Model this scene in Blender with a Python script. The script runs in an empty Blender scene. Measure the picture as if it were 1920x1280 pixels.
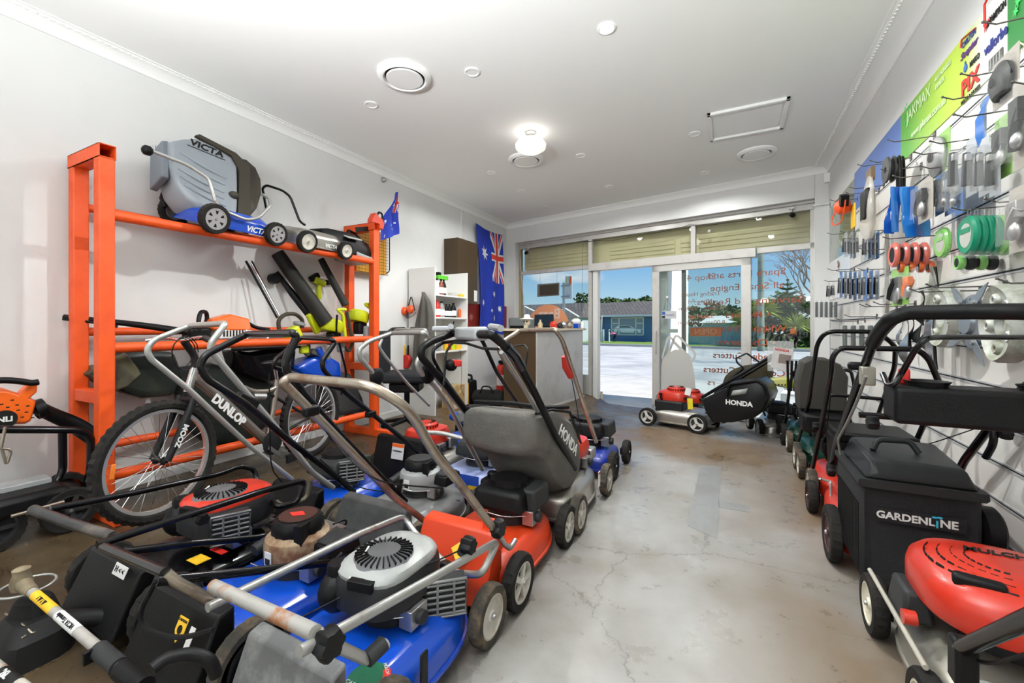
import bpy, bmesh, math, random
from mathutils import Vector, Matrix
random.seed(7)
C = bpy.context.scene.collection
SC = bpy.context.scene
PI = math.pi
# ---------------- camera, world, exposure, big lights ----------------
CAMH = 1.08; FPX = 800.0; CX = 960.0; CY = 611.0
YAW = math.atan(415/800.0); SN, CS = math.sin(YAW), math.cos(YAW)
cd = bpy.data.cameras.new('camera'); cam = bpy.data.objects.new('camera', cd); C.objects.link(cam)
cam.location = (0, 0, CAMH); cam.rotation_euler = (PI/2, 0, YAW)
cd.sensor_width = 36; cd.lens = 36*FPX/1920; cd.shift_y = -(640-CY)/1920; cd.clip_start = .02; cd.clip_end = 500
SC.camera = cam
SC.view_settings.view_transform = 'Standard'; SC.view_settings.look = 'None'
SC.view_settings.exposure = 0.44; SC.view_settings.gamma = 1; SC.view_settings.use_curve_mapping = False
SC.cycles.max_bounces = 8; SC.cycles.diffuse_bounces = 4; SC.cycles.transparent_max_bounces = 24
SC.cycles.sample_clamp_indirect = 6; SC.cycles.use_denoising = True; SC.cycles.caustics_reflective = False; SC.cycles.caustics_refractive = False
w = bpy.data.worlds.new('sky'); SC.world = w; w.use_nodes = True
nt = w.node_tree; nt.nodes.clear()
wo = nt.nodes.new('ShaderNodeOutputWorld'); bg = nt.nodes.new('ShaderNodeBackground')
tc = nt.nodes.new('ShaderNodeTexCoord'); sp = nt.nodes.new('ShaderNodeSeparateXYZ')
rp = nt.nodes.new('ShaderNodeValToRGB')
e = rp.color_ramp.elements
e[0].position = 0.0; e[0].color = (.78, .87, .92, 1); e[1].position = .5; e[1].color = (.08, .30, .72, 1)
x = e.new(.06); x.color = (.46, .72, .90, 1); x = e.new(.17); x.color = (.15, .45, .86, 1)
nz = nt.nodes.new('ShaderNodeTexNoise'); nz.inputs['Scale'].default_value = 3.0; nz.inputs['Detail'].default_value = 6
mp = nt.nodes.new('ShaderNodeMapping'); mp.inputs['Scale'].default_value = (1, 1, 3.2); mp.inputs['Location'].default_value = (.35, .2, .1)
cr = nt.nodes.new('ShaderNodeValToRGB'); cr.color_ramp.elements[0].position = .60; cr.color_ramp.elements[1].position = .74
mx = nt.nodes.new('ShaderNodeMix'); mx.data_type = 'RGBA'; mx.inputs[7].default_value = (.95, .96, .97, 1)
L = nt.links.new
L(tc.outputs['Generated'], sp.inputs[0]); L(sp.outputs['Z'], rp.inputs[0]); L(tc.outputs['Generated'], mp.inputs[0])
L(mp.outputs[0], nz.inputs[0]); L(nz.outputs[0], cr.inputs[0]); L(cr.outputs[0], mx.inputs[0]); L(rp.outputs[0], mx.inputs[6])
L(mx.outputs[2], bg.inputs[0]); bg.inputs[1].default_value = .66; L(bg.outputs[0], wo.inputs[0])
sd = bpy.data.lights.new('sun', 'SUN'); sd.energy = 5.2; sd.angle = .01; sd.color = (1, .96, .9)
sun = bpy.data.objects.new('sun', sd); C.objects.link(sun); sun.rotation_euler = Vector((-.85, .06, -1.15)).to_track_quat('-Z', 'Y').to_euler(); sun.location = (0, -5, 12)
LAMPS = [(x_, y_) for y_ in (-1.6, .55, 2.55, 4.33, 5.2) for x_ in (-2.55, -1.5, -.5)]
LAMPW = 3.5
# ---------------- helpers ----------------
def ray(u, v):
    a = (u-CX)/FPX; return Vector((-SN+a*CS, CS+a*SN, (CY-v)/FPX))
def pX(u, v, X):
    d = ray(u, v); return Vector((0, 0, CAMH)) + d*(X/d.x)
def pY(u, v, Y):
    d = ray(u, v); return Vector((0, 0, CAMH)) + d*(Y/d.y)
def pZ(u, v, Z=0.):
    d = ray(u, v); return Vector((0, 0, CAMH)) + d*((Z-CAMH)/d.z)
def pP(u, v, p0, n):
    d = ray(u, v); o = Vector((0, 0, CAMH)); return o+d*(n.dot(Vector(p0)-o)/n.dot(d))
def V(*a): return Vector(a)
def TR(x=0, y=0, z=0, rx=0, ry=0, rz=0, s=1):
    return Matrix.Translation((x, y, z)) @ Matrix.Rotation(rz, 4, 'Z') @ Matrix.Rotation(ry, 4, 'Y') @ Matrix.Rotation(rx, 4, 'X') @ Matrix.Scale(s, 4)
def frame(o, xa, ya):
    "matrix whose x axis is xa, y axis roughly ya"
    xa = Vector(xa).normalized(); za = xa.cross(Vector(ya)).normalized(); ya = za.cross(xa)
    m = Matrix((xa, ya, za)).transposed().to_4x4(); m.translation = o; return m
_m = {}
def mat(name, col=(.5, .5, .5), rough=.5, metal=0., noise=None, bump=0., bs=40., alpha=None, emit=0., coat=0., wear=None, trans=0., fn=None):
    if name in _m: return _m[name]
    m = bpy.data.materials.new(name); m.use_nodes = True; n = m.node_tree; b = n.nodes['Principled BSDF']
    b.inputs['Base Color'].default_value = (*col, 1); b.inputs['Roughness'].default_value = rough; b.inputs['Metallic'].default_value = metal
    if max(col) < .1 and not metal: b.inputs['Specular IOR Level'].default_value = .2
    if coat: b.inputs['Coat Weight'].default_value = coat; b.inputs['Coat Roughness'].default_value = .1
    if emit: b.inputs['Emission Color'].default_value = (*col, 1); b.inputs['Emission Strength'].default_value = emit
    if trans: b.inputs['Transmission Weight'].default_value = trans
    tcn = n.nodes.new('ShaderNodeTexCoord')
    if noise:  # (second colour, scale, low, high)
        c2, sc, lo, hi = noise
        t = n.nodes.new('ShaderNodeTexNoise'); t.inputs['Scale'].default_value = sc; t.inputs['Detail'].default_value = 5; t.inputs['Roughness'].default_value = .65
        n.links.new(tcn.outputs['Object'], t.inputs[0])
        r = n.nodes.new('ShaderNodeMapRange'); r.inputs[1].default_value = lo; r.inputs[2].default_value = hi; n.links.new(t.outputs[0], r.inputs[0])
        k = n.nodes.new('ShaderNodeMix'); k.data_type = 'RGBA'; k.inputs[6].default_value = (*col, 1); k.inputs[7].default_value = (*c2, 1)
        n.links.new(r.outputs[0], k.inputs[0]); n.links.new(k.outputs[2], b.inputs['Base Color'])
        rr = n.nodes.new('ShaderNodeMapRange'); rr.inputs[3].default_value = rough; rr.inputs[4].default_value = min(1, rough+.25)
        n.links.new(r.outputs[0], rr.inputs[0]); n.links.new(rr.outputs[0], b.inputs['Roughness'])
    if bump:
        t2 = n.nodes.new('ShaderNodeTexNoise'); t2.inputs['Scale'].default_value = bs; t2.inputs['Detail'].default_value = 3
        n.links.new(tcn.outputs['Object'], t2.inputs[0])
        bp = n.nodes.new('ShaderNodeBump'); bp.inputs['Strength'].default_value = bump; bp.inputs['Distance'].default_value = .01
        n.links.new(t2.outputs[0], bp.inputs['Height']); n.links.new(bp.outputs[0], b.inputs['Normal'])
    if alpha is not None:
        b.inputs['Alpha'].default_value = alpha
    if fn: fn(n, b, tcn)
    _m[name] = m; return m
def round_path(pts, r, k=5):
    pts = [Vector(p) for p in pts]
    if r <= 0 or len(pts) < 3: return pts
    out = [pts[0]]
    for a, b, c in zip(pts, pts[1:], pts[2:]):
        d1, d2 = a-b, c-b; l1, l2 = d1.length, d2.length
        if l1 < 1e-6 or l2 < 1e-6: out.append(b); continue
        q = min(r, l1*.48, l2*.48); p1 = b+d1*(q/l1); p2 = b+d2*(q/l2)
        for i in range(k+1):
            t = i/k; out.append(p1*(1-t)**2 + b*2*t*(1-t) + p2*t*t)
    out.append(pts[-1]); return out
class MB:
    def __init__(s): s.v = []; s.f = []; s.mi = []; s.ms = []
    def add(s, vs, fs, m, M=None):
        o = len(s.v)
        if m not in s.ms: s.ms.append(m)
        k = s.ms.index(m)
        s.v += [(M @ Vector(p)) if M else Vector(p) for p in vs]
        s.f += [[i+o for i in f] for f in fs]; s.mi += [k]*len(fs); return s
    def box(s, x, y, z, sx, sy, sz, m, M=None, tx=1., ty=1.):
        "centre x,y and z, full sizes; tx,ty scale the top"
        a, b, c = sx/2, sy/2, sz/2
        vs = [(x-a, y-b, z-c), (x+a, y-b, z-c), (x+a, y+b, z-c), (x-a, y+b, z-c),
              (x-a*tx, y-b*ty, z+c), (x+a*tx, y-b*ty, z+c), (x+a*tx, y+b*ty, z+c), (x-a*tx, y+b*ty, z+c)]
        return s.add(vs, [(0, 3, 2, 1), (4, 5, 6, 7), (0, 1, 5, 4), (1, 2, 6, 5), (2, 3, 7, 6), (3, 0, 4, 7)], m, M)
    def bb(s, x0, x1, y0, y1, z0, z1, m, M=None):
        return s.box((x0+x1)/2, (y0+y1)/2, (z0+z1)/2, x1-x0, y1-y0, z1-z0, m, M)
    def tube(s, pts, r, m, n=10, rr=0., closed=False, caps=True, M=None, flat=1.):
        pts = round_path(pts, rr) if rr else [Vector(p) for p in pts]
        q = [pts[0]]
        for p in pts[1:]:
            if (p-q[-1]).length > 1e-5: q.append(p)
        pts = q; N = len(pts)
        if N < 2: return s
        rs = r if isinstance(r, (list, tuple)) else [r]*N
        if len(rs) != N: rs = [rs[0]+(rs[-1]-rs[0])*i/(N-1) for i in range(N)]
        def tan(i):
            if closed: return (pts[(i+1) % N]-pts[i-1]).normalized()
            a = pts[max(i-1, 0)]; b = pts[min(i+1, N-1)]; return (b-a).normalized()
        t0 = tan(0); up = Vector((0, 0, 1)) if abs(t0.z) < .9 else Vector((1, 0, 0))
        nrm = (up - t0*up.dot(t0)).normalized(); vs = []
        for i, p in enumerate(pts):
            t = tan(i); nrm = nrm - t*nrm.dot(t)
            nrm = nrm.normalized() if nrm.length > 1e-6 else t.orthogonal().normalized()
            bi = t.cross(nrm)
            for k in range(n):
                a = 2*PI*k/n; vs.append(p + nrm*(math.cos(a)*rs[i]) + bi*(math.sin(a)*rs[i]*flat))
        fs = []
        for i in range(N if closed else N-1):
            j = (i+1) % N
            for k in range(n):
                l = (k+1) % n; fs.append((i*n+k, i*n+l, j*n+l, j*n+k))
        if caps and not closed:
            fs.append(tuple(range(n-1, -1, -1))); fs.append(tuple((N-1)*n+k for k in range(n)))
        return s.add(vs, fs, m, M)
    def lathe(s, prof, m, M=None, n=24, ang=2*PI, mod=None):
        "prof (r, z) about z; mod(k, r) may vary the radius round the axis"
        vs = []; full = abs(ang-2*PI) < 1e-6; K = n if full else n+1
        for r, z in prof:
            for k in range(K):
                a = ang*k/n; q = mod(k, r) if mod else r; vs.append((q*math.cos(a), q*math.sin(a), z))
        fs = []
        for i in range(len(prof)-1):
            for k in range(n):
                l = (k+1) % K; fs.append((i*K+k, i*K+l, (i+1)*K+l, (i+1)*K+k))
        return s.add(vs, fs, m, M)
    def prism(s, poly, z0, z1, m, M=None, sc=1.):
        n = len(poly); cx = sum(p[0] for p in poly)/n; cy = sum(p[1] for p in poly)/n
        vs = [(x, y, z0) for x, y in poly] + [(cx+(x-cx)*sc, cy+(y-cy)*sc, z1) for x, y in poly]
        fs = [tuple(range(n-1, -1, -1)), tuple(range(n, 2*n))] + [(i, (i+1) % n, n+(i+1) % n, n+i) for i in range(n)]
        return s.add(vs, fs, m, M)
    def loft(s, rings, m, M=None, caps=True, closed=True):
        n = len(rings[0]); vs = [p for r in rings for p in r]; fs = []
        for i in range(len(rings)-1):
            for k in range(n if closed else n-1):
                l = (k+1) % n; fs.append((i*n+k, i*n+l, (i+1)*n+l, (i+1)*n+k))
        if caps: fs.append(tuple(range(n-1, -1, -1))); fs.append(tuple((len(rings)-1)*n+k for k in range(n)))
        return s.add(vs, fs, m, M)
    def sph(s, c, r, m, n=12, M=None):
        rx, ry, rz = r if isinstance(r, (tuple, list)) else (r, r, r)
        rings = []
        for i in range(1, n):
            a = PI*i/n; rings.append([(c[0]+rx*math.sin(a)*math.cos(2*PI*k/(2*n)), c[1]+ry*math.sin(a)*math.sin(2*PI*k/(2*n)), c[2]-rz*math.cos(a)) for k in range(2*n)])
        return s.loft(rings, m, M)
    def grid(s, nu, nv, fn, m, M=None):
        vs = [fn(i/nu, j/nv) for j in range(nv+1) for i in range(nu+1)]
        fs = [(j*(nu+1)+i, j*(nu+1)+i+1, (j+1)*(nu+1)+i+1, (j+1)*(nu+1)+i) for j in range(nv) for i in range(nu)]
        return s.add(vs, fs, m, M)
    def build(s, name, parent=None, bevel=0., sharp=38, solid=0., label=None, loc=None, segs=2, sub=0):
        me = bpy.data.meshes.new(name)
        if loc is not None: lv = Vector(loc); vs = [p-lv for p in s.v]
        else: vs = s.v
        me.from_pydata([tuple(p) for p in vs], [], s.f)
        for m in s.ms: me.materials.append(m)
        me.polygons.foreach_set('material_index', s.mi)
        me.polygons.foreach_set('use_smooth', [True]*len(me.polygons))
        me.update()
        bm = bmesh.new(); bm.from_mesh(me); bmesh.ops.recalc_face_normals(bm, faces=bm.faces); bm.to_mesh(me); bm.free()
        me.set_sharp_from_angle(angle=math.radians(sharp))
        o = bpy.data.objects.new(name, me); C.objects.link(o)
        if loc is not None: o.location = loc
        if parent: o.parent = parent
        if label: o['label'] = label
        if solid: md = o.modifiers.new('solid', 'SOLIDIFY'); md.thickness = solid; md.offset = 0
        if bevel:
            md = o.modifiers.new('bevel', 'BEVEL'); md.width = bevel; md.segments = segs; md.limit_method = 'ANGLE'; md.angle_limit = math.radians(40); md.harden_normals = False
        if sub: md = o.modifiers.new('sub', 'SUBSURF'); md.levels = sub; md.render_levels = sub
        return o
def tag(o, label, cat, group=None):
    o['label'] = label; o['category'] = cat
    if group: o['group'] = group
    return o
def thing(name, label, cat, loc=(0, 0, 0), rz=0, group=None, rot=None):
    o = bpy.data.objects.new(name, None); C.objects.link(o); o.location = loc; o.rotation_euler = rot or (0, 0, rz); o.empty_display_size = .05
    return tag(o, label, cat, group)
def struct(o): o['kind'] = 'structure'; return o
def dup(root, label=None, M=None):
    r = root.copy(); C.objects.link(r)
    if label: r['label'] = label
    for ch in list(root.children):
        c = ch.copy(); C.objects.link(c); c.parent = r
        for g in list(ch.children):
            d = g.copy(); C.objects.link(d); d.parent = c
    if M is not None: r.matrix_world = M
    return r
def lettering(name, s, M, size, m, parent, ext=.0008, ax='CENTER', shear=0., bold=0., spacing=1., sx=1.):
    cu = bpy.data.curves.new(name, 'FONT'); cu.body = s; cu.size = size; cu.extrude = ext; cu.align_x = ax; cu.align_y = 'CENTER'
    cu.shear = shear; cu.offset = bold*size; cu.space_character = spacing; cu.resolution_u = 3; cu.space_line = .9
    o = bpy.data.objects.new('t', cu); C.objects.link(o)
    dg = bpy.context.evaluated_depsgraph_get(); me = bpy.data.meshes.new_from_object(o.evaluated_get(dg))
    bpy.data.objects.remove(o); bpy.data.curves.remove(cu)
    me.transform(Matrix.Diagonal((sx, 1, 1, 1))); me.transform(M); me.materials.clear(); me.materials.append(m); me.name = name
    q = bpy.data.objects.new(name, me); C.objects.link(q)
    if parent: q.parent = parent
    return q
# ---------------- common materials ----------------
WHITE = mat('white_paint', (.84, .84, .82), .6, bump=.05, bs=8)
BLACK = mat('black_plastic', (.005, .005, .0055), .45, bump=.08, bs=120)
BLACKG = mat('black_gloss_paint', (.004, .004, .005), .2, coat=.2)
RUB = mat('tyre_rubber', (.012, .0115, .011), .75, noise=((.035, .03, .025), 14, .45, .75), bump=.2, bs=90)
RUBW = mat('worn_tyre_rubber', (.05, .045, .038), .85, noise=((.16, .12, .08), 18, .42, .7), bump=.3, bs=70)
SIL = mat('grey_painted_tube', (.42, .42, .40), .32, .55, noise=((.25, .15, .09), 9, .60, .72))
RUST = mat('tarnished_tube', (.42, .36, .29), .28, .85, noise=((.22, .12, .07), 7, .5, .72))
CHR = mat('chrome', (.75, .75, .76), .12, 1)
STEEL = mat('steel', (.45, .45, .45), .35, .9, noise=((.25, .2, .16), 20, .55, .75))
GREYP = mat('grey_plastic', (.30, .31, .31), .45)
DKGREY = mat('dark_grey_plastic', (.028, .029, .030), .5, bump=.06, bs=90)
WHUB = mat('pale_wheel_plastic', (.55, .52, .46), .55, noise=((.30, .25, .18), 12, .5, .8))
GHUB = mat('grey_wheel_plastic', (.38, .37, .37), .5)
BLUE = mat('blue_paint', (.004, .062, .48), .25, coat=.5, noise=((.006, .04, .28), 6, .62, .85))
RED = mat('red_paint', (.52, .028, .012), .3, coat=.15, noise=((.35, .06, .03), 9, .6, .8))
ORED = mat('orange_red_paint', (.62, .045, .008), .42, noise=((.30, .05, .02), 7, .55, .85))
GREEN = mat('dark_green_paint', (.003, .035, .022), .3, coat=.4)
ALU = mat('cast_silver_deck', (.46, .44, .40), .3, .8, noise=((.30, .24, .17), 6, .5, .8))
YEL = mat('yellow_label', (.85, .50, .02), .5)
WLAB = mat('white_label', (.85, .85, .83), .5)
BLAB = mat('black_print', (.01, .01, .01), .5)
WPR = mat('white_print', (.82, .82, .80), .5)
REDP = mat('red_print', (.58, .02, .012), .5)
LIME = mat('lime_plastic', (.56, .63, .01), .38)
ORG = mat('orange_plastic', (.85, .13, .008), .35)
# ================= room shell =================
XL, XR = -3.60, .95; ZC = 2.88
W0 = Vector((-3.6, 6.73, 0)); WD = Vector((4.566, -.836, 0)).normalized(); WN = Vector((-WD.y, WD.x, 0))
FM = Matrix((WD, WN, (0, 0, 1))).transposed().to_4x4(); FM.translation = W0     # front wall frame: x along, y outward, z up
FL_ = 4.64
YB = -3.2
def floor_fn(n, b, t):
    nn = n.nodes; l = n.links.new
    a = nn.new('ShaderNodeTexNoise'); a.inputs['Scale'].default_value = 1.1; a.inputs['Detail'].default_value = 7; a.inputs['Roughness'].default_value = .62
    c = nn.new('ShaderNodeTexNoise'); c.inputs['Scale'].default_value = 5; c.inputs['Detail'].default_value = 10; c.inputs['Roughness'].default_value = .7
    l(t.outputs['Object'], a.inputs[0]); l(t.outputs['Object'], c.inputs[0])
    sp = nn.new('ShaderNodeSeparateXYZ'); l(t.outputs['Object'], sp.inputs[0])
    # browner, dirtier towards the rack, where shade is painted in too, and round the doorway; clean grey in the walking lane
    lane = nn.new('ShaderNodeMapRange'); lane.inputs[1].default_value = -.55; lane.inputs[2].default_value = -1.25; l(sp.outputs['X'], lane.inputs[0])
    far = nn.new('ShaderNodeMapRange'); far.inputs[1].default_value = 3.0; far.inputs[2].default_value = 3.9; l(sp.outputs['Y'], far.inputs[0])
    r1 = nn.new('ShaderNodeValToRGB'); l(a.outputs[0], r1.inputs[0])
    el = r1.color_ramp.elements; el[0].position = .34; el[0].color = (.20, .18, .15, 1); el[1].position = .66; el[1].color = (.36, .36, .35, 1)
    x = el.new(.5); x.color = (.29, .28, .265, 1)
    r2 = nn.new('ShaderNodeValToRGB'); l(a.outputs[0], r2.inputs[0])
    el = r2.color_ramp.elements; el[0].position = .35; el[0].color = (.024, .016, .008, 1); el[1].position = .68; el[1].color = (.115, .08, .042, 1)
    mxx = nn.new('ShaderNodeMath'); mxx.operation = 'MAXIMUM'; l(lane.outputs[0], mxx.inputs[0])
    f2 = nn.new('ShaderNodeMath'); f2.operation = 'MULTIPLY'; f2.inputs[1].default_value = 0; l(far.outputs[0], f2.inputs[0]); l(f2.outputs[0], mxx.inputs[1])
    k = nn.new('ShaderNodeMix'); k.data_type = 'RGBA'; l(mxx.outputs[0], k.inputs[0]); l(r1.outputs[0], k.inputs[6]); l(r2.outputs[0], k.inputs[7])
    br = nn.new('ShaderNodeMix'); br.data_type = 'RGBA'; br.inputs[7].default_value = (.17, .105, .05, 1); l(k.outputs[2], br.inputs[6])
    big = nn.new('ShaderNodeTexNoise'); big.inputs['Scale'].default_value = .9; big.inputs['Detail'].default_value = 3; l(t.outputs['Object'], big.inputs[0])
    bm_ = nn.new('ShaderNodeMapRange'); bm_.inputs[1].default_value = .38; bm_.inputs[2].default_value = .52; l(big.outputs[0], bm_.inputs[0])
    rt = nn.new('ShaderNodeMapRange'); rt.inputs[1].default_value = -.15; rt.inputs[2].default_value = .45; l(sp.outputs['X'], rt.inputs[0])
    m9 = nn.new('ShaderNodeMath'); m9.operation = 'MAXIMUM'; l(far.outputs[0], m9.inputs[0]); l(rt.outputs[0], m9.inputs[1])
    m8 = nn.new('ShaderNodeMath'); m8.operation = 'MULTIPLY'; l(m9.outputs[0], m8.inputs[0]); l(bm_.outputs[0], m8.inputs[1]); m7 = nn.new('ShaderNodeMath'); m7.operation = 'MULTIPLY'; m7.inputs[1].default_value = .85; l(m8.outputs[0], m7.inputs[0]); l(m7.outputs[0], br.inputs[0]); k = br
    r3 = nn.new('ShaderNodeValToRGB'); l(c.outputs[0], r3.inputs[0]); r3.color_ramp.elements[0].position = .30; r3.color_ramp.elements[0].color = (.62, .57, .50, 1); r3.color_ramp.elements[1].position = .48; r3.color_ramp.elements[1].color = (1, 1, 1, 1)
    m2 = nn.new('ShaderNodeMix'); m2.data_type = 'RGBA'; m2.blend_type = 'MULTIPLY'; m2.inputs[0].default_value = .4; l(k.outputs[2], m2.inputs[6]); l(r3.outputs[0], m2.inputs[7])
    # cracks
    vo = nn.new('ShaderNodeTexVoronoi'); vo.feature = 'DISTANCE_TO_EDGE'; vo.inputs['Scale'].default_value = .75
    wv = nn.new('ShaderNodeVectorMath'); wv.operation = 'ADD'; sc = nn.new('ShaderNodeVectorMath'); sc.operation = 'SCALE'; sc.inputs['Scale'].default_value = .22
    l(c.outputs['Color'], sc.inputs[0]); l(t.outputs['Object'], wv.inputs[0]); l(sc.outputs[0], wv.inputs[1]); l(wv.outputs[0], vo.inputs[0])
    cm = nn.new('ShaderNodeMapRange'); cm.inputs[1].default_value = 0; cm.inputs[2].default_value = .0035; cm.inputs[3].default_value = .45; cm.inputs[4].default_value = 1; l(vo.outputs[0], cm.inputs[0])
    m3 = nn.new('ShaderNodeMix'); m3.data_type = 'RGBA'; m3.blend_type = 'MULTIPLY'; m3.inputs[0].default_value = 1; l(m2.outputs[2], m3.inputs[6]); l(cm.outputs[0], m3.inputs[7])
    l(m3.outputs[2], b.inputs['Base Color'])
    rg = nn.new('ShaderNodeMapRange'); rg.inputs[1].default_value = .35; rg.inputs[2].default_value = .65; rg.inputs[3].default_value = .22; rg.inputs[4].default_value = .5; l(c.outputs[0], rg.inputs[0]); l(rg.outputs[0], b.inputs['Roughness'])
    bp = nn.new('ShaderNodeBump'); bp.inputs['Strength'].default_value = .12; bp.inputs['Distance'].default_value = .01; l(c.outputs[0], bp.inputs['Height']); l(bp.outputs[0], b.inputs['Normal'])
MFLOOR = mat('polished_concrete', (.3, .28, .25), .35, fn=floor_fn)
MWALL = mat('wall_paint', (.755, .76, .75), .6, noise=((.70, .70, .685), 1.6, .5, .9), bump=.04, bs=6)
MCEIL = mat('ceiling_paint', (.925, .935, .92), .7)
RAMPD = .13
def fz(x, y):
    p = Vector((x, y, 0))-W0; s = p.dot(WD); d = -p.dot(WN)
    if s < 1.62: return 0.
    t = min(1, max(0, (1.25-d)/1.05)); t = t*t*(3-2*t)
    return -RAMPD*t*min(1, (s-1.62)/.25)
b = MB()
MPT = mat('floor_repair_strip', (.24, .24, .235), .35, noise=((.19, .185, .175), 3, .4, .7))
for q in (((1313, 872), (1352, 874), (1345, 1010), (1289, 985)), ((1347, 937), (1406, 948), (1405, 960), (1345, 950))):
    pb = MB(); pp = [pZ(u, v, .0012) for u, v in q]; pb.add(pp+[p-Vector((0, 0, .003)) for p in pp], [(0, 1, 2, 3), (7, 6, 5, 4), (0, 4, 5, 1), (1, 5, 6, 2), (2, 6, 7, 3), (3, 7, 4, 0)], MPT); struct(pb.build('trim_floor_patch'))
nu, nv = 46, 60
def ffn(i, j):
    x = XL-.1+(XR-XL+.2)*i; y1 = (W0+WD*((x-W0.x)/WD.x)).y+.2; y = YB+(y1-YB)*(j**.6)
    return (x, y, fz(x, y))
b.grid(nu, nv, ffn, MFLOOR); o = b.build('floor', solid=0); struct(o)
b = MB(); fy_ = lambda x: W0.y+WD.y/WD.x*(x-W0.x)+.27; b.prism([(XL-.3, YB-.2), (XR+.3, YB-.2), (XR+.3, fy_(XR+.3)), (XL-.3, fy_(XL-.3))], ZC, ZC+.25, MCEIL); struct(b.build('ceiling'))
b = MB(); b.bb(XL-.2, XL, YB, 6.75, -.3, ZC, MWALL); struct(b.build('wall_left'))
b = MB(); b.bb(XR, XR+.2, YB, 6.0, -.3, ZC, MWALL); struct(b.build('wall_right'))
b = MB(); b.bb(XL-.2, XR+.2, YB-.2, YB, -.3, ZC, MWALL); struct(b.build('wall_back'))
# front wall: header, left pier, right pier
OL, OR_, OH = .19, 4.50, 2.54; TH = .24
b = MB()
b.bb(-.1, OL, 0, TH, -.4, ZC, MWALL, FM); b.bb(OR_, FL_+.25, 0, TH, -.4, ZC, MWALL, FM); b.bb(OL, OR_, 0, TH, OH, ZC, MWALL, FM)
struct(b.build('wall_front', bevel=.006))
# right pier standing proud of the front wall with a small ledge
b = MB(); b.bb(4.50, 4.64, -.10, .0, 0, 2.42, MWALL, FM); b.bb(4.49, 4.64, -.12, .0, 2.42, 2.44, MWALL, FM); struct(b.build('trim_pier', bevel=.004))
# cornices
def cornice(name, p0, p1, inward, w=.10, hgt=.055, beads=False):
    b = MB(); d = (p1-p0).normalized(); rings = []
    prof = [(0, -hgt-.02), (.012, -hgt-.02), (.014, -hgt), (.03, -.035), (.055, -.016), (w-.02, -.012), (w-.018, -.007), (w, -.006), (w, 0), (0, 0)]
    for p in (p0, p1): rings.append([p+inward*a+Vector((0, 0, ZC+z)) for a, z in prof])
    b.loft(rings, MCEIL)
    if beads:
        n = int((p1-p0).length/.035)
        for i in range(n):
            c = p0+d*(i*.035+.01)+inward*(w-.03)+Vector((0, 0, ZC-.014)); b.box(0, 0, 0, .012, .018, .008, MCEIL, Matrix.Translation(c))
    return struct(b.build(name, sharp=50))
cornice('trim_cornice_left', Vector((XL, YB, 0)), Vector((XL, 6.75, 0)), Vector((1, 0, 0)), beads=True)
cornice('trim_cornice_right', Vector((XR, YB, 0)), Vector((XR, 5.95, 0)), Vector((-1, 0, 0)), w=.16, beads=True)
cornice('trim_cornice_front', W0.copy(), W0+WD*4.64, -WN)
b = MB(); b.bb(XL, XL+.016, YB, 6.7, 0, .07, MWALL); struct(b.build('baseboard_left', bevel=.003))
# ceiling hatch
b = MB()
hx0, hx1, hy0, hy1 = -.20, .40, 3.97, 4.55
for (a, c, d, e_) in ((hx0, hx1, hy0, hy0+.03), (hx0, hx1, hy1-.03, hy1), (hx0, hx0+.03, hy0, hy1), (hx1-.03, hx1, hy0, hy1)): b.bb(a, c, d, e_, ZC-.022, ZC+.01, MCEIL)
o = b.build('trim_ceiling_hatch', bevel=.003); struct(o)
b = MB(); b.bb(hx0+.045, hx1-.045, hy0+.045, hy1-.045, ZC-.006, ZC+.01, MCEIL); struct(b.build('trim_hatch_panel'))
# ---- shopfront joinery (in front wall frame) ----
MALU = mat('white_aluminium_frame', (.56, .55, .52), .4, .25, noise=((.45, .42, .37), 5, .5, .8))
GY = .14   # glazing plane
def jo(name, boxes, m=MALU, bev=.003):
    b = MB()
    for q in boxes: b.bb(*q, m, FM)
    return struct(b.build(name, bevel=bev))
zt0, zt1 = 1.945, 2.03
jo('trim_transom', [(OL, 1.66, GY-.03, GY+.03, 1.985, 2.045), (1.60, 3.90, GY-.09, GY+.05, zt0-.005, 2.055), (3.90, OR_, GY-.03, GY+.03, 1.985, 2.055)])
jo('trim_head_rail', [(OL, OR_, GY-.04, GY+.05, OH-.10, OH-.03), (OL, OR_, GY-.06, GY+.0, OH-.03, OH)])
jo('trim_mullion_left', [(1.575, 1.635, GY-.05, GY+.03, -.14, OH-.1)])
jo('trim_door_jamb', [(1.655, 1.735, GY-.05, GY+.05, -.16, zt0)], mat('pale_door_jamb', (.72, .71, .68), .4))
jo('trim_mullion_middle', [(3.115, 3.175, GY-.03, GY+.03, 2.05, OH-.1)])
jo('trim_frame_left', [(OL, OL+.05, GY-.03, GY+.03, 0, OH-.03)], mat('timber_edge', (.38, .30, .17), .7))
jo('trim_frame_right', [(OR_-.05, OR_, GY-.03, GY+.03, -.14, OH-.03)])
jo('trim_sill_left', [(OL, 1.6, GY-.03, GY+.05, -.14, .30)])
jo('trim_sill_right', [(3.70, OR_, GY-.03, GY+.03, -.15, -.07)])
jo('trim_fixed_mullion', [(2.985, 3.035, GY+.0, GY+.05, -.15, zt0)], mat('grey_green_frame', (.16, .19, .17), .4))
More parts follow.
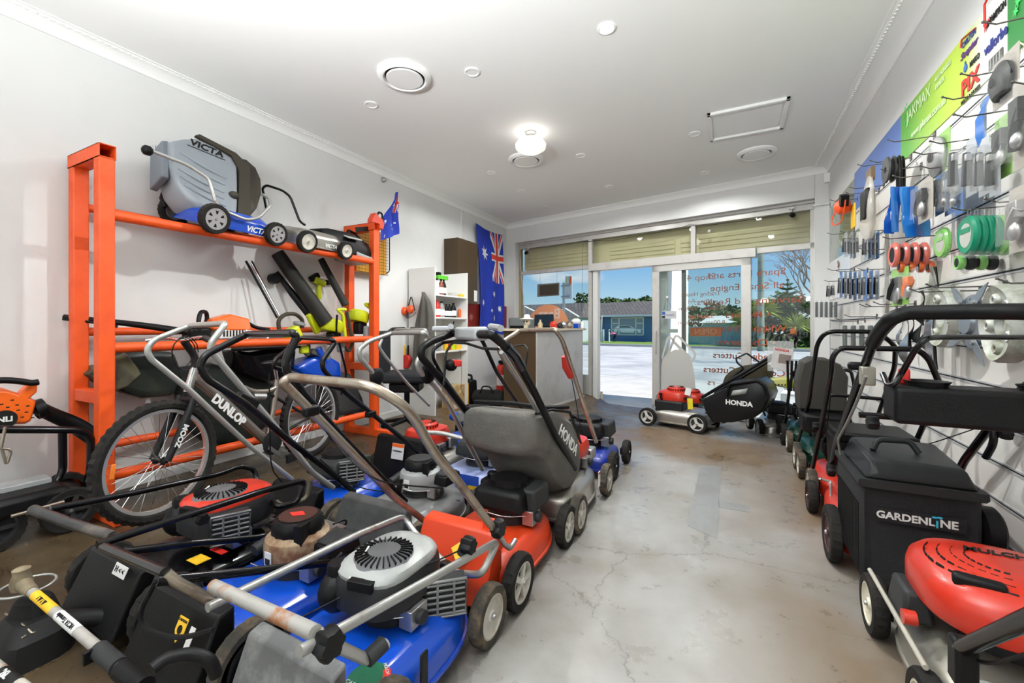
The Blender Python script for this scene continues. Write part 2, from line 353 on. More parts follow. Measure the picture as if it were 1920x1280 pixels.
def glass_fn(n, b_, t):
    nn = n.nodes; out = nn['Material Output']; tr = nn.new('ShaderNodeBsdfTransparent'); tr.inputs[0].default_value = (.93, .96, .95, 1)
    gl = nn.new('ShaderNodeBsdfGlossy'); gl.inputs[1].default_value = .02; mx_ = nn.new('ShaderNodeMixShader'); fr = nn.new('ShaderNodeFresnel'); fr.inputs[0].default_value = 1.35
    n.links.new(fr.outputs[0], mx_.inputs[0]); n.links.new(tr.outputs[0], mx_.inputs[1]); n.links.new(gl.outputs[0], mx_.inputs[2]); n.links.new(mx_.outputs[0], out.inputs[0])
GLASS = mat('window_glass', fn=glass_fn)
def pane(name, a, c, z0, z1, y):
    b = MB(); b.bb(a, c, y, y+.006, z0, z1, GLASS, FM); return struct(b.build(name))
pane('window_1', OL+.05, 1.575, .30, 1.985, GY)
pane('window_2', 3.035, OR_-.05, -.07, 1.985, GY+.02)
pane('window_3', OL+.05, 1.575, 2.045, OH-.10, GY); pane('window_4', 1.635, 3.115, 2.055, OH-.10, GY); pane('window_5', 3.175, OR_-.05, 2.055, OH-.10, GY)
# sliding door leaf
d = MB(); y0, y1 = GY-.07, GY-.025
for q in ((2.60, 2.70, -.10, zt0-.0), (3.735, 3.845, -.10, zt0)): d.bb(q[0], q[1], y0, y1, q[2], q[3], MALU, FM)
d.bb(2.60, 3.845, y0, y1, zt0-.10, zt0, MALU, FM); d.bb(2.60, 3.845, y0, y1, -.12, -.03, MALU, FM)
door = struct(d.build('door_1', bevel=.003))
d = MB(); d.bb(2.70, 3.735, GY-.05, GY-.044, -.03, zt0-.10, GLASS, FM); d.build('door_glass', door)
d = MB(); d.tube([(2.66, y0, 1.0), (2.66, y0-.04, 1.0), (2.66, y0-.04, .70), (2.66, y0, .70)], .009, MALU, rr=.02, M=FM); d.build('door_handle', door)
d = MB(); d.bb(2.70, 3.735, GY-.053, GY-.05, 1.0, 1.001, GLASS, FM)
# shutter boxes above the transom (outside the glass)
MSH = mat('cream_roller_shutter', (.82, .70, .42), .55, noise=((.72, .57, .34), 2.5, .5, .85))
MSHD = mat('shutter_shadow_edge', (.26, .22, .12), .6)
b = MB(); b.bb(OL, OR_, GY+.14, GY+.30, 2.08, OH+.05, MSH, FM)
for (a, c, zz) in ((OL+.06, 1.57, 2.33), (1.86, 2.86, 2.30), (2.94, 3.12, 2.30), (3.18, 4.44, 2.33)):
    for k in range(5): b.bb(a, c, GY+.125, GY+.14, zz-.062*k-.052, zz-.062*k, MSH, FM)
struct(b.build('trim_shutter_box', bevel=.006))
# ================= outside =================
def pF(u, v, off):
    "front wall frame coordinates (s, off, z) of the point seen at u,v on the plane off metres outside the wall"
    d = ray(u, v); t = (WN.dot(W0)+off)/WN.dot(d); p = Vector((0, 0, CAMH))+d*t; q = p-W0
    return Vector((q.dot(WD), off, p.z))
def wF(u, v, off): return FM @ pF(u, v, off)
def grd(y):
    return [(0, -.15), (4.3, -.20), (4.32, -.33), (28, -.62), (28.2, -.50), (38, -.72), (120, -.9)] and (
        -.15-.05*y/4.3 if y < 4.3 else -.33-.29*(y-4.3)/23.7 if y < 28 else -.50-.22*(y-28)/10 if y < 38 else -.72)
def asph(n, b, t):
    nn = n.nodes; l = n.links.new; a = nn.new('ShaderNodeTexNoise'); a.inputs['Scale'].default_value = 60; a.inputs['Detail'].default_value = 3
    c = nn.new('ShaderNodeTexNoise'); c.inputs['Scale'].default_value = .8; c.inputs['Detail'].default_value = 5
    l(t.outputs['Object'], a.inputs[0]); l(t.outputs['Object'], c.inputs[0])
    r = nn.new('ShaderNodeValToRGB'); r.color_ramp.elements[0].color = (.20, .20, .205, 1); r.color_ramp.elements[1].color = (.60, .59, .58, 1); r.color_ramp.elements[0].position = .3; r.color_ramp.elements[1].position = .7
    m = nn.new('ShaderNodeMix'); m.data_type = 'FLOAT'; m.inputs[0].default_value = .5; l(a.outputs[0], m.inputs[2]); l(c.outputs[0], m.inputs[3]); l(m.outputs[0], r.inputs[0]); l(r.outputs[0], b.inputs['Base Color'])
MROAD = mat('road_asphalt', (.4, .4, .4), .9, fn=asph)
MPATH = mat('footpath_concrete', (.50, .485, .46), .85, noise=((.38, .365, .34), 2.2, .4, .75), bump=.1, bs=30)
MKERB = mat('kerb_concrete', (.45, .44, .42), .9)
MGRASS = mat('verge_grass', (.10, .20, .02), .9, noise=((.16, .22, .04), 3, .4, .7), bump=.5, bs=30)
b = MB(); b.bb(-30, 34, .3, 4.3, -.5, -.165, MPATH, FM)
o = struct(b.build('floor_footpath'))
b = MB(); b.grid(2, 6, lambda i, j: FM @ Vector((-60+140*i, 4.3+23.7*j, grd(4.32+23.6*j))), MROAD); struct(b.build('floor_road'))
b = MB(); b.bb(-60, 80, 28, 28.35, -.9, -.44, MKERB, FM); b.bb(-30, 34, 4.1, 4.3, -.5, -.16, MKERB, FM); struct(b.build('trim_kerbs'))
b = MB(); b.grid(2, 3, lambda i, j: FM @ Vector((-60+140*i, 28.3+70*j, grd(28.3+9*j))), MGRASS); o = b.build('grass_verge'); tag(o, 'green grass strip along the far side of the street', 'grass'); o['kind'] = 'stuff'
# neighbouring white wall just outside the doorway
b = MB(); a0 = pF(1253, 600, .35); b.bb(a0.x-.12, a0.x, .35, 1.36, -.2, 2.6, mat('outside_white_wall', (.92, .92, .90), .6), FM)
b.bb(a0.x-.16, a0.x-.001, .30, .349, -.2, 2.6, mat('pale_green_pillar', (.62, .68, .64), .6), FM); struct(b.build('wall_outside_return'))
b = MB(); b.bb(-.2, 5.2, .26, .6, 2.75, 2.85, MALU, FM); struct(b.build('ceiling_awning'))
# --- blue house ---
HY = 37.
MBW = mat('blue_weatherboard', (.08, .18, .36), .6)
MWT = mat('white_trim_paint', (.70, .70, .69), .5)
def tilefn(n, b, t):
    nn = n.nodes; l = n.links.new; k = nn.new('ShaderNodeTexBrick'); k.inputs['Scale'].default_value = 1; k.inputs['Brick Width'].default_value = .42; k.inputs['Row Height'].default_value = .34; k.inputs['Mortar Size'].default_value = .05
    k.inputs['Color1'].default_value = (.15, .13, .12, 1); k.inputs['Color2'].default_value = (.09, .08, .075, 1); k.inputs['Mortar'].default_value = (.05, .045, .04, 1)
    l(t.outputs['Object'], k.inputs[0]); l(k.outputs[0], b.inputs['Base Color'])
MTILE = mat('roof_tiles', (.2, .18, .17), .8, fn=tilefn)
h = thing('house', 'blue weatherboard house with grey tiled roof across the street', 'house', FM @ Vector((10, HY, -.75)))
hi = h.matrix_basis.inverted() if False else Matrix.Translation(-h.location)
HM = hi @ FM
def P(u, v, off=HY): return pF(u, v, off)
sL = P(1104, 600).x; sR = P(1233, 600).x; zb = -.9; ze = P(1170, 591).z
b = MB(); b.bb(sL-.6, sR+.2, HY, HY+7, zb, ze, MBW, HM)
for k in range(11): b.bb(sL-.6, sR+.2, HY-.02, HY, zb+.1+k*.27, zb+.12+k*.27, MBW, HM)
b.build('wall', h)
b = MB(); x0, x1 = sL-1.2, sR+1.
zr = P(1170, 566, HY+4).z
vs = [(x0, HY-.7, ze), (x1, HY-.7, ze), (x1-1, HY+4, zr), (x0, HY+4, zr), (x0, HY+8.7, ze), (x1, HY+8.7, ze)]
o = MB(); me_m = HM
b.add([Vector(v) for v in vs], [(0, 1, 2, 3), (3, 2, 5, 4), (1, 5, 2), (0, 3, 4), (0, 4, 5, 1)], MTILE)
ro = b.build('roof', h); ro.matrix_basis = HM
ro.rotation_euler = HM.to_euler(); ro.location = HM.translation
b = MB(); b.bb(x0, x1, HY-.75, HY-.68, ze-.16, ze+.04, MWT, HM); b.build('gutter', h)
wL, wR = P(1146, 600).x, P(1208, 600).x; wz0, wz1 = P(1146, 628).z, P(1146, 595).z
w = MB(); w.bb(wL, wR, HY-.06, HY-.02, wz0, wz0+.1, MWT, HM); w.bb(wL, wR, HY-.06, HY-.02, wz1-.1, wz1, MWT, HM)
for q in (0, .235, .745, .96): w.bb(wL+(wR-wL)*q, wL+(wR-wL)*q+.13, HY-.06, HY-.02, wz0, wz1, MWT, HM)
for q in (.34, .67):
    zz = wz0+(wz1-wz0)*q; w.bb(wL, wL+(wR-wL)*.25, HY-.06, HY-.02, zz-.05, zz+.05, MWT, HM); w.bb(wL+(wR-wL)*.76, wR, HY-.06, HY-.02, zz-.05, zz+.05, MWT, HM)
wf_ = w.build('window', h)
w = MB(); w.bb(wL, wR, HY-.015, HY-.005, wz0, wz1, mat('far_window_glass', (.20, .27, .33), .12, .1), HM); w.build('pane', wf_)
w = MB(); dL, dR = P(1114, 600).x, P(1128, 600).x; w.bb(dL, dR, HY-.08, HY-.02, zb, P(1120, 598).z, MWT, HM); w.bb(dL+.12, dR-.12, HY-.1, HY-.08, zb+.1, P(1120, 599.5).z-.1, mat('dark_screen_door', (.06, .08, .09), .6), HM); w.build('door', h)
w = MB(); w.bb(P(1134, 600).x, P(1135.5, 600).x, HY-.9, HY-.8, zb, ze, MWT, HM); w.build('porch_post', h)
# left neighbour: pale gabled roof
n_ = thing('house', 'pale house with white-edged gable roofs left of the blue house', 'house', FM @ Vector((-4, 33, -.7)))
NM = Matrix.Translation(-n_.location) @ FM
a0, a1 = P(980, 600, 33).x, P(1092, 600, 33).x; zt = P(1040, 596, 33).z
b = MB(); b.bb(a0-3, a1, 33, 40, -1, zt, mat('pale_blue_grey_wall', (.50, .56, .60), .7), NM); b.build('wall', n_)
b = MB(); zr2 = P(1040, 569, 36).z
b.add([Vector(q) for q in [(a0-4, 32.3, zt), (a1+.2, 32.3, zt), (a1-1.6, 36.5, zr2), (a0-4, 36.5, zr2), (a0-4, 41, zt), (a1+.2, 41, zt)]], [(0, 1, 2, 3), (3, 2, 5, 4), (1, 5, 2), (0, 4, 5, 1), (0, 3, 4)], MTILE)
r2 = b.build('roof', n_); r2.rotation_euler = NM.to_euler(); r2.location = NM.translation
b = MB()
for (ua, va, ub, vb) in ((983, 574, 1012, 588), (1060, 578, 1086, 594), (1060, 578, 1040, 588)):
    p, q = P(ua, va, 32), P(ub, vb, 32); b.tube([p, q], .09, MWT, n=4, M=NM)
b.build('barge_board', n_)
# picket fence, person, flattened car shape painted in as a window reflection
f = thing('picket_fence', 'white picket fence in front of the blue house', 'fence', FM @ Vector((P(1120, 640, 34).x, 34, -.66)))
FI = Matrix.Translation(-f.location) @ FM
b = MB(); p0, p1 = P(1112, 620, 34).x, P(1130, 620, 34).x; zt = P(1120, 618, 34).z
k = p0
while k < p1: b.bb(k, k+.06, 34, 34.05, -.75, zt, MWT, FI); k += .17
b.bb(p0, p1, 34.05, 34.09, zt-.25, zt-.18, MWT, FI); b.bb(p0, p1, 34.05, 34.09, -.5, -.43, MWT, FI); b.bb(p1, p1+.12, 33.97, 34.1, -.75, zt+.05, MWT, FI)
p2 = P(1141, 620, 34).x; b.bb(p2, p2+.1, 33.97, 34.1, -.75, zt+.05, MWT, FI); b.build('pickets', f)
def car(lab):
    c0 = P(1176, 625, HY+1.6); MC = mat('reflected_car_white', (.85, .86, .87), .25, coat=.5)
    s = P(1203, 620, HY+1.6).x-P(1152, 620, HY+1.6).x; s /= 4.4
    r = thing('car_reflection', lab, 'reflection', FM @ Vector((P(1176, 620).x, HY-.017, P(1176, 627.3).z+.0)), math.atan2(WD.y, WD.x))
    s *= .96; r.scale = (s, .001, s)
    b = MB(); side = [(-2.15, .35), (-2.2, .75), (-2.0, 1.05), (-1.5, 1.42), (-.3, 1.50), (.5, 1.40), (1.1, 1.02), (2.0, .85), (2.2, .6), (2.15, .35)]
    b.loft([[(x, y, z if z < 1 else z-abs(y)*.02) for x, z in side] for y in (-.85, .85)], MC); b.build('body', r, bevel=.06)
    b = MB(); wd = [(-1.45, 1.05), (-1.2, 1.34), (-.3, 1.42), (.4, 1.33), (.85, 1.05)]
    b.loft([[(x, y, z) for x, z in wd] for y in (-.87, .87)], mat('reflected_car_dark', (.12, .16, .19), .1)); b.build('window', r)
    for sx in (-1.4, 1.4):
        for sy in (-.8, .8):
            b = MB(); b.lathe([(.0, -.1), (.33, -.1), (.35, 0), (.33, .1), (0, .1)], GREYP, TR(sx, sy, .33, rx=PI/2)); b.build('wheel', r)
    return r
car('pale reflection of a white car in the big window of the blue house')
def skinfig(name, bones, rad, m, parent=None, sub=1):
    me = bpy.data.meshes.new(name); idx = {}; vs = []; es = []
    for a, c in bones:
        for k in (a, c):
            if k not in idx: idx[k] = len(vs); vs.append(rad[k][0])
        es.append((idx[a], idx[c]))
    me.from_pydata(vs, es, []); o = bpy.data.objects.new(name, me); C.objects.link(o)
    md = o.modifiers.new('s', 'SKIN'); sv = me.skin_vertices[0].data
    for k, i in idx.items(): r = rad[k][1]; sv[i].radius = (r, r)
    sv[0].use_root = True
    md = o.modifiers.new('u', 'SUBSURF'); md.levels = sub; md.render_levels = sub
    me.materials.append(m)
    if parent: o.parent = parent
    return o
pp = P(1150, 641, 32)
pr = thing('person', 'person in a pink top bending forward on the far footpath', 'person', FM @ Vector((pp.x, 32, P(1150, 640.5, 32).z)), math.atan2(WD.y, WD.x)); pr.scale = (.80,)*3
skin = mat('dark_skin', (.10, .055, .035), .6); pink = mat('pink_cloth', (.80, .16, .42), .8); navy = mat('navy_trousers', (.02, .025, .05), .8)
R_ = {'pel': (V(.25, 0, .82), .14), 'ch': (V(-.12, 0, 1.08), .15), 'nk': (V(-.30, 0, 1.17), .06), 'hd': (V(-.40, 0, 1.22), .10),
      'hl': (V(.24, .10, .78), .11), 'kl': (V(.12, .12, .42), .07), 'al': (V(.25, .12, .06), .045), 'fl': (V(.10, .12, .03), .035),
      'hr': (V(.24, -.10, .78), .11), 'kr': (V(.05, -.12, .42), .07), 'ar': (V(.15, -.12, .06), .045), 'fr': (V(.0, -.12, .03), .035),
      'sl': (V(-.16, .17, 1.08), .06), 'el': (V(-.22, .22, .82), .045), 'wl': (V(-.40, .18, .66), .03), 'sr': (V(-.16, -.17, 1.08), .06), 'er': (V(-.22, -.22, .82), .045), 'wr': (V(-.40, -.18, .66), .03)}
skinfig('body', [('pel', 'ch'), ('ch', 'nk'), ('nk', 'hd'), ('pel', 'hl'), ('hl', 'kl'), ('kl', 'al'), ('al', 'fl'), ('pel', 'hr'), ('hr', 'kr'), ('kr', 'ar'), ('ar', 'fr'), ('ch', 'sl'), ('sl', 'el'), ('el', 'wl'), ('ch', 'sr'), ('sr', 'er'), ('er', 'wr')], R_, skin, pr)
Q = {k: (v, r*1.18) for k, (v, r) in R_.items()}
skinfig('shirt', [('ch', 'pel'), ('ch', 'sl'), ('sl', 'el'), ('ch', 'sr'), ('sr', 'er')], Q, pink, pr)
Q2 = dict(Q); Q2['pel'] = (V(.27, 0, .80), .17)
skinfig('trousers', [('pel', 'hl'), ('hl', 'kl'), ('kl', 'al'), ('pel', 'hr'), ('hr', 'kr'), ('kr', 'ar')], Q2, navy, pr)
b = MB(); b.sph((-.41, 0, 1.26), (.12, .11, .10), BLACK, 8); b.build('hair', pr)
# vegetation
def leafmat(name, c1, c2): return mat(name, c1, .8, noise=(c2, 2.2, .35, .65))
def clump(name, lab, cat, pos, rad, n, size, m, trunk=None, grp=None):
    r = thing(name, lab, cat, FM @ Vector((pos[0], pos[1], grd(pos[1]) if pos[1] < 60 else -1)), 0, grp); b = MB(); iv = r.location
    rx, ry, rz = rad; c = FM @ Vector(pos)-iv
    for _ in range(n):
        while True:
            q = Vector((random.uniform(-1, 1), random.uniform(-1, 1), random.uniform(-1, 1)))
            if .25 < q.length < 1: break
        q = q.normalized()*(q.length**.35); s = size*random.uniform(.6, 1.4)
        p = c+Vector((q.x*rx, q.y*ry, q.z*rz))*(.85+.25*math.sin(q.x*7+q.z*9))
        M = Matrix.Translation(p) @ Matrix.Rotation(random.uniform(0, 6.3), 4, (random.random(), random.random(), random.random()))
        b.add([(-s, -s*.5, 0), (s, -s*.5, 0), (s*.8, s*.5, s*.3), (-s*.8, s*.5, -s*.3)], [(0, 1, 2, 3)], m, M)
    b.build('foliage', r, sharp=10)
    b = MB(); b.tube([(0, 0, 0), (c.x*.5, c.y*.5, c.z*.6), c], [.12*max(1, rz/2), .05], mat('bark', (.16, .12, .09), .9)); b.build('trunk', r)
    return r
LG = leafmat('hedge_leaf', (.012, .05, .012), (.05, .11, .02)); LG2 = leafmat('tree_leaf', (.05, .09, .03), (.10, .15, .06)); LG3 = leafmat('spiky_leaf', (.22, .32, .04), (.40, .45, .10))
p = P(1476, 605, 34); clump('bush', 'large dense dark green bush right of the power pole', 'bush', (p.x, 34, 1.1), (3.4, 2.0, 3.4-.9), 4200, .16, LG)
p = P(1142, 562, 60); clump('tree', 'left of the two dark tree crowns above the blue house roof', 'tree', (p.x, 60, P(1142, 568, 60).z), (2.6, 3, .75), 700, .3, LG2)
p = P(1210, 562, 60); clump('tree', 'right of the two dark tree crowns above the blue house roof', 'tree', (p.x, 60, P(1210, 568, 60).z), (4.2, 3, .85), 900, .3, LG2)
p = P(1080, 558, 40); clump('tree', 'thin tree crown beside the sign pole above the pale house', 'tree', (p.x, 42, P(1080, 562, 42).z), (1.3, 1.3, .9), 130, .22, LG2)
p = P(1340, 590, 55); clump('tree', 'low tree mass above the garden fence across the street', 'tree', (p.x, 55, P(1340, 592, 55).z), (4.5, 3, 1.6), 700, .3, LG2)
p = P(1398, 590, 50); clump('tree', 'small round tree left of the power pole', 'tree', (p.x, 50, P(1398, 590, 50).z), (1.8, 2, 1.3), 400, .22, LG2)
def spiky(lab, u, v, off, R, n):
    p = P(u, v, off); r = thing('spiky_plant', lab, 'plant', FM @ Vector((p.x, off, grd(off))), 0, None); b = MB(); c = Vector((0, 0, p.z-grd(off)))
    b.tube([(0, 0, 0), c], .07, mat('bark')); b.build('trunk', r); b = MB()
    for _ in range(n):
        a = random.uniform(0, 2*PI); e_ = random.uniform(-.3, 1.4); d = Vector((math.cos(a)*math.cos(e_), math.sin(a)*math.cos(e_), math.sin(e_)))
        s = d.cross(Vector((0, 0, 1)))*.05*R; q = c+d*R; h_ = c+d*R*.5+Vector((0, 0, .06))
        b.add([c-s*.4, h_-s, q+Vector((0, 0, -.12*R)), h_+s, c+s*.4], [(0, 1, 2, 3, 4)], LG3)
    b.build('leaves', r, sharp=10); return r
spiky('tall spiky palm-like plant beside the power pole', 1432, 585, 31, 1.5, 90)
spiky('low spiky plant in front of the garden fence', 1392, 605, 32, 1.2, 70)
spiky('pale spiky plant beside the bush, behind the mower handlebars', 1492, 612, 30, 1.3, 70)
spiky('short spiky plant at the foot of the power pole', 1415, 612, 31, .9, 60)
# norfolk pine
p = P(1477, 560, 60); r = thing('pine_tree', 'tall tiered pine tree rising above the dark bush', 'tree', FM @ Vector((p.x, 60, -.9)))
top = P(1477, 522, 60).z+.9; b = MB(); b.tube([(0, 0, 0), (0, 0, top)], [.3, .05], mat('bark')); b.build('trunk', r)
b = MB(); k = 0; z = top*.45
while z < top:
    R = 3.4*(1-(z/top-.45)/.56)
    for j in range(7):
        a = 2*PI*j/7+k; e_ = Vector((math.cos(a)*R, math.sin(a)*R, z+.25*R)); b.tube([(0, 0, z), e_*.5+Vector((0, 0, z*.5-.1)), e_], [.16, .1, .05], LG, n=4)
    z += .62; k += .45
b.build('branches', r)
# bare tree
def branch(b, p, d, l, r, dep):
    q = p+d*l; b.tube([p, p+d*l*.5+Vector((random.uniform(-.1, .1), random.uniform(-.1, .1), 0))*l, q], [r, r*.6], mat('bark'), n=5, caps=False)
    if dep:
        for _ in range(3):
            n = (d+Vector((random.uniform(-1, .8), random.uniform(-.6, .6), random.uniform(-.5, .7)))*.75).normalized(); branch(b, q, n, l*random.uniform(.6, .85), r*.55, dep-1)
p = P(1545, 600, 14); r = thing('bare_tree', 'bare winter tree branches at the right edge of the window', 'tree', FM @ Vector((p.x, 14, -.45)))
b = MB(); b.tube([(0, 0, 0), (0, 0, 2.2)], [.14, .10], mat('bark')); b.build('trunk', r)
b = MB(); random.seed(11)
for k in range(4): branch(b, Vector((0, 0, 2.0+.3*k)), Vector((-.75+.15*k, -.2+.2*k, .75)).normalized(), 1.0, .05, 4)
b.build('branches', r); random.seed(8)
# power pole, street sign, garden fence, shed
p = P(1425, 600, 26.5); r = thing('power_pole', 'thick green-grey timber power pole across the street', 'pole', FM @ Vector((p.x, 26.9, -.62)))
b = MB(); b.tube([(0, 0, 0), (0, 0, 9)], [.22, .17], mat('weathered_pole', (.24, .30, .24), .9, noise=((.15, .18, .14), 3, .4, .7)), n=14); b.build('pole', r)
p = P(1057, 600, 3.6); r = thing('street_sign', 'street sign on a grey pole seen from behind through the left window', 'sign', FM @ Vector((p.x, 3.6, -.19)), math.atan2(WD.y, WD.x))
b = MB(); zt = P(1057, 530, 3.6).z+.19; b.tube([(0, 0, 0), (0, 0, zt)], .035, STEEL, n=12); b.build('pole', r)
b = MB(); z0 = P(1070, 560, 3.6).z+.19; z1 = P(1070, 517, 3.6).z+.19; b.bb(.06, .26, -.03, -.01, z0, z1, mat('sign_back_metal', (.55, .56, .55), .5)); b.build('sign_panel', r, bevel=.004)
b = MB(); b.bb(.18, .25, -.036, -.03, z1-.22, z1-.03, ORG); b.bb(.07, .10, -.036, -.03, z1-.2, z1-.05, LIME); b.build('sticker', r)
b = MB()
for zz in (z0+.06, z1-.25): b.bb(-.05, .22, -.055, -.03, zz-.02, zz+.02, GREYP)
b.build('bracket', r)
a0, a1 = P(1291, 620, 33), P(1418, 620, 33)
r = thing('garden_fence', 'pale blue-green panel fence across the street', 'fence', FM @ Vector((a0.x, 33, -.7))); RM = Matrix.Translation(-r.location) @ FM
MF = mat('pale_blue_fence', (.25, .42, .46), .7); b = MB(); x = a0.x; zt = P(1330, 612, 33).z
while x < a1.x: b.bb(x, x+.38, 33, 33.04, -.7, zt, MF, RM); b.bb(x+.38, x+.44, 32.97, 33.06, -.7, zt, MF, RM); x += .44
b.build('panels', r)
a0, a1 = P(1318, 600, 40), P(1420, 600, 40); z0, z1 = P(1360, 604, 40).z, P(1360, 594, 40).z
r = thing('shed', 'pale grey-roofed shed behind the garden fence', 'building', FM @ Vector((a0.x, 40, -.72))); RM = Matrix.Translation(-r.location) @ FM
b = MB(); b.bb(a0.x, a1.x, 40, 44, -.7, z0, MF, RM); b.build('wall', r); b = MB(); b.add([Vector(q) for q in [(a0.x-.3, 39.7, z0-.05), (a1.x+.3, 39.7, z0-.05), (a1.x+.3, 44, z1+.2), (a0.x-.3, 44, z1+.2), (a0.x-.3, 44, z0), (a1.x+.3, 44, z0)]], [(0, 1, 2, 3), (0, 3, 4), (1, 5, 2), (3, 2, 5, 4), (0, 4, 5, 1)], mat('pale_shed_roof', (.5, .52, .5), .7), RM); b.build('roof', r)
# white slatted bench outside, right
a0, a1 = pF(1478, 690, 1.3), pF(1513, 690, 1.3); z1 = pF(1495, 672, 1.3).z
r = thing('slatted_bench', 'white slatted bench back outside the right window', 'bench', FM @ Vector(((a0.x+a1.x)/2, 1.3, -.165)), math.atan2(WD.y, WD.x))
hw = (a1.x-a0.x)/2+.05; b = MB()
for k in range(8): zz = z1+.16-.065*k; b.bb(-hw, hw, -.01, .01, zz-.04, zz, MWT)
b.build('back_slats', r, bevel=.003); b = MB(); b.bb(-hw, hw, -.45, 0, .30, .33, MWT); b.build('seat', r)
for sx in (-hw, hw-.04):
    b = MB(); b.bb(sx, sx+.04, -.02, .03, 0, z1+.17, MWT); b.build('leg', r)
    b = MB(); b.bb(sx, sx+.04, -.45, -.41, 0, .30, MWT); b.build('leg', r)
# small trailer-like wheeled thing on the footpath beyond the door jamb
p = pZ(1128, 753, -.165); r = thing('push_mower', 'old green and cream reel mower standing just outside the doorway', 'lawn mower', p)
b = MB(); b.lathe([(.0, -.02), (.06, -.02), (.085, -.015), (.085, .015), (.06, .02), (0, .02)], mat('cream_wheel', (.60, .50, .33), .6), TR(0, 0, .085, ry=PI/2, rz=.3)); b.build('wheel', r)
b = MB(); b.box(-.14, .05, .09, .26, .2, .06, mat('pale_green_metal', (.35, .50, .42), .5), tx=.7); b.build('deck', r, bevel=.01)
b = MB(); b.tube([(0, 0, .02), (-.25, .1, .02), (-.3, .1, .12)], .01, STEEL); b.build('frame', r)
# ================= ceiling fixtures and lamps =================
def vent(u, v, r):
    p = pZ(u, v, ZC); o = thing('ceiling_vent', LABV.pop(0), 'air vent', (p.x, p.y, ZC), group=None)
    b = MB(); b.lathe([(r, 0), (r, -.012), (r*.93, -.026), (r*.80, -.03), (r*.74, -.015), (r*.74, .0)], MCEIL, n=48); b.build('ring', o)
    b = MB(); b.lathe([(0, -.030), (r*.66, -.030), (r*.68, -.024), (r*.66, -.018), (0, -.018)], MCEIL, n=48); b.build('disc', o)
    b = MB(); b.lathe([(0, -.002), (r*.75, -.002), (r*.75, 0), (0, 0)], BLACK, n=32); b.build('throat', o)
LABV = ['large round ceiling vent nearest the camera, above the rack', 'round ceiling vent right behind the glowing glass lamp', 'round ceiling vent beside the ceiling hatch']
vent(759, 142, .19); vent(986, 298, .19); vent(1418, 286, .185)
MLED = mat('downlight_diffuser', (1, .97, .92), .5, emit=2.2)
names = {(2.55, -.5): 'lit downlight nearest the camera, centre of the ceiling', (2.55, -1.5): 'flush downlight between the largest vent and the nearest lit one', (2.55, -2.55): 'flush downlight left of the largest ceiling vent'}
for (x_, y_) in LAMPS:
    xx = {-.5: -.68, -1.5: -1.64, -2.55: -2.61}[x_] if y_ == 2.55 else x_
    if y_ == 4.33: xx = {-.5: -.32, -1.5: -1.43, -2.55: -2.52}[x_]
    if y_ == 5.2: xx = {-.5: -.30, -1.5: -1.42, -2.55: -2.51}[x_]; yy = {-.5: 5.48, -1.5: 5.46, -2.55: 5.085}[x_]
    else: yy = y_
    lab = names.get((y_, x_)) or {4.33: {-.5: 'flush downlight left of the ceiling hatch', -1.5: 'flush downlight right of the glowing glass lamp', -2.55: 'flush downlight left of the vent behind the glass lamp'},
        5.2: {-.5: 'faint downlight between the hatch vent and the front cornice', -1.5: 'faint downlight above the middle of the shop front', -2.55: 'flush downlight near the left front corner, before the last one'}}.get(y_, {}).get(x_) or 'flush downlight in the ceiling behind the camera'
    if y_ < 2: continue
    o = thing('downlight', lab, 'downlight', (xx, yy, ZC), group='ceiling downlights')
    lit = not (y_ == 2.55 and x_ < -2 or y_ == 4.33 and x_ < -1)
    b = MB(); b.lathe([(.052, 0), (.056, -.006), (.046, -.010), (.040, -.006), (.040, 0)], MCEIL, n=28); b.build('rim', o)
    b = MB(); b.lathe([(0, -.005), (.040, -.005), (.040, 0), (0, 0)], MLED if (y_ == 2.55 and x_ == -.5) else MCEIL, n=28); b.build('diffuser', o)
    key = y_ == 2.55 and x_ == -.5
    if not key and y_ < 3: continue
    ld = bpy.data.lights.new('downlight_lamp', 'SPOT'); ld.spot_size = 2.85; ld.spot_blend = .3; ld.shadow_soft_size = .05; ld.energy = LAMPW*(48 if key else 7); ld.color = (.985, 1, .985)
    lo = bpy.data.objects.new('downlight_lamp', ld); C.objects.link(lo); lo.parent = o; lo.location = (0, 0, -.013)
o = thing('downlight', 'last flush downlight in the left front corner of the ceiling', 'downlight', (-2.52, 5.94, ZC), group='ceiling downlights')
b = MB(); b.lathe([(0, -.008), (.040, -.008), (.052, -.006), (.056, 0), (0, 0)], MCEIL, n=28); b.build('rim', o)
def shadefn(n, b_, t):
    n.nodes['Principled BSDF'].inputs['Transmission Weight'].default_value = .0
MSHG = mat('ribbed_glass_shade', (.80, .79, .75), .18, alpha=.5)
def dome(x, y, lab, pw):
    o = thing('glass_ceiling_lamp', lab, 'ceiling lamp', (x, y, ZC))
    b = MB(); b.lathe([(0, 0), (.05, 0), (.052, -.012), (.02, -.02), (.014, -.055), (0, -.055)], SIL); b.build('mount', o)
    b = MB(); b.lathe([(.012, -.05), (.07, -.058), (.125, -.085), (.145, -.12), (.135, -.155), (.10, -.175), (.09, -.18)], MSHG, n=72, mod=lambda k, r: r*(1+.015*(k % 2))); b.build('shade', o, sharp=80)
    b = MB(); b.sph((0, 0, -.125), (.055, .055, .05), mat('lamp_bulb', (1, .96, .9), .5, emit=14)); b.build('bulb', o)
    ld = bpy.data.lights.new('lamp_glow', 'SPOT'); ld.spot_size = 2.75; ld.spot_blend = .5; ld.energy = pw*1.6; ld.shadow_soft_size = .07; ld.color = (.985, 1, .985)
    lo = bpy.data.objects.new('lamp_glow', ld); C.objects.link(lo); lo.parent = o; lo.location = (0, 0, -.26)
p = pZ(995, 248, ZC)
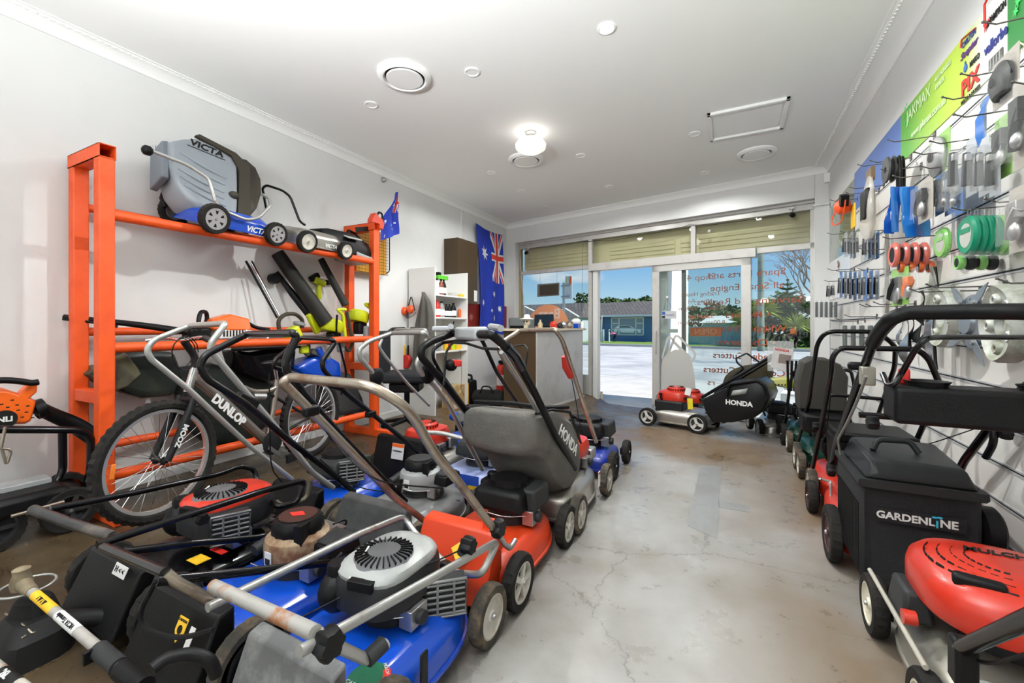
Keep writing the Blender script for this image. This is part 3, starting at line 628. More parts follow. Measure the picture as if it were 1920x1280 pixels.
dome(p.x, p.y, 'glowing ribbed glass lamp hanging from the middle of the ceiling', 42)
for tx_, ty_, lb_, pw_ in ((-1.75, -.45, 'on the left', 175), (-.75, -.6, 'on the right', 440), (-1.3, -2.4, 'by the back wall', 120)):  # unseen uplighters added behind the camera to brighten the ceiling
    o = thing('fill_lamp', 'unseen uplighter added as fill light behind the camera '+lb_, 'fill lamp', (tx_, ty_, 0))
    b = MB(); b.lathe([(0, 0), (.13, 0), (.13, .02), (0, .03)], BLACK); b.build('base', o); b = MB(); b.tube([(0, 0, .02), (0, 0, 1.6)], .012, BLACK); b.build('pole', o)
    b = MB(); b.lathe([(.03, 1.58), (.13, 1.66), (.15, 1.70), (.145, 1.70), (.12, 1.665), (.02, 1.6)], WHITE); b.build('bowl', o)
    ld = bpy.data.lights.new('fill_uplight', 'SPOT'); ld.energy = pw_; ld.spot_size = 2.5; ld.spot_blend = .9; ld.shadow_soft_size = .1; ld.color = (.965, .995, 1)
    lo = bpy.data.objects.new('fill_uplight', ld); C.objects.link(lo); lo.parent = o; lo.location = (0, 0, 1.72); lo.rotation_euler = (PI-.5 if ty_ > -2 else PI, 0, 0)
b = MB(); b.bb(-3.2, .5, YB, YB+.03, .5, 2.3, MALU); struct(b.build('trim_fill_panel', bevel=.004))  # frame of the added fill panel, out of view
b = MB(); b.bb(-3.1, .4, YB+.03, YB+.035, .6, 2.2, mat('fill_panel_glow', (.95, .97, 1), .5, emit=1.2)); struct(b.build('fill_panel_back'))  # glowing panel added on the unseen back wall as fill light
def small(name, lab, cat, u, v, X=None, F=None, build=None): pass
# motion sensors and cameras
pq = wF(1552, 333, -.05); o = tag(MB().box(0, 0, 0, .07, .05, .11, MCEIL, TR(rz=-.3)).build('motion_sensor', bevel=.012), 'small white motion sensor high in the right front corner', 'sensor'); o.location = pq
pq = pX(718, 318, XL); o = tag(MB().lathe([(0, 0), (.03, 0), (.022, .03), (.008, .05), (0, .05)], STEEL, TR(ry=PI/2)).build('wall_bracket'), 'tiny metal bracket on the left cornice above the rack', 'bracket'); o.location = (XL, pq.y, pq.z-.12)
def cctv(lab, u, v, off):
    p = wF(u, v, off); o = thing('security_camera', lab, 'security camera', p, math.atan2(WD.y, WD.x))
    b = MB(); b.lathe([(0, 0), (.028, 0), (.028, .07), (.022, .085), (0, .085)], BLACK, TR(rx=PI/2+.35, rz=.3)); b.build('camera_body', o)
    b = MB(); b.tube([(0, 0, .0), (0, .03, .05), (0, .05, .09)], .012, MALU); b.build('arm', o)
    b = MB(); b.bb(-.03, .03, .03, .07, .07, .1, MALU); b.build('mount', o, bevel=.004)
cctv('dark security camera at the top left corner of the shop front', 988, 473, .04); cctv('dark security camera at the top right corner of the shop front', 1484, 402, .04)
pq = wF(1330, 434, GY-.02); o = tag(MB().lathe([(0, 0), (.022, 0), (.022, .03), (.012, .04), (0, .04)], MALU, TR(rx=PI/2)).build('window_sensor'), 'small white knob sensor on the glass above the door', 'sensor'); o.location = pq
# cables along the head
b = MB(); pts = [wF(u, v, .09) for u, v in ((973, 418), (975, 455), (974, 470), (978, 520), (985, 600))]; b.tube(pts, .006, STEEL)
tag(b.build('conduit'), 'thin metal conduit down the left edge of the shop front', 'pipe')
b = MB(); b.tube([wF(u, v, .085) for u, v in ((1095, 453), (1150, 450), (1230, 437), (1285, 424), (1292, 421))], .003, BLACK, n=6); b.tube([wF(u, v, .085) for u, v in ((1292, 421), (1330, 422), (1400, 413), (1478, 400))], .003, BLACK, n=6)
tag(b.build('cable'), 'thin black cable drooping along the shutter boxes', 'cable')
b = MB(); b.tube([wF(u, v, .085) for u, v in ((1093, 455), (1092, 480), (1091, 560), (1091, 612))], .002, BLACK, n=6); tag(b.build('cable'), 'thin black cord hanging in the left window', 'cable')
# ---------- lettering on the glass ----------
MVIN = mat('rust_orange_vinyl', (.42, .075, .012), .5); MVIN2 = mat('dark_vinyl', (.20, .10, .07), .5)
def glass_text(name, s, uR, uL, vR, vL, off, h, m, bold=.0):
    a = pF(uR, vR, off); c = pF(uL, vL, off); mid = (a+c)/2; mid.y = off
    root = MB(); M = FM @ frame(mid, (-1, 0, 0), (0, 0, 1))
    o = lettering(name, s, Matrix.Identity(4), h, m, None, bold=bold)
    w_ = max(v.co.x for v in o.data.vertices)-min(v.co.x for v in o.data.vertices)
    o.data.transform(Matrix.Diagonal(((a.x-c.x)/w_, 1, 1, 1))); o.data.transform(M); return o
gt = [('Spare Parts and', 1473, 1328, 508, 518), ('all Small Engine', 1470, 1332, 535, 540), ('Servicing and Repairs:', 1506, 1303, 561, 567), ('\u2022 Mowers', 1444, 1360.6, 590, 590), ('\u2022 Whipper Snippers', 1490, 1318, 616, 616),
      ('\u2022 Chainsaws', 1455, 1347, 642, 642), ('\u2022 Hedge Cutters', 1470, 1337, 668, 668), ('\u2022 Concrete Cutters', 1487, 1319, 698, 695)]
for i, (s, a, c, v1, v2) in enumerate(gt):
    o = glass_text('window_lettering', s, a, c, v1, v2, GY+.018, .115, MVIN, bold=.012 if i > 2 else 0)
    tag(o, 'mirrored rust lettering on the right window, line reading %s' % s.strip('\u2022 :'), 'lettering')
o = glass_text('window_lettering', 'rs', 1340, 1327, 717, 717, GY+.018, .115, MVIN); tag(o, 'last partly hidden mirrored letters low on the right window', 'lettering')
for s, a, c, v1, v2, h in (('Shop 4', 1342, 1288, 517, 523, .115), ('Trading Hours:', 1351, 1277, 549, 553, .085), ('Mon - Fri', 1335, 1291, 564, 566, .08), ('8.30am - 5.00pm', 1358, 1273, 577, 578, .08), ('Saturday', 1338, 1291.5, 592, 594, .08), ('8.00am - 12 noon', 1359.5, 1271.6, 604, 605, .08)):
    o = glass_text('door_lettering', s, a, c, v1, v2, GY-.052, h, MVIN2 if s != 'Saturday' else MVIN); tag(o, 'mirrored opening-hours lettering on the glass door reading %s' % s.strip(':'), 'lettering')
def fquad(b, px, off, th, m):
    p = [FM @ pF(u, v, off) for u, v in px]; q = [FM @ (pF(u, v, off)+Vector((0, -th, 0))) for u, v in px]; n = len(p)
    b.add(p+q, [tuple(range(n)), tuple(range(2*n-1, n-1, -1))]+[(i, (i+1) % n, n+(i+1) % n, n+i) for i in range(n)], m); return b
def fsign(name, lab, cat, px, off, th, m, txt=None, tm=None, size=.05, mirror=True):
    b = MB(); fquad(b, px, off, th, m); c = sum((FM @ pF(u, v, off) for u, v in px), Vector())/len(px)
    r = thing(name, lab, cat, c); o = b.build('board', r, loc=c); o.location = (0, 0, 0)
    if txt:
        t = lettering('lettering', txt, Matrix.Translation(-c) @ FM @ frame(FM.inverted() @ c+Vector((0, -th-.001, 0)), (-1, 0, 0) if mirror else (1, 0, 0), (0, 0, 1)), size, tm, r)
    return r
fsign('open_sign', 'brown-orange sign with mirrored OPEN hanging behind the door glass', 'sign', [(1294, 614), (1353, 613), (1353, 630), (1294, 630)], GY+.012, .004, mat('back_of_orange_sign', (.42, .10, .02), .6), 'OPEN', mat('pale_orange_print', (.55, .28, .15), .6), .11)
r = fsign('closed_sign', 'small grey Closed sign hanging on the door glass', 'sign', [(1241, 583), (1268, 583), (1268, 597.5), (1241, 597)], GY-.055, .004, mat('grey_card', (.55, .56, .56), .6), 'Closed', mat('blue_print', (.03, .10, .35), .6), .045, mirror=False)
b = MB(); c0 = Vector(r.location)
fquad(b, [(1241.5, 584), (1247, 584), (1247, 590), (1241.5, 590)], GY-.0605, .001, mat('blue_print')); fquad(b, [(1241.5, 592), (1247, 592), (1247, 596), (1241.5, 596)], GY-.0605, .001, BLAB); o = b.build('emblem', r, loc=c0); o.location = (0, 0, 0)
b = MB(); pc = wF(1251, 557, GY-.056); b.tube([wF(1244, 583, GY-.058), pc, wF(1262, 583, GY-.058)], .002, BLACK, n=6); b.lathe([(0, -.01), (.02, 0), (.016, .008), (0, .01)], MALU, Matrix.Translation(pc) @ TR(rx=PI/2)); o = b.build('hanger', r, loc=c0); o.location = (0, 0, 0)
b = MB(); fquad(b, [(1239, 616.5), (1271, 616.5), (1271, 623.5), (1239, 623.5)], GY-.054, .002, mat('grey_green_tape', (.25, .31, .28), .6)); tag(b.build('tape_strip'), 'grey-green strip stuck across the left of the door glass', 'tape')
# mower-shaped frosted decal
MDEC = mat('frosted_decal', (.50, .495, .47), .6)
b = MB(); z_ = GY-.054
fquad(b, [(1239.5, 762), (1239.5, 690), (1243, 672), (1252, 662), (1266, 655), (1280, 656), (1292, 668), (1298, 682), (1302, 700), (1304, 730), (1302, 762)], z_, .001, MDEC)
def strip(pts, w_):
    P_ = round_path([V(u, v, 0) for u, v in pts], 8); up = []; dn = []
    for i, p in enumerate(P_):
        t = (P_[min(i+1, len(P_)-1)]-P_[max(i-1, 0)]).normalized(); n_ = V(-t.y, t.x, 0)*w_/2; up.append(p+n_); dn.append(p-n_)
    for i in range(len(P_)-1): fquad(b, [(up[i].x, up[i].y), (up[i+1].x, up[i+1].y), (dn[i+1].x, dn[i+1].y), (dn[i].x, dn[i].y)], z_-.0012, .001, MDEC)
strip([(1241, 672), (1254, 628), (1264, 640), (1297, 672)], 3.2); strip([(1241, 690), (1266, 630), (1272, 630), (1305, 664), (1300, 674), (1296, 678)], 4.2); strip([(1243, 700), (1262, 640), (1292, 675)], 3)
tag(b.build('window_decal'), 'frosted mower-shaped decal on the lower half of the glass door', 'decal')
# orange half-disc sign and hanging dark board in the left window
b = MB(); ctr = pF(1027, 618, GY-.01); R = .43
b.prism([(ctr.x+R*math.cos(PI*k/24), ctr.z+R*math.sin(PI*k/24)) for k in range(25)]+[(ctr.x-R, ctr.z-.3), (ctr.x+R, ctr.z-.3)], 0, .002, mat('translucent_orange_sticker', (.80, .33, .16), .6, emit=0), FM @ Matrix(((1, 0, 0, 0), (0, 0, -1, GY-.004), (0, 1, 0, 0), (0, 0, 0, 1))))
r = thing('window_sticker', 'round orange sticker with mirrored lettering on the left window', 'sticker', FM @ ctr); o = b.build('disc', r, loc=FM @ ctr); o.location = (0, 0, 0)
q = pF(1030, 589, GY-.01); lettering('lettering', 'Bazz', Matrix.Translation(-(FM @ ctr)) @ FM @ frame(Vector((q.x, GY-.010, q.z)), (-1, 0, 0), (0, 0, 1)), .24, mat('pale_orange_print2', (.82, .60, .50), .6), r, bold=.02)
r = fsign('hanging_board', 'dark framed board hanging high in the left window', 'sign', [(1009.5, 533), (1049, 530), (1048.5, 554), (1009, 556.5)], GY-.05, .03, mat('grey_board_frame', (.16, .16, .15), .5))
b = MB(); fquad(b, [(1012, 535), (1047, 532), (1046.5, 552), (1012, 554)], GY-.081, .003, mat('dark_board', (.055, .045, .03), .6)); c0 = Vector(r.location); o = b.build('panel', r, loc=c0); o.location = (0, 0, 0)
b = MB(); b.tube([wF(1013, 533, GY-.06), wF(1012, 511, GY-.06)], .0015, BLACK, n=5); b.tube([wF(1044, 531, GY-.06), wF(1044, 508, GY-.06)], .0015, BLACK, n=5); o = b.build('string', r, loc=c0); o.location = (0, 0, 0)
# ================= wheels, engines, mowers =================
def wheel(parent, x, y, z, r, w_, tyre=None, hub=None, style='spoke', out=1, name='wheel', M=None):
    "wheel whose axle runs along local x; out = +1 when its outer face looks to +x"
    tyre = tyre or RUB; hub = hub or WHUB; B = TR(x, y, z, ry=PI/2*out)
    if M is not None: B = M @ B
    b = MB(); ri = r*.70; n = 44
    prof = [(ri, -w_/2), (r*.93, -w_/2), (r*.985, -w_*.38), (r, -w_*.2), (r, w_*.2), (r*.985, w_*.38), (r*.93, w_/2), (ri, w_/2)]
    prof.append(prof[0]); b.lathe(prof, tyre, B, n=n, mod=lambda k, q: q*(.972 if k % 2 and q > r*.97 else 1)); t = b.build(name, parent, sharp=28)
    h = MB(); zo = w_/2
    h.lathe([(ri*1.0, -w_*.45), (ri*1.02, zo*.9), (ri*.90, zo*.95), (ri*.86, zo*.55), (ri*.86, -w_*.45)], hub, B, n=36)
    if style == 'disc':
        h.lathe([(0, zo*.8), (r*.16, zo*.95), (r*.2, zo*.6), (ri*.6, zo*.5), (ri*.88, zo*.75), (ri*.88, zo*.4), (0, zo*.4)], hub, B, n=28)
    elif style == 'slot':
        h.lathe([(0, zo*.75), (ri*.45, zo*.8), (ri*.88, zo*.8), (ri*.88, zo*.45), (0, zo*.45)], hub, B, n=28)
        for k in range(6): a = 2*PI*k/6; h.prism([(ri*.45*math.cos(a-.10), ri*.45*math.sin(a-.10)), (ri*.78*math.cos(a-.2), ri*.78*math.sin(a-.2)), (ri*.78*math.cos(a+.2), ri*.78*math.sin(a+.2)), (ri*.45*math.cos(a+.10), ri*.45*math.sin(a+.10))], zo*.8, zo*.83, BLACK, B)
    else:
        ns = 5 if style == 'spoke' else 3
        h.lathe([(0, zo*1.1), (r*.13, zo*1.1), (r*.18, zo*.8), (r*.18, -zo*.5), (0, -zo*.5)], hub, B, n=20)
        for k in range(ns):
            a = 2*PI*k/ns+.3; c, s_ = math.cos(a), math.sin(a); q = r*(.075 if ns == 5 else .13)
            h.prism([(c*r*.14-s_*q, s_*r*.14+c*q), (c*ri*.9-s_*q*1.25, s_*ri*.9+c*q*1.25), (c*ri*.9+s_*q*1.25, s_*ri*.9-c*q*1.25), (c*r*.14+s_*q, s_*r*.14-c*q)], zo*.35, zo*.85, hub, B)
        h.lathe([(ri*.88, -zo*.3), (0, -zo*.35), (0, -zo*.5), (ri*.88, -zo*.45)], mat('wheel_back', (.05, .05, .05), .7), B, n=24)
    h.build('hub', t, sharp=30); h = MB(); h.lathe([(0, zo*1.25), (r*.06, zo*1.25), (r*.085, zo*1.0), (0, zo*.9)], STEEL if hub is not BLACK else GREYP, B, n=12); h.build('axle_bolt', t)
    return t
def outline(L_, W_, nose=.5, n=40, sq=2.6, tail=6.):
    pts = []
    for k in range(n):
        a = 2*PI*k/n; c, s_ = math.cos(a), math.sin(a); e_ = sq if s_ > 0 else tail
        r = (abs(c)**e_+abs(s_)**e_)**(-1/e_); pts.append((c*r*W_/2, s_*r*L_/2))
    return pts
def deck(root, m, L_=.52, W_=.46, z0=.055, z1=.17, z2=.20, M=None, name='deck', y=0, volute=0):
    b = MB(); o = outline(L_, W_)
    def ring(sc, z, dy=0): return [(px*sc*(1+volute*max(0, px*py)*8), py*sc+y+dy, z) for px, py in o]
    b.loft([ring(1.03, z0), ring(1.03, z0+.012), ring(1.0, z0+.014), ring(.99, z1-.03), ring(.965, z1-.008), ring(.90, z1+.004), ring(.80, z2-.006), ring(.72, z2), ring(.25, z2+.004)], m, M)
    return b.build(name, root, sharp=50)
def engine(root, x, y, z, style, col=None, rz=0, s=1., sw=(1, 1)):
    """vertical-shaft engine; its front is +y. styles: a = big moulded cowl with round grille, b = old drum cowl, h = honda-like dome, d = plain dark"""
    B = TR(x, y, z, rz=rz, s=s); col = col or GREYP; E_ = []
    def P_(b, name, lab=None, **k): o = b.build(name, root, label=lab, **k); E_.append(o); return o
    b = MB()   # crankcase with fins
    b.lathe([(0, 0), (.095, 0), (.10, .02), (.085, .06), (.075, .10), (0, .10)], DKGREY, B, n=24); b.box(.0, .085, .07, .12, .09, .10, STEEL, B)
    for k in range(5): b.box(0, .105, .035+k*.018, .15, .11, .005, STEEL, B)
    P_(b, 'engine_block')
    b = MB(); b.lathe([(0, 0), (.010, 0), (.010, .03), (.006, .05), (0, .05)], WPR, B @ TR(0, .13, .075, rx=-PI/2), n=10); b.tube([(0, .18, .075), (.03, .20, .09), (.06, .17, .13), (.07, .10, .14)], .004, BLACK, rr=.03, n=6, M=B); P_(b, 'spark_plug')
    b = MB(); b.box(.125, -.03, .05, .05, .08, .06, STEEL, B); b.lathe([(0, 0), (.022, 0), (.022, .02), (0, .02)], DKGREY, B @ TR(.15, -.03, .05, ry=PI/2), n=14); b.tube([(.12, -.07, .06), (.05, -.14, .07), (-.05, -.15, .08)], .003, CHR, n=5, M=B, rr=.03); P_(b, 'carburettor', bevel=.004)
    b = MB(); b.tube([(-.10, .06, .02), (-.13, .08, .10), (-.135, .085, .14)], .010, BLACK, n=8, M=B, rr=.02); b.lathe([(0, 0), (.016, 0), (.016, .015), (0, .018)], YEL if style == 'b' else BLACK, B @ TR(-.135, .085, .14), n=12); P_(b, 'oil_filler')
    if style == 'a':
        b = MB(); o = outline(.34, .27, n=40, sq=3., tail=3.5); rr = lambda sc, zz: [(px*sc, py*sc, zz) for px, py in o]
        b.loft([rr(.90, .075), rr(.99, .085), rr(1.0, .13), rr(.98, .165), rr(.93, .178)], mat('engine_black', (.020, .020, .022), .42, bump=.06, bs=80), B); sh = P_(b, 'engine_cowl')
        b = MB(); b.loft([rr(.93, .176), rr(.94, .188), rr(.88, .203), rr(.72, .212), rr(.3, .214)], col, B, caps=True); tp = P_(b, 'top_cover', lab='coloured top cover')
        g = MB(); g.lathe([(0, .228), (.05, .227), (.085, .220), (.105, .208), (.105, .19), (0, .19)], mat('grille_plastic', (.10, .10, .105), .4), B @ TR(0, -.03, 0), n=40); gr = P_(g, 'recoil_grille'); 
        g = MB()
        for k in range(30):
            a = 2*PI*k/30
            if -.9 < a-PI*.5 < .9: pass
            c, s_ = math.cos(a), math.sin(a); g.box(0, 0, 0, .042, .0042, .010, BLACK, B @ TR(c*.074, -.03+s_*.074, .2225, rz=a) @ TR(ry=.16))
        g.build('grille_slots', gr)
        g = MB(); g.tube([(-.02, -.16, .19), (-.05, -.05, .235)], .0035, WPR, M=B, n=6); g.box(-.0, -.165, .185, .085, .026, .03, BLACK, B @ TR(rz=.2)); P_(g, 'starter_handle', bevel=.005)
        f = MB(); f.lathe([(0, .20), (.032, .20), (.036, .19), (.036, .165), (0, .165)], BLACK, B @ TR(-.115, -.12, .0), n=20, mod=lambda k, r: r*(1-.05*(k % 2))); f.sph((-.115, -.11, .11), (.06, .08, .07), BLACK, 9, B); P_(f, 'fuel_tank')
    elif style == 'b':
        b = MB(); b.lathe([(.108, .05), (.115, .06), (.115, .115), (.110, .135), (.088, .150), (.02, .152), (0, .152)], col, B, n=40); P_(b, 'engine_cowl')
        g = MB(); g.lathe([(.088, .145), (.092, .155), (.09, .185), (.078, .20), (0, .205)], BLACK, B, n=32, mod=lambda k, r: r*(1-.045*(k % 2)) if r > .08 else r); g.box(.06, -.06, .165, .03, .05, .07, BLACK, B @ TR(rz=.3)); P_(g, 'recoil_cover')
        g = MB(); g.lathe([(0, .207), (.066, .207), (.068, .203), (0, .203)], mat('dark_brown_disc', (.05, .02, .015), .45) if col is not GREYP else DKGREY, B, n=28); dl_ = P_(g, 'disc_label')
        if col is not GREYP: g = MB(); g.prism([(-.035, -.012), (0, -.024), (.035, .004), (0, .020)], .207, .2085, REDP, B); g.build('red_emblem', dl_)
        f = MB(); f.box(.135, .05, .10, .12, .15, .05, BLACK, B, tx=.85, ty=.9); f.box(.135, .05, .128, .09, .11, .012, DKGREY, B); P_(f, 'air_filter', bevel=.008)
        f = MB(); f.box(0, -.119, .09, .035, .003, .05, WLAB, B @ TR(rz=.0)); f.box(0, -.1207, .082, .026, .001, .022, BLAB, B); P_(f, 'sticker', lab='small white sticker')
        f = MB(); f.tube([(-.1, .03, .07), (-.16, .03, .08), (-.16, -.07, .06)], .022, DKGREY, rr=.03, M=B); P_(f, 'muffler')
    elif style == 'h':
        b = MB(); o = outline(.30, .25, n=36, sq=3.2, tail=3.2); rr = lambda sc, zz: [(px*sc, py*sc, zz) for px, py in o]
        b.loft([rr(.98, .075), rr(1.0, .10), rr(.99, .135), rr(.90, .165), rr(.60, .18), rr(.2, .183)], col, B); P_(b, 'engine_cowl', lab='red engine cowl')
        g = MB(); g.lathe([(.085, .17), (.082, .20), (.07, .212), (0, .216)], col, B @ TR(0, -.02, 0), n=28); rc = P_(g, 'recoil_cover'); g = MB()
        for k in range(20): g.box(0, 0, 0, .03, .004, .004, BLACK, B @ TR(.055*math.cos(k*PI/10), -.02+.055*math.sin(k*PI/10), .2135, rz=k*PI/10))
        for k in range(24): g.box(0, 0, 0, .003, .006, .022, BLACK, B @ TR(.0845*math.cos(k*PI/12), -.02+.0845*math.sin(k*PI/12), .188, rz=k*PI/12))
        g.build('vent_slots', rc)
        f = MB(); f.box(0, .02, .045, .24, .27, .07, BLACK, B); P_(f, 'side_shroud', bevel=.012)
        f = MB(); f.box(.10, .12, .06, .08, .10, .07, STEEL, B); P_(f, 'muffler', bevel=.01)
        f = MB(); f.box(-.06, -.135, .12, .08, .022, .02, BLACK, B); P_(f, 'starter_handle', bevel=.006)
    else:
        b = MB(); b.box(0, 0, .12, .25, .27, .09, col, B, tx=.9, ty=.85); P_(b, 'engine_cowl', bevel=.022, segs=3)
        g = MB(); g.lathe([(.09, .16), (.088, .185), (.06, .195), (0, .197)], BLACK, B, n=28, mod=lambda k, r: r*(1-.05*(k % 2)) if r > .08 else r); P_(g, 'recoil_cover')
        f = MB(); f.box(.12, .02, .12, .08, .16, .09, DKGREY, B, tx=.8); P_(f, 'air_filter', bevel=.012)
        f = MB(); f.box(-.11, .04, .12, .07, .12, .08, BLACK, B); f.lathe([(0, .185), (.024, .185), (.026, .16), (0, .16)], BLACK, B @ TR(-.11, .04, 0)); P_(f, 'fuel_tank', bevel=.012)
    return E_
def muffler_guard(root, x, y, z, rz, w_=.13, h=.11, m=None):
    B = TR(x, y, z, rz=rz); m = m or mat('dull_guard_steel', (.22, .22, .22), .5, .5); b = MB(); b.box(0, 0, 0, w_, .05, h, DKGREY, B)
    b.tube([(-w_/2, -.028, -h/2), (w_/2, -.028, -h/2), (w_/2, -.028, h/2), (-w_/2, -.028, h/2)], .006, m, n=8, closed=True, M=B)
    for k in range(6): b.box(0, -.03, -h/2+h*(k+.5)/6, w_*.94, .006, .007, m, B)
    for k in range(2): b.box(-w_*.2+w_*.4*k, -.03, 0, .008, .006, h, m, B)
    return b.build('muffler_guard', root, bevel=.002)
def knob(root, p, ax, r=.022, l=.03, n=6):
    B = frame(p, (ax[1], -ax[0], 0) if abs(ax[2]) < .9 else (1, 0, 0), (0, 0, 1)); b = MB()
    b.lathe([(0, -l/2), (r*.9, -l/2), (r, -l*.2), (r, l*.2), (r*.9, l/2), (0, l/2)], BLACK, B, n=n*4, mod=lambda k, q: q*(1+.13*math.cos(n*2*PI*k/(n*4)))); return b.build('knob', root)
def tubes(root, name, pts, r, m, rr=.05, n=12, flat=None):
    b = MB(); o = -Vector(root.location); b.tube([Vector(p)+o for p in pts], r, m, n=n, rr=rr); t = b.build(name, root); return t
def cable(root, pts, r=.0028, m=None):
    b = MB(); o = -Vector(root.location); b.tube([Vector(p)+o for p in pts], r, m or BLACK, n=6, rr=.12); return b.build('cable', root)
def mower(lab, x, y, grp=None, rz=0, deckm=None, eng='d', engcol=None, hub=None, hubs='spoke', tyre=None, rf=.09, rb=.10, W_=.46, L_=.54, z2=.17, ex=(0, 0), skip=(), muff=None, es=1.):
    r = thing('lawn_mower', lab, 'lawn mower', (x, y, fz(x, y)), rz, grp)
    deck(r, deckm or BLUE, L_, W_-.05, z2=z2, z1=z2-.03); engine(r, ex[0], ex[1], z2-.005, eng, engcol, s=es)
    for k, (sx, sy) in enumerate(((1, 1), (-1, 1), (1, -1), (-1, -1))):
        if k in skip: continue
        q = rf if sy > 0 else rb; wheel(r, sx*(W_/2), sy*(L_/2-.05), q, q, .045, tyre, hub, hubs, out=sx)
        # height bracket
        b = MB(); b.box(sx*(W_/2-.035), sy*(L_/2-.07), q+.01, .008, .08, .05, DKGREY); b.build('axle_bracket', r, bevel=.003)
    if muff: muffler_guard(r, *muff)
    return r
def chute(root, W_=.36, y=-.27, z0=.06, z1=.24, dy=-.10, m=None, label=None):
    b = MB(); m = m or BLACK
    b.add([(-W_/2, y, z0+.02), (W_/2, y, z0+.02), (W_/2, y, z1), (-W_/2, y, z1), (-W_/2-.01, y+dy, z0), (W_/2+.01, y+dy, z0), (W_/2, y+dy*.35, z1-.01), (-W_/2, y+dy*.35, z1-.01)],
          [(0, 1, 2, 3), (4, 7, 6, 5), (0, 4, 5, 1), (3, 2, 6, 7), (0, 3, 7, 4), (1, 5, 6, 2)], m)
    return b.build('rear_chute', root, bevel=.008)
def on_rear(root, w_, h, x, y, z, m, tilt=.35, name='warning_label', txt=None, tm=None, ts=.02, m2=None):
    B = TR(x, y, z, rx=-tilt); b = MB(); b.box(0, 0, 0, w_, .002, h, m, B)
    if m2: b.box(0, -.0015, h*.38, w_, .001, h*.22, m2, B)
    o = b.build(name, root)
    if txt: lettering('lettering', txt, B @ frame((0, -.003, h*.02), (1, 0, 0), (0, 0, 1)), ts, tm or BLAB, o)
    return o
XA, XA1 = -1.22, -.76; XB, XB1 = -1.71, -1.26; XC, XC1 = -2.18, -1.73
LG_ = 'lawn mowers parked on the left of the floor'
def pp_(pts, X0, X1=None):
    "list of (u, v, side) -> points on the mower's left (0) or right (1) handle plane"
    return [pX(u, v, X1 if s_ else X0) for u, v, s_ in pts]
# ---- A: blue deck, grey engine, foreground ----
A = mower('blue lawn mower with grey-topped engine and folded grey handle, nearest the camera', -.99, 1.0, None, deckm=BLUE, eng='a', engcol=mat('grey_engine_cover', (.36, .37, .36), .35, noise=((.25, .25, .24), 8, .5, .8)), hub=WHUB, hubs='disc', tyre=RUBW, rf=.10, rb=.115, W_=.50, L_=.60, ex=(.02, .03), muff=(.165, .12, .22, .75), es=.93, z2=.175)
chute(A, .33, -.27, .05, .27, -.12, mat('worn_grey_flap', (.10, .10, .10), .6, noise=((.25, .25, .24), 9, .45, .7)))
T = .0125
tubes(A, 'handle_upper', pp_([(389, 1139, 0), (671, 1002, 0), (757, 967, 0)], -1.22)+[pX(775, 996, -1.16), pX(853, 1074, -.92)]+pp_([(903, 1078, 1), (934, 1013, 1), (760, 1112, 1), (561, 1222, 1)], 0, -.76), T, SIL, rr=.04)
tubes(A, 'handle_crossbar', [pX(400, 1098, -1.22), pX(500, 1144, -.98), pX(592, 1187, -.76)], .016, mat('rusty_grey_tube', (.45, .44, .41), .4, .4, noise=((.34, .14, .05), 8, .50, .62)), rr=0, n=16)
tubes(A, 'handle_lower', [pX(596, 1186, -.76), pX(620, 1205, -.755), pX(690, 1238, -.755), pX(725, 1205, -.75)], T, SIL, rr=.02)
tubes(A, 'handle_sleeve', [pX(688, 1236, -.75), pX(719, 1206, -.745)], .019, DKGREY, rr=0)
knob(A, pX(616, 1206, -.74)-A.location, (1, 0, 0), .030, .035); knob(A, pX(878, 1022, -.77)-A.location, (1, 0, 0), .026, .04)
cable(A, [pX(878, 1024, -.78), pX(800, 1060, -.85), pX(700, 1088, -.95), pX(560, 1160, -1.1)])
b = MB(); RA = -Vector(A.location); p = pX(795, 1240, -.742)+RA; b.box(p.x, p.y, .15, .008, .03, .10, BLACK, None); b.build('height_lever', A, bevel=.004)
b = MB(); B = TR(.16, -.20, .178, s=.75); b.lathe([(0, 0), (.07, 0), (.07, .003), (0, .003)], mat('green_label', (.01, .10, .05), .5), B, n=32); o = b.build('dial_label', A)
b = MB(); b.lathe([(.05, .003), (.075, .003), (.075, .0045), (.05, .0045)], REDP, B @ TR(rz=.1), n=8, ang=1.0); b.build('red_segment', o)
lettering('lettering', 'CATCH', B @ TR(-.02, -.045, .0045), .022, WPR, o); lettering('lettering', 'MULCH', B @ TR(.03, .055, .006, rz=-.6), .016, WPR, o)
# ---- B: blue deck, rusty engine ----
MRUSTY = mat('rusty_engine_cowl', (.33, .24, .15), .6, .2, noise=((.16, .07, .035), 10, .42, .62))
Bm = mower('blue lawn mower with rust-brown engine drum, second from the camera aisle', -1.48, .98, None, deckm=BLUE, eng='b', engcol=MRUSTY, hub=BLACK, hubs='disc', tyre=RUB, rf=.09, rb=.105, W_=.48, L_=.56, ex=(.02, .08), es=1.0)
chute(Bm, .36, -.24, .04, .26, -.14)
tubes(Bm, 'handle_upper', pp_([(232, 1034, 0), (340, 1020, 0), (486, 1007, 0), (560, 985, 0)], -1.71)+pp_([(640, 1040, 1), (627, 1053, 1), (480, 1070, 1), (292, 1089, 1)], 0, -1.26), T, BLACKG, rr=.03)
tubes(Bm, 'handle_crossbar', [pX(195, 1025, -1.71), pX(311, 1074, -1.26)], .014, BLACKG, rr=0)
tubes(Bm, 'handle_lower', [pX(311, 1074, -1.26), pX(330, 1090, -1.25), pX(372, 1112, -1.25), pX(395, 1125, -1.25)], .013, RUST, rr=.02)
b = MB(); q = Vector((.13, -.37, .17)); B = TR(.08, -.335, .215, rx=-.42)
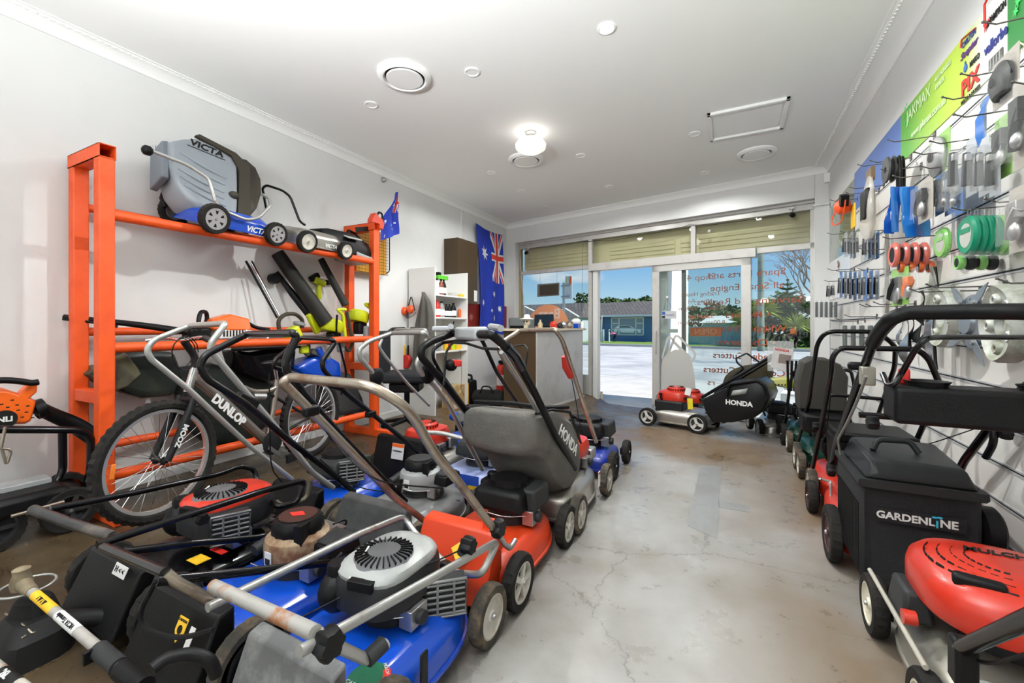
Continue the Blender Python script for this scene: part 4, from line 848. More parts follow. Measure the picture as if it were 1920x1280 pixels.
b.prism([(-.022, .03), (.022, .03), (.022, -.005), (0, -.032), (-.022, -.005)], 0, .002, YEL, B @ TR(rx=PI/2)); o = b.build('caution_label', Bm); b = MB(); b.lathe([(0, .002), (.011, .002), (.011, .003), (0, .003)], BLAB, B @ TR(rx=PI/2)); b.build('emblem', o)
lettering('lettering', 'CAUTION', B @ frame((0, -.003, .022), (1, 0, 0), (0, 0, 1)), .009, BLAB, o)
on_rear(Bm, .022, .06, .125, -.335, .20, WLAB, .42, 'barcode_label')
cable(Bm, [pX(292, 1089, -1.26), pX(250, 1170, -1.3), pX(330, 1200, -1.2), pX(400, 1180, -1.1)], .006)
# hose arch at the bottom
tubes(Bm, 'rubber_hose', [pX(285, 1255, -1.05), pX(310, 1235, -1.05), pX(355, 1224, -1.03), pX(395, 1236, -1.0), pX(405, 1265, -1.0)], .013, BLACK, rr=.03)
# ---- C: black deck, red engine ----
Cm = mower('black lawn mower with red-topped engine and folded black handle', -1.98, 1.0, None, deckm=BLACKG, eng='a', engcol=RED, hub=BLACK, hubs='disc', rf=.095, rb=.11, W_=.50, L_=.58, ex=(.05, .07), muff=(.19, .0, .28, 1.1))
chute(Cm, .38, -.25, .05, .25, -.13)
tubes(Cm, 'handle_upper', pp_([(94, 954, 0), (250, 924, 0), (412, 888, 0), (450, 873, 0), (478, 880, 0)], -2.18)+pp_([(482, 905, 0)], -2.15)+pp_([(520, 950, 1), (556, 943, 1), (572, 900, 1), (496, 919, 1), (182, 1021, 1)], 0, -1.73), T, BLACKG, rr=.03)
tubes(Cm, 'handle_crossbar', [pX(62, 955, -2.2), pX(130, 980, -2.0), pX(212, 1006, -1.75)], .017, mat('scuffed_black_tube', (.03, .03, .03), .3, .3, noise=((.18, .15, .13), 6, .5, .65)), rr=0, n=14)
on_rear(Cm, .085, .036, .10, -.315, .235, WLAB, .42, 'pictogram_label', 'H < <', BLAB, .026)
b = MB(); b.box(.20, -.12, .205, .07, .05, .002, YEL); b.box(.20, -.05, .205, .08, .025, .002, REDP); b.build('deck_label', Cm)
knob(Cm, pX(378, 972, -1.72)-Cm.location, (1, 0, 0), .02, .04)
# ---- Rover: orange-red ----
Rm = mower('orange-red lawn mower with black engine and pale spoked wheels, behind the nearest blue one', -.97, 1.72, None, deckm=ORED, eng='d', engcol=BLACK, hub=WHUB, hubs='spoke', rf=.10, rb=.105, W_=.48, L_=.62, ex=(.02, .08), es=1.05)
chute(Rm, .34, -.26, .06, .30, -.16, ORED)
b = MB(); B = TR(.05, -.36, .22, rx=-.72) ; b.prism([(0, .05), (.05, 0), (0, -.05), (-.05, 0)], 0, .002, YEL, B @ TR(rx=PI/2)); o = b.build('warning_label', Rm); b = MB(); b.lathe([(0, .002), (.02, .002), (.02, .003), (0, .003)], BLAB, B @ TR(rx=PI/2)); b.build('emblem', o)
b = MB(); b.bb(.10, .18, -.295, -.27, .22, .33, ORED); b.lathe([(0, 0), (.012, 0), (.012, .008), (0, .008)], BLAB, TR(.18, -.28, .3, ry=PI/2)); b.build('chute_bracket', Rm, bevel=.005)
b = MB(); b.tube([(.02, -.42, .18), (.03, -.46, .19)], .03, BLACK); b.build('mulch_plug', Rm, bevel=.006)
Rx0, Rx1 = -1.19, -.745
tubes(Rm, 'handle', pp_([(816, 991, 0), (740, 933, 0), (638, 826, 0), (567, 754, 0), (529, 716, 0)], Rx0)+[pX(545, 707, -1.18), pX(690, 722, -.80)]+pp_([(745, 750, 1), (775, 780, 1), (815, 851, 1), (856, 898, 1), (912, 973, 1), (932, 1000, 1)], 0, Rx1), .0135, RUST, rr=.045, n=14)
tubes(Rm, 'handle_bracket', [pX(932, 996, Rx1), pX(946, 1020, Rx1), pX(956, 1028, Rx1), pX(966, 1012, Rx1)], .010, STEEL, rr=.015)
b = MB(); p = pX(583, 770, Rx0)-Rm.location; b.box(p.x, p.y, p.z, .03, .05, .035, BLACK, None); b.build('clamp', Rm, bevel=.008)
knob(Rm, pX(934, 990, Rx1+.01)-Rm.location, (1, 0, 0), .03, .035)
cable(Rm, [pX(590, 775, Rx0), pX(625, 830, Rx0), pX(700, 905, -1.0), pX(830, 915, -.95)])
# ---- G: blue, back column ----
Gm = mower('blue lawn mower with dark engine and tall grey handle, in front of the bicycle', -2.04, 1.74, None, deckm=BLUE, eng='d', engcol=DKGREY, hub=WHUB, hubs='disc', tyre=RUBW, W_=.48, L_=.56, muff=(.15, -.04, .28, .9))
chute(Gm, .36, -.24, .06, .25, -.12); on_rear(Gm, .03, .04, .13, -.30, .19, WLAB, .4, 'barcode_label'); on_rear(Gm, .03, .05, .13, -.325, .14, YEL, .4, 'caution_label')
tubes(Gm, 'handle', pp_([(547, 898, 0), (466, 834, 0), (354, 730, 0), (282, 672, 0), (275, 655, 0), (288, 637, 0), (357, 610, 0)], -2.27)+pp_([(424, 606, 1), (394, 645, 1), (397, 660, 1), (452, 725, 1), (505, 786, 1), (585, 885, 1), (625, 914, 1)], 0, -1.82), .0125, SIL, rr=.03, n=14)
b = MB(); p = pX(462, 752, -1.82)-Gm.location; b.box(p.x, p.y, p.z, .04, .10, .05, BLACK, TR(p.x, p.y, p.z) @ TR(rx=-.6) @ TR(-p.x, -p.y, -p.z)); b.build('clamp', Gm, bevel=.01)
cable(Gm, [pX(505, 700, -1.82), pX(505, 780, -1.82), pX(508, 880, -1.85), pX(530, 905, -1.9)])
tubes(Gm, 'lower_bar', [pX(500, 927, -1.95), pX(530, 950, -1.84), pX(575, 935, -1.84), pX(582, 900, -1.84)], .012, mat('olive_tube', (.10, .09, .06), .35, .3), rr=.03)
# ---- F: grey deck, dark engine ----
Fm = mower('grey lawn mower with round dark engine drum and tall black handle', -1.50, 1.78, None, deckm=mat('grey_deck_paint', (.20, .20, .20), .35, .2, noise=((.12, .11, .10), 6, .5, .8)), eng='b', engcol=GREYP, hub=WHUB, hubs='disc', tyre=RUBW, W_=.48, L_=.58, ex=(0, .04), es=.95, z2=.18)
chute(Fm, .40, -.26, .06, .26, -.13, mat('charcoal_flap', (.07, .07, .07), .5, noise=((.04, .04, .04), 9, .4, .7)))
tubes(Fm, 'handle', pp_([(664, 922, 0), (612, 879, 0), (535, 820, 0), (460, 756, 0), (386, 709, 0), (374, 685, 0), (385, 665, 0), (463, 626, 0)], -1.72)+pp_([(550, 624, 1), (556, 632, 1), (535, 677, 1), (537, 695, 1), (575, 745, 1), (638, 815, 1), (700, 880, 1), (760, 940, 1)], 0, -1.28), .013, BLACKG, rr=.03, n=14)
cable(Fm, [pX(600, 860, -1.7), pX(660, 915, -1.68), pX(760, 925, -1.5), pX(862, 938, -1.3)])
b = MB(); p = pX(745, 940, -1.28)-Fm.location; b.tube([p, p+V(0, .02, .09)], .012, BLACK, n=8); b.build('height_lever', Fm)
# ---- H: black rear flap with orange label, red dome engine ----
Hm = mower('silver-deck lawn mower with red domed engine and black rear flap carrying an orange warning label', -1.98, 2.48, None, deckm=ALU, eng='h', engcol=RED, hub=GHUB, hubs='disc', W_=.48, L_=.58, es=1.05)
chute(Hm, .40, -.26, .06, .34, -.10); o = on_rear(Hm, .10, .10, .02, -.335, .255, WLAB, .18, 'warning_label', 'WARNING', BLAB, .016, m2=ORG)
o2 = lettering('lettering', '- - - - - -\n- - - - -\n- - - - - -\n- - - -', TR(.02, -.338, .235) @ frame((0, 0, 0), (1, 0, 0), (0, 0, 1)), .014, BLAB, o)
tubes(Hm, 'handle', pp_([(786, 849, 0), (757, 822, 0), (646, 732, 0), (560, 712, 0), (529, 707, 0)][:3]+[(529, 709, 0), (511, 687, 0), (516, 674, 0), (545, 650, 0), (564, 633, 0)][1:], -2.19)+pp_([(622, 636, 1), (628, 642, 1), (604, 677, 1), (606, 693, 1), (650, 738, 1), (698, 776, 1), (770, 835, 1), (800, 860, 1)], 0, -1.76), .012, BLACKG, rr=.03, n=12)
b = MB(); p = pX(695, 776, -1.76)-Hm.location; b.box(p.x, p.y, p.z, .03, .06, .03, BLACK); b.build('cable_clip', Hm, bevel=.004)
# ---- row 3 middle: blue-white label deck ----
Im = mower('lawn mower with blue and white striped deck label, beside the fabric bag', -1.49, 2.42, None, deckm=mat('pale_blue_deck', (.30, .36, .62), .4), eng='d', engcol=DKGREY, hub=GHUB, W_=.46, L_=.56)
on_rear(Im, .16, .10, .08, -.285, .14, BLUE, .1, 'deck_label'); b = MB(); b.box(.12, -.288, .12, .06, .002, .03, YEL); b.build('yellow_label', Im)
tubes(Im, 'handle', pp_([(835, 760, 0), (760, 715, 0)][:0]+[(720, 728, 0), (695, 694, 0), (675, 671, 0), (673, 655, 0), (690, 640, 0), (736, 624, 0)], -1.72)+pp_([(792, 623, 1), (801, 630, 1), (799, 648, 1), (780, 682, 1), (790, 700, 1), (815, 723, 1), (844, 764, 1), (873, 822, 1), (905, 880, 1)], 0, -1.28), .0125, SIL, rr=.03, n=14)
tubes(Im, 'handle_lower', pp_([(720, 728, 0), (790, 800, 0), (850, 880, 0)], -1.72), .006, BLACK, rr=0)
for u, v, X in ((707, 706, -1.72), (803, 700, -1.28)):
    b = MB(); p = pX(u, v, X)-Im.location; b.sph(p, (.022, .05, .05), BLACK, 8); b.build('clamp', Im)
tubes(Im, 'crossbar', [pX(795, 810, -1.5), pX(830, 812, -1.42), pX(868, 822, -1.3)], .012, SIL, rr=.02)
# ---- E: silver Honda with grass bag ----
Em = mower('silver lawn mower with faded fabric grass bag and wide black handle with grey control console', -.97, 2.42, None, deckm=ALU, eng='h', engcol=RED, hub=WHUB, hubs='spoke', tyre=RUBW, rf=.10, rb=.10, W_=.50, L_=.66, ex=(.03, .16), z2=.20)
tubes(Em, 'handle', pp_([(905, 810, 0), (867, 761, 0), (838, 723, 0), (815, 697, 0), (789, 668, 0), (791, 652, 0), (808, 640, 0), (850, 625, 0)], -1.22)+pp_([(922, 627, 1), (949, 650, 1), (964, 665, 1), (999, 729, 1), (1042, 817, 1), (1077, 878, 1)], 0, -.76), .0165, BLACK, rr=.03, n=16)
tubes(Em, 'grip', pp_([(948, 649, 1), (966, 668, 1), (978, 690, 1)], 0, -.76), .020, mat('chrome_black_tube', (.04, .05, .06), .12, .7), rr=.02, n=16)
p0, p1 = pX(850, 624, -1.22)-Em.location, pX(925, 626, -.76)-Em.location
b = MB(); mid = (p0+p1)/2; b.box(0, 0, 0, (p1-p0).length*.55, .06, .055, mat('light_grey_console', (.42, .44, .46), .4), frame(mid, p1-p0, (0, 1, 0))); cs = b.build('control_console', Em, bevel=.014, segs=3)
b = MB(); b.tube([p0+V(-.10, -.03, .02), p0+V(0, -.01, .022), mid+V(-.1, 0, .03)], .013, mat('light_grey_console'), n=8); b.tube([mid+V(.1, 0, .03), p1+V(.03, 0, .02)], .013, GREYP, n=8); b.build('lever', cs)
tubes(Em, 'bail_bar', [pX(832, 722, -1.2), pX(836, 660, -1.2), pX(848, 642, -1.18), pX(873, 643, -1.08), pX(905, 653, -.95), pX(934, 654, -.80)], .006, DKGREY, rr=.02, n=8)
b = MB(); p = pX(846, 684, -1.18)-Em.location; b.sph(p, (.03, .03, .03), BLACK, 8); b.box(p.x+.03, p.y, p.z+.01, .05, .02, .03, REDP); b.build('throttle_lever', Em, bevel=.004)
tubes(Em, 'lower_bar', pp_([(940, 660, 1), (975, 715, 1), (1010, 775, 1), (1040, 830, 1)], 0, -.82), .010, SIL, rr=.02)
on_rear(Em, .003, .0, .0, 0, 0, WLAB)  if False else None
b = MB(); b.box(.2535, .10, .16, .003, .035, .09, WLAB, TR(0, 0, 0)); b.box(.2555, .10, .195, .001, .035, .015, REDP); b.build('side_label', Em)
# bag
MBAG = mat('grey_fabric_bag', (.105, .10, .09), .95, noise=((.17, .16, .145), 4, .4, .7), bump=.4, bs=160)
def bagring(y, x0, x1, z0, z1, k): return [(x0, y, z0), ((x0+x1)/2, y, z0-k), (x1, y, z0), (x1+k*.4, y, (z0+z1)/2), (x1, y, z1), (x1-.06, y, z1+.012), ((x0+x1)/2, y, z1+.004), (x0+.06, y, z1+.010), (x0, y, z1), (x0-k*.4, y, (z0+z1)/2)]
b = MB(); b.loft([bagring(-.66, -.22, .16, .50, .66, .005), bagring(-.645, -.23, .175, .47, .672, .01), bagring(-.50, -.225, .19, .44, .66, .02), bagring(-.44, -.22, .20, .30, .645, .02), bagring(-.30, -.20, .215, .17, .62, .02), bagring(-.16, -.18, .215, .18, .52, .015), bagring(-.06, -.17, .20, .20, .40, .01)], MBAG)
bag = b.build('grass_bag', Em, sharp=70, sub=1)
b = MB(); b.tube([(.17, -.64, .68), (.19, -.5, .675), (.21, -.3, .63), (.205, -.1, .42)], .007, BLACK, n=6); b.tube([(-.21, -.56, .69), (.0, -.56, .70), (.17, -.52, .685), (.2, -.3, .655)], .012, BLACK, n=6); b.build('bag_frame', bag)
lettering('lettering', 'HONDA', frame((.2285, -.37, .50), (0, .82, -.57), (0, .5, .85)), .082, WPR, bag, bold=.02, shear=.2)
# ---- row 4 ----
Jm = mower('blue lawn mower with weathered black engine, farthest of the aisle row near the counter', -.99, 3.20, None, deckm=mat('deep_blue_deck', (.012, .03, .26), .35, coat=.3), eng='d', engcol=BLACK, hub=BLACK, hubs='disc', W_=.48, L_=.52, es=1.15)
tubes(Jm, 'handle', pp_([(1010, 775, 0), (996, 747, 0), (950, 684, 0), (934, 655, 0), (943, 640, 0), (975, 619, 0)], -1.22)+pp_([(1042, 618, 1), (1054, 636, 1), (1077, 706, 1), (1100, 775, 1), (1118, 828, 1)], 0, -.78), .0125, RUST, rr=.03, n=14)
tubes(Jm, 'bail_bar', [pX(960, 652, -1.18), pX(985, 646, -1.1), pX(990, 690, -1.0)][:0]+[pX(952, 650, -1.2), pX(984, 646, -1.0), pX(990, 655, -.96), pX(985, 692, -1.0)], .005, DKGREY, rr=.02, n=8)
b = MB(); p = pX(1060, 688, -.79)-Jm.location; q = pX(1070, 705, -.79)-Jm.location; b.tube([pX(1056, 668, -.79)-Jm.location, p, q], [.010, .017, .019], REDP, n=10); b.build('throttle_lever', Jm)
cable(Jm, [pX(1071, 705, -.79), pX(1078, 740, -.82), pX(1086, 790, -.9), pX(1095, 822, -.95)])
Km = mower('lawn mower with black and red engine, between the toolbox-like engine and the blue one', -1.52, 3.22, None, deckm=BLACK, eng='a', engcol=RED, hub=BLACK, hubs='disc', W_=.46, L_=.52, es=.85)
tubes(Km, 'handle', pp_([(905, 800, 0), (893, 792, 0), (827, 700, 0), (812, 672, 0), (812, 655, 0), (830, 642, 0)], -1.72)+pp_([(902, 634, 1), (909, 648, 1), (931, 697, 1), (960, 740, 1), (996, 790, 1)], 0, -1.28), .0115, BLACKG, rr=.03, n=12)
Mm = mower('lawn mower with square grey box-like engine, nearest the white shelves', -1.98, 3.18, None, deckm=BLUE, eng='d', engcol=mat('grey_box_engine', (.16, .17, .17), .45), hub=BLACK, hubs='disc', W_=.46, L_=.52, es=1.15)
tubes(Mm, 'handle', pp_([(830, 790, 0), (765, 700, 0)][:0]+[(805, 760, 0), (765, 720, 0), (722, 668, 0), (710, 650, 0), (718, 632, 0), (736, 618, 0)], -2.22)+pp_([(797, 618, 1), (803, 628, 1), (790, 660, 1), (800, 690, 1), (850, 750, 1), (893, 799, 1)], 0, -1.76), .011, SIL, rr=.03, n=12)
tubes(Mm, 'grip', pp_([(716, 634, 0), (736, 618, 0)], -2.22)+[pX(757, 617.5, -2.08)], .018, DKGREY, rr=.02, n=12); tubes(Mm, 'grip', [pX(772, 617.5, -1.95)]+pp_([(797, 618, 1), (802, 628, 1)], 0, -1.78), .018, DKGREY, rr=.02, n=12)
# ================= orange rack =================
MO = mat('rack_orange_paint', (.78, .085, .006), .5, noise=((.64, .06, .005), 5, .45, .8))
RX0, RX1 = -3.50, -3.155; RY0, RY1 = 1.08, 3.12
R = thing('storage_rack', 'bright orange welded steel rack against the left wall', 'rack', (-3.3, 2.1, 0)); ro = V(3.3, -2.1, 0); RT = Matrix.Translation(ro)
for x_ in (RX0, RX1):
    for y_ in (RY0, RY1): b = MB(); b.box(x_, y_, 1.015, .072, .072, 2.03, MO, RT); b.build('post', R, bevel=.006)
def hollow(b, x0, x1, y, z, s_, m, M):
    b.bb(x0, x1, y-s_/2, y+s_/2, z-s_/2, z-s_/2+.004, m, M); b.bb(x0, x1, y-s_/2, y+s_/2, z+s_/2-.004, z+s_/2, m, M); b.bb(x0, x1, y-s_/2, y-s_/2+.004, z-s_/2, z+s_/2, m, M); b.bb(x0, x1, y+s_/2-.004, y+s_/2, z-s_/2, z+s_/2, m, M)
for y_ in (RY0, RY1):
    b = MB(); hollow(b, RX0-.04, RX1+.04, y_, 2.06, .076, MO, RT); b.build('top_tube', R)
    b = MB(); b.bb(RX0, RX1, y_-.03, y_+.03, .64, .71, MO, RT); b.build('cross_tube', R, bevel=.004)
    b = MB(); b.bb(RX0-.04, RX1+.22, y_-.035, y_+.035, 0, .07, MO, RT); b.build('foot', R, bevel=.006)
for x_, z_, r_ in ((RX1, 1.715, .031), (RX0, 1.80, .026), (RX1, .955, .030), (RX0, 1.045, .026), (RX1, .225, .030), (RX0, .33, .026)):
    b = MB(); b.tube([(x_, RY0, z_), (x_, RY1, z_)], r_, MO, M=RT, n=16); b.build('rail', R)
# ---- top of rack: blue mower ----
GM_ = mat('grey_wheel_cap', (.34, .32, .32), .5)
EPN = ('engine_block', 'recoil_cover', 'air_filter', 'fuel_tank', 'engine_cowl', 'spark_plug', 'carburettor', 'oil_filler')
def top_mower(lab, x, y, z, rz, roll, **k):
    o = mower(lab, x, y, None, **k); o.location = (x, y, z); o.rotation_euler = (0, roll, rz); return o
T1 = top_mower('bright blue lawn mower on the top of the orange rack under a large grey catcher', -3.285, 1.80, 1.735, .10, .22, deckm=BLUE, eng='none', hub=GM_, hubs='slot', rf=.09, rb=.10, W_=.42, L_=.56, z2=.18)
for q in list(T1.children):
    if q.name.split('.')[0] in EPN:
        bpy.data.objects.remove(q)
lettering('lettering', 'VICTA', frame((.185, .09, .085), (0, 1, 0), (0, 0, 1)), .055, WPR, T1, bold=.03, shear=.2)
def ltubes(root, name, pts, r, m, rr=.04, n=10):   # world points -> local of a rotated root
    bpy.context.view_layer.update(); iv = root.matrix_world.inverted(); b = MB(); b.tube([iv @ Vector(p) for p in pts], r, m, rr=rr, n=n); return b.build(name, root)
ltubes(T1, 'handle', [pX(285, 283, -3.1), pX(350, 308, -3.08), pX(392, 335, -3.06), pX(404, 380, -3.05), pX(420, 395, -3.05), pX(462, 412, -3.03), pX(485, 408, -3.04), pX(508, 385, -3.05), pX(505, 372, -3.12), pX(492, 365, -3.2)], .011, SIL, rr=.03)
ltubes(T1, 'handle_arm', [pX(289, 273, -3.45), pX(304, 335, -3.45), pX(305, 345, -3.45)], .010, SIL, rr=0)
ltubes(T1, 'bracket', [pX(304, 332, -3.44), pX(312, 345, -3.42), pX(303, 372, -3.42), pX(310, 388, -3.4)], .014, BLACK, rr=0)
b = MB(); bpy.context.view_layer.update(); p = T1.matrix_world.inverted() @ pX(276, 282, -3.1); b.sph(p, (.03, .03, .032), BLACK, 6); b.build('knob', T1)
# grey catcher: moulded body, dark back
MCG = mat('blue_grey_plastic', (.27, .30, .33), .4, bump=.05, bs=20); MCB = mat('brown_black_plastic', (.055, .048, .036), .4)
cp0 = Vector((-3.10, 1.8, 1.80)); cn = Vector((1, 0, .42)).normalized(); c0 = pP(400, 330, cp0, cn)
K = thing('grass_catcher', 'large blue-grey moulded grass catcher lying on the blue mower on the rack', 'grass catcher', c0)
def cring(pts, dep, sc=1.): 
    P_ = [pP(u, v, cp0, cn)-c0 for u, v in pts]; c_ = sum(P_, Vector())/len(P_); return [c_+(p-c_)*sc-cn*dep for p in P_]
body = [(318, 262), (345, 257), (368, 256), (402, 272), (436, 293), (447, 312), (448, 345), (448, 385), (446, 406), (420, 402), (385, 392), (352, 370), (332, 345), (324, 320), (318, 290)]
b = MB(); b.loft([cring(body, .0, .86), cring(body, .0, .93), cring(body, .03, 1.0), cring(body, .20, .96), cring(body, .23, .88)], MCG); kb = b.build('body', K, sharp=60)
for i, (u0, v0, u1, v1) in enumerate(((338, 285, 424, 334), (334, 300, 422, 346), (334, 315, 420, 360), (338, 330, 420, 372), (346, 346, 424, 386))):
    b = MB(); b.tube([pP(u0, v0, cp0, cn)-c0+cn*.0, pP((u0+u1)/2, (v0+v1)/2+4, cp0, cn)-c0+cn*.006, pP(u1, v1, cp0, cn)-c0-cn*.004], [.010, .018, .012], MCG, n=10, rr=.05); b.build('moulded_rib', kb)
b = MB(); rim = [(307, 258), (320, 259), (322, 330), (307, 325)]; b.loft([cring(rim, .03), cring(rim, .20)], mat('darker_grey_plastic', (.15, .17, .20), .5)); b.build('mouth_rim', K, bevel=.008)
back = [(436, 291), (462, 296), (480, 312), (490, 335), (492, 362), (484, 388), (470, 404), (446, 408), (450, 345), (448, 312)]
b = MB(); b.loft([cring(back, .0, .92), cring(back, .02, 1), cring(back, .20, .96), cring(back, .22, .85)], MCB); b.build('back_cover', K, sharp=55)
b = MB(); b.loft([cring([(366, 254), (374, 252), (442, 287), (468, 312), (470, 404), (446, 409), (449, 320), (434, 292)], -.004), cring([(366, 254), (374, 252), (442, 287), (468, 312), (470, 404), (446, 409), (449, 320), (434, 292)], .02)], MCB); b.build('seam_flange', K)
hp = pP(438, 366, cp0, cn)-c0; b = MB(); b.sph(hp+cn*.0, (.035, .035, .03), MCB, 8); b.build('hand_recess', K)
q0, q1 = pP(362, 268, cp0, cn)-c0, pP(410, 288, cp0, cn)-c0
lettering('lettering', 'VICTA', frame((q0+q1)/2+cn*.003+V(0, 0, .0), q1-q0, cn.cross(q1-q0)), .075, BLAB, K, bold=.03, shear=.25)
b = MB(); d_ = (q1-q0).normalized(); up_ = cn.cross(d_); o_ = (q0+q1)/2-up_*.042+cn*.003; b.add([o_-d_*.12, o_+d_*.12, o_+d_*.12+up_*.006, o_-d_*.12+up_*.006], [(0, 1, 2, 3)], BLAB); b.build('underline', K, solid=.001)
# silver mower + dark catcher
T2 = top_mower('silver lawn mower on the rack beside the blue one, black looped handle', -3.29, 2.50, 1.72, .03, .22, deckm=ALU, eng='none', hub=WHUB, hubs='disc', rf=.08, rb=.09, W_=.40, L_=.50, z2=.19)
for q in list(T2.children):
    if q.name.split('.')[0] in EPN: bpy.data.objects.remove(q)
ltubes(T2, 'handle', [pX(500, 395, -3.42), pX(492, 352, -3.42), pX(500, 347, -3.4), pX(530, 357, -3.3), pX(544, 368, -3.24), pX(562, 415, -3.2), pX(572, 422, -3.2)], .010, BLACKG, rr=.03)
lettering('lettering', 'VICTA', frame((.175, .06, .09), (0, 1, 0), (0, 0, 1)), .045, WPR, T2, bold=.02, shear=.2)
K2 = thing('grass_catcher', 'black and grey grass catcher at the far end of the top of the rack', 'grass catcher', (-3.3, 2.86, 1.78)); b = MB()
def dring(y, w_, h, z): return [(-w_, y, z), (w_, y, z), (w_*1.05, y, z+h*.5), (w_*.8, y, z+h), (-w_*.8, y, z+h*1.1), (-w_*1.05, y, z+h*.5)]
b.loft([dring(-.30, .10, .12, .04), dring(-.24, .13, .17, .0), dring(.0, .15, .20, -.03), dring(.20, .15, .16, -.05), dring(.24, .13, .12, -.05)], BLACK); b.build('body', K2, bevel=.01)
b = MB(); b.loft([dring(.03, .155, .10, -.06), dring(.25, .16, .08, -.09)], GREYP); b.build('tray', K2, bevel=.008)
b = MB(); b.box(.10, -.02, .165, .10, .16, .012, mat('pale_grey_plastic', (.40, .41, .38), .5), TR(ry=.35)); b.build('grey_panel', K2, bevel=.004)
b = MB(); b.tube([(.06, .0, .17), (.04, .03, .215), (.02, .14, .20), (.04, .18, .15)], .011, BLACK, rr=.02); b.build('carry_handle', K2)
# chainsaw and small flag
p = pX(706, 418, -3.2); o = thing('chainsaw', 'small red-orange chainsaw lying on the far end of the rack', 'chainsaw', p)
b = MB(); b.prism([(-.09, -.05), (.06, -.06), (.08, .0), (.05, .05), (-.0, .06), (-.02, .09), (-.05, .09), (-.09, .02)], -.035, .035, mat('saw_red', (.72, .07, .03), .4), frame((0, 0, 0), (0, 1, 0), (0, 0, 1))); b.build('body', o, bevel=.008)
b = MB(); b.box(0, -.18, -.05, .008, .22, .045, BLACK, TR(rx=.25)); b.build('guide_bar', o, bevel=.002); b = MB(); b.tube([(0, .0, .06), (0, .03, .12), (0, .08, .11), (0, .08, .02)], .010, BLACK, rr=.02); b.build('handle', o)
FB = mat('flag_blue', (.012, .04, .42), .75); FW = mat('flag_white', (.80, .80, .80), .75); FR = mat('flag_red', (.72, .05, .03), .75)
def star(x, y, cx, cy, R_, n):
    dx, dy = x-cx, y-cy; d = math.hypot(dx, dy)
    if d > R_: return False
    a = (math.atan2(dx, -dy) % (2*PI/n)); a = min(a, 2*PI/n-a); ri = R_*.45
    x1 = d*math.cos(a); y1 = d*math.sin(a); hx, hy = ri*math.cos(PI/n), ri*math.sin(PI/n)
    return y1*(R_-hx) < (R_-x1)*hy
def aus(x, y):
    "x 0..2 from the hoist, y 0..1 from the top"
    if x < 1 and y < .5:
        X_, Y_ = x-.5, y-.25
        if abs(X_) < .05 or abs(Y_) < .05: return 2
        if abs(X_) < .083 or abs(Y_) < .083: return 1
        d1 = (Y_-X_*.5)/1.118; d2 = (Y_+X_*.5)/1.118
        if (0 < d1 < .035 and X_ < 0) or (-.035 < d1 < 0 and X_ > 0) or (0 < d2 < .035 and X_ < 0 and False) or (-.035 < d2 < 0 and X_ < 0) or (0 < d2 < .035 and X_ > 0): return 2
        return 1 if abs(d1) < .052 or abs(d2) < .052 else 0
    for cx, cy, R_, n in ((.5, .75, .15, 7), (1.5, .833, .072, 7), (1.5, .167, .072, 7), (1.25, .4375, .072, 7), (1.722, .386, .072, 7), (1.6, .5417, .042, 5)):
        if star(x, y, cx, cy, R_, n): return 1
    return 0
def flagmesh(b, nu, nv, pos, col):
    vs = [pos(i/nu, j/nv) for j in range(nv+1) for i in range(nu+1)]; L3 = [[], [], []]
    for j in range(nv):
        for i in range(nu): L3[col((i+.5)/nu, (j+.5)/nv)].append((j*(nu+1)+i, j*(nu+1)+i+1, (j+1)*(nu+1)+i+1, (j+1)*(nu+1)+i))
    o = len(b.v); b.v += [Vector(p) for p in vs]; b.ms = [FB, FW, FR]
    for k in range(3): b.f += [[q+o for q in f] for f in L3[k]]; b.mi += [k]*len(L3[k])
    return b
p0 = pX(722, 428, -3.18); tip = pX(745, 356, -3.18); o = thing('small_flag', 'small blue Australian flag on a stick at the far end of the rack', 'flag', p0)
a_, b_, c_, d_ = [pX(u, v, -3.18)-p0 for u, v in ((744, 360), (746, 395), (747, 438), (713, 455))]; a2 = pX(714, 425, -3.18)-p0
def sf(i, j):   # i across (stick side right=0 -> left=1), j down
    l = a_.lerp(a2, j**.7).lerp(d_, max(0, j-.75)*3.4); r = a_.lerp(c_, j); q = r.lerp(l, i)
    return q+V(.02*math.sin(9*i+3*j), .012*math.sin(8*j), 0)
b = flagmesh(MB(), 40, 64, sf, lambda i, j: aus(2*j, i)); b.build('flag_cloth', o, sharp=80)
b = MB(); b.tube([pX(720, 445, -3.19)-p0, pX(746, 354, -3.19)-p0], .003, MWT, n=6); b.build('stick', o)
# gas heater behind the rack end
p = pX(695, 482, -3.5); o = thing('gas_heater', 'orange-yellow radiant heater behind a black wire guard on the wall', 'heater', p)
q = [pX(u, v, -3.5)-p for u, v in ((666, 450), (722, 440), (722, 508), (666, 508))]
b = MB(); y0, y1, z0, z1 = q[0].y, q[1].y, q[3].z, q[1].z; b.bb(-.03, .02, y0, y1, z0, z1, mat('heater_orange', (.85, .40, .03), .5)); b.build('panel', o, bevel=.006)
b = MB()
for k in range(22): y = y0+(y1-y0)*k/21; b.tube([(.04, y, z0-.01), (.04, y, z1)], .002, BLACK, n=4)
for k in range(15): z = z0+(z1-z0)*k/14; b.tube([(.04, y0-.01, z), (.04, y1+.01, z)], .002, BLACK, n=4)
b.build('wire_guard', o); b = MB(); b.tube([(.02, y1+.05, z1), (.02, y1+.05, z0+.05), (.02, y1, z0+.02)], .006, BLACK, rr=.03); b.build('frame_bar', o)
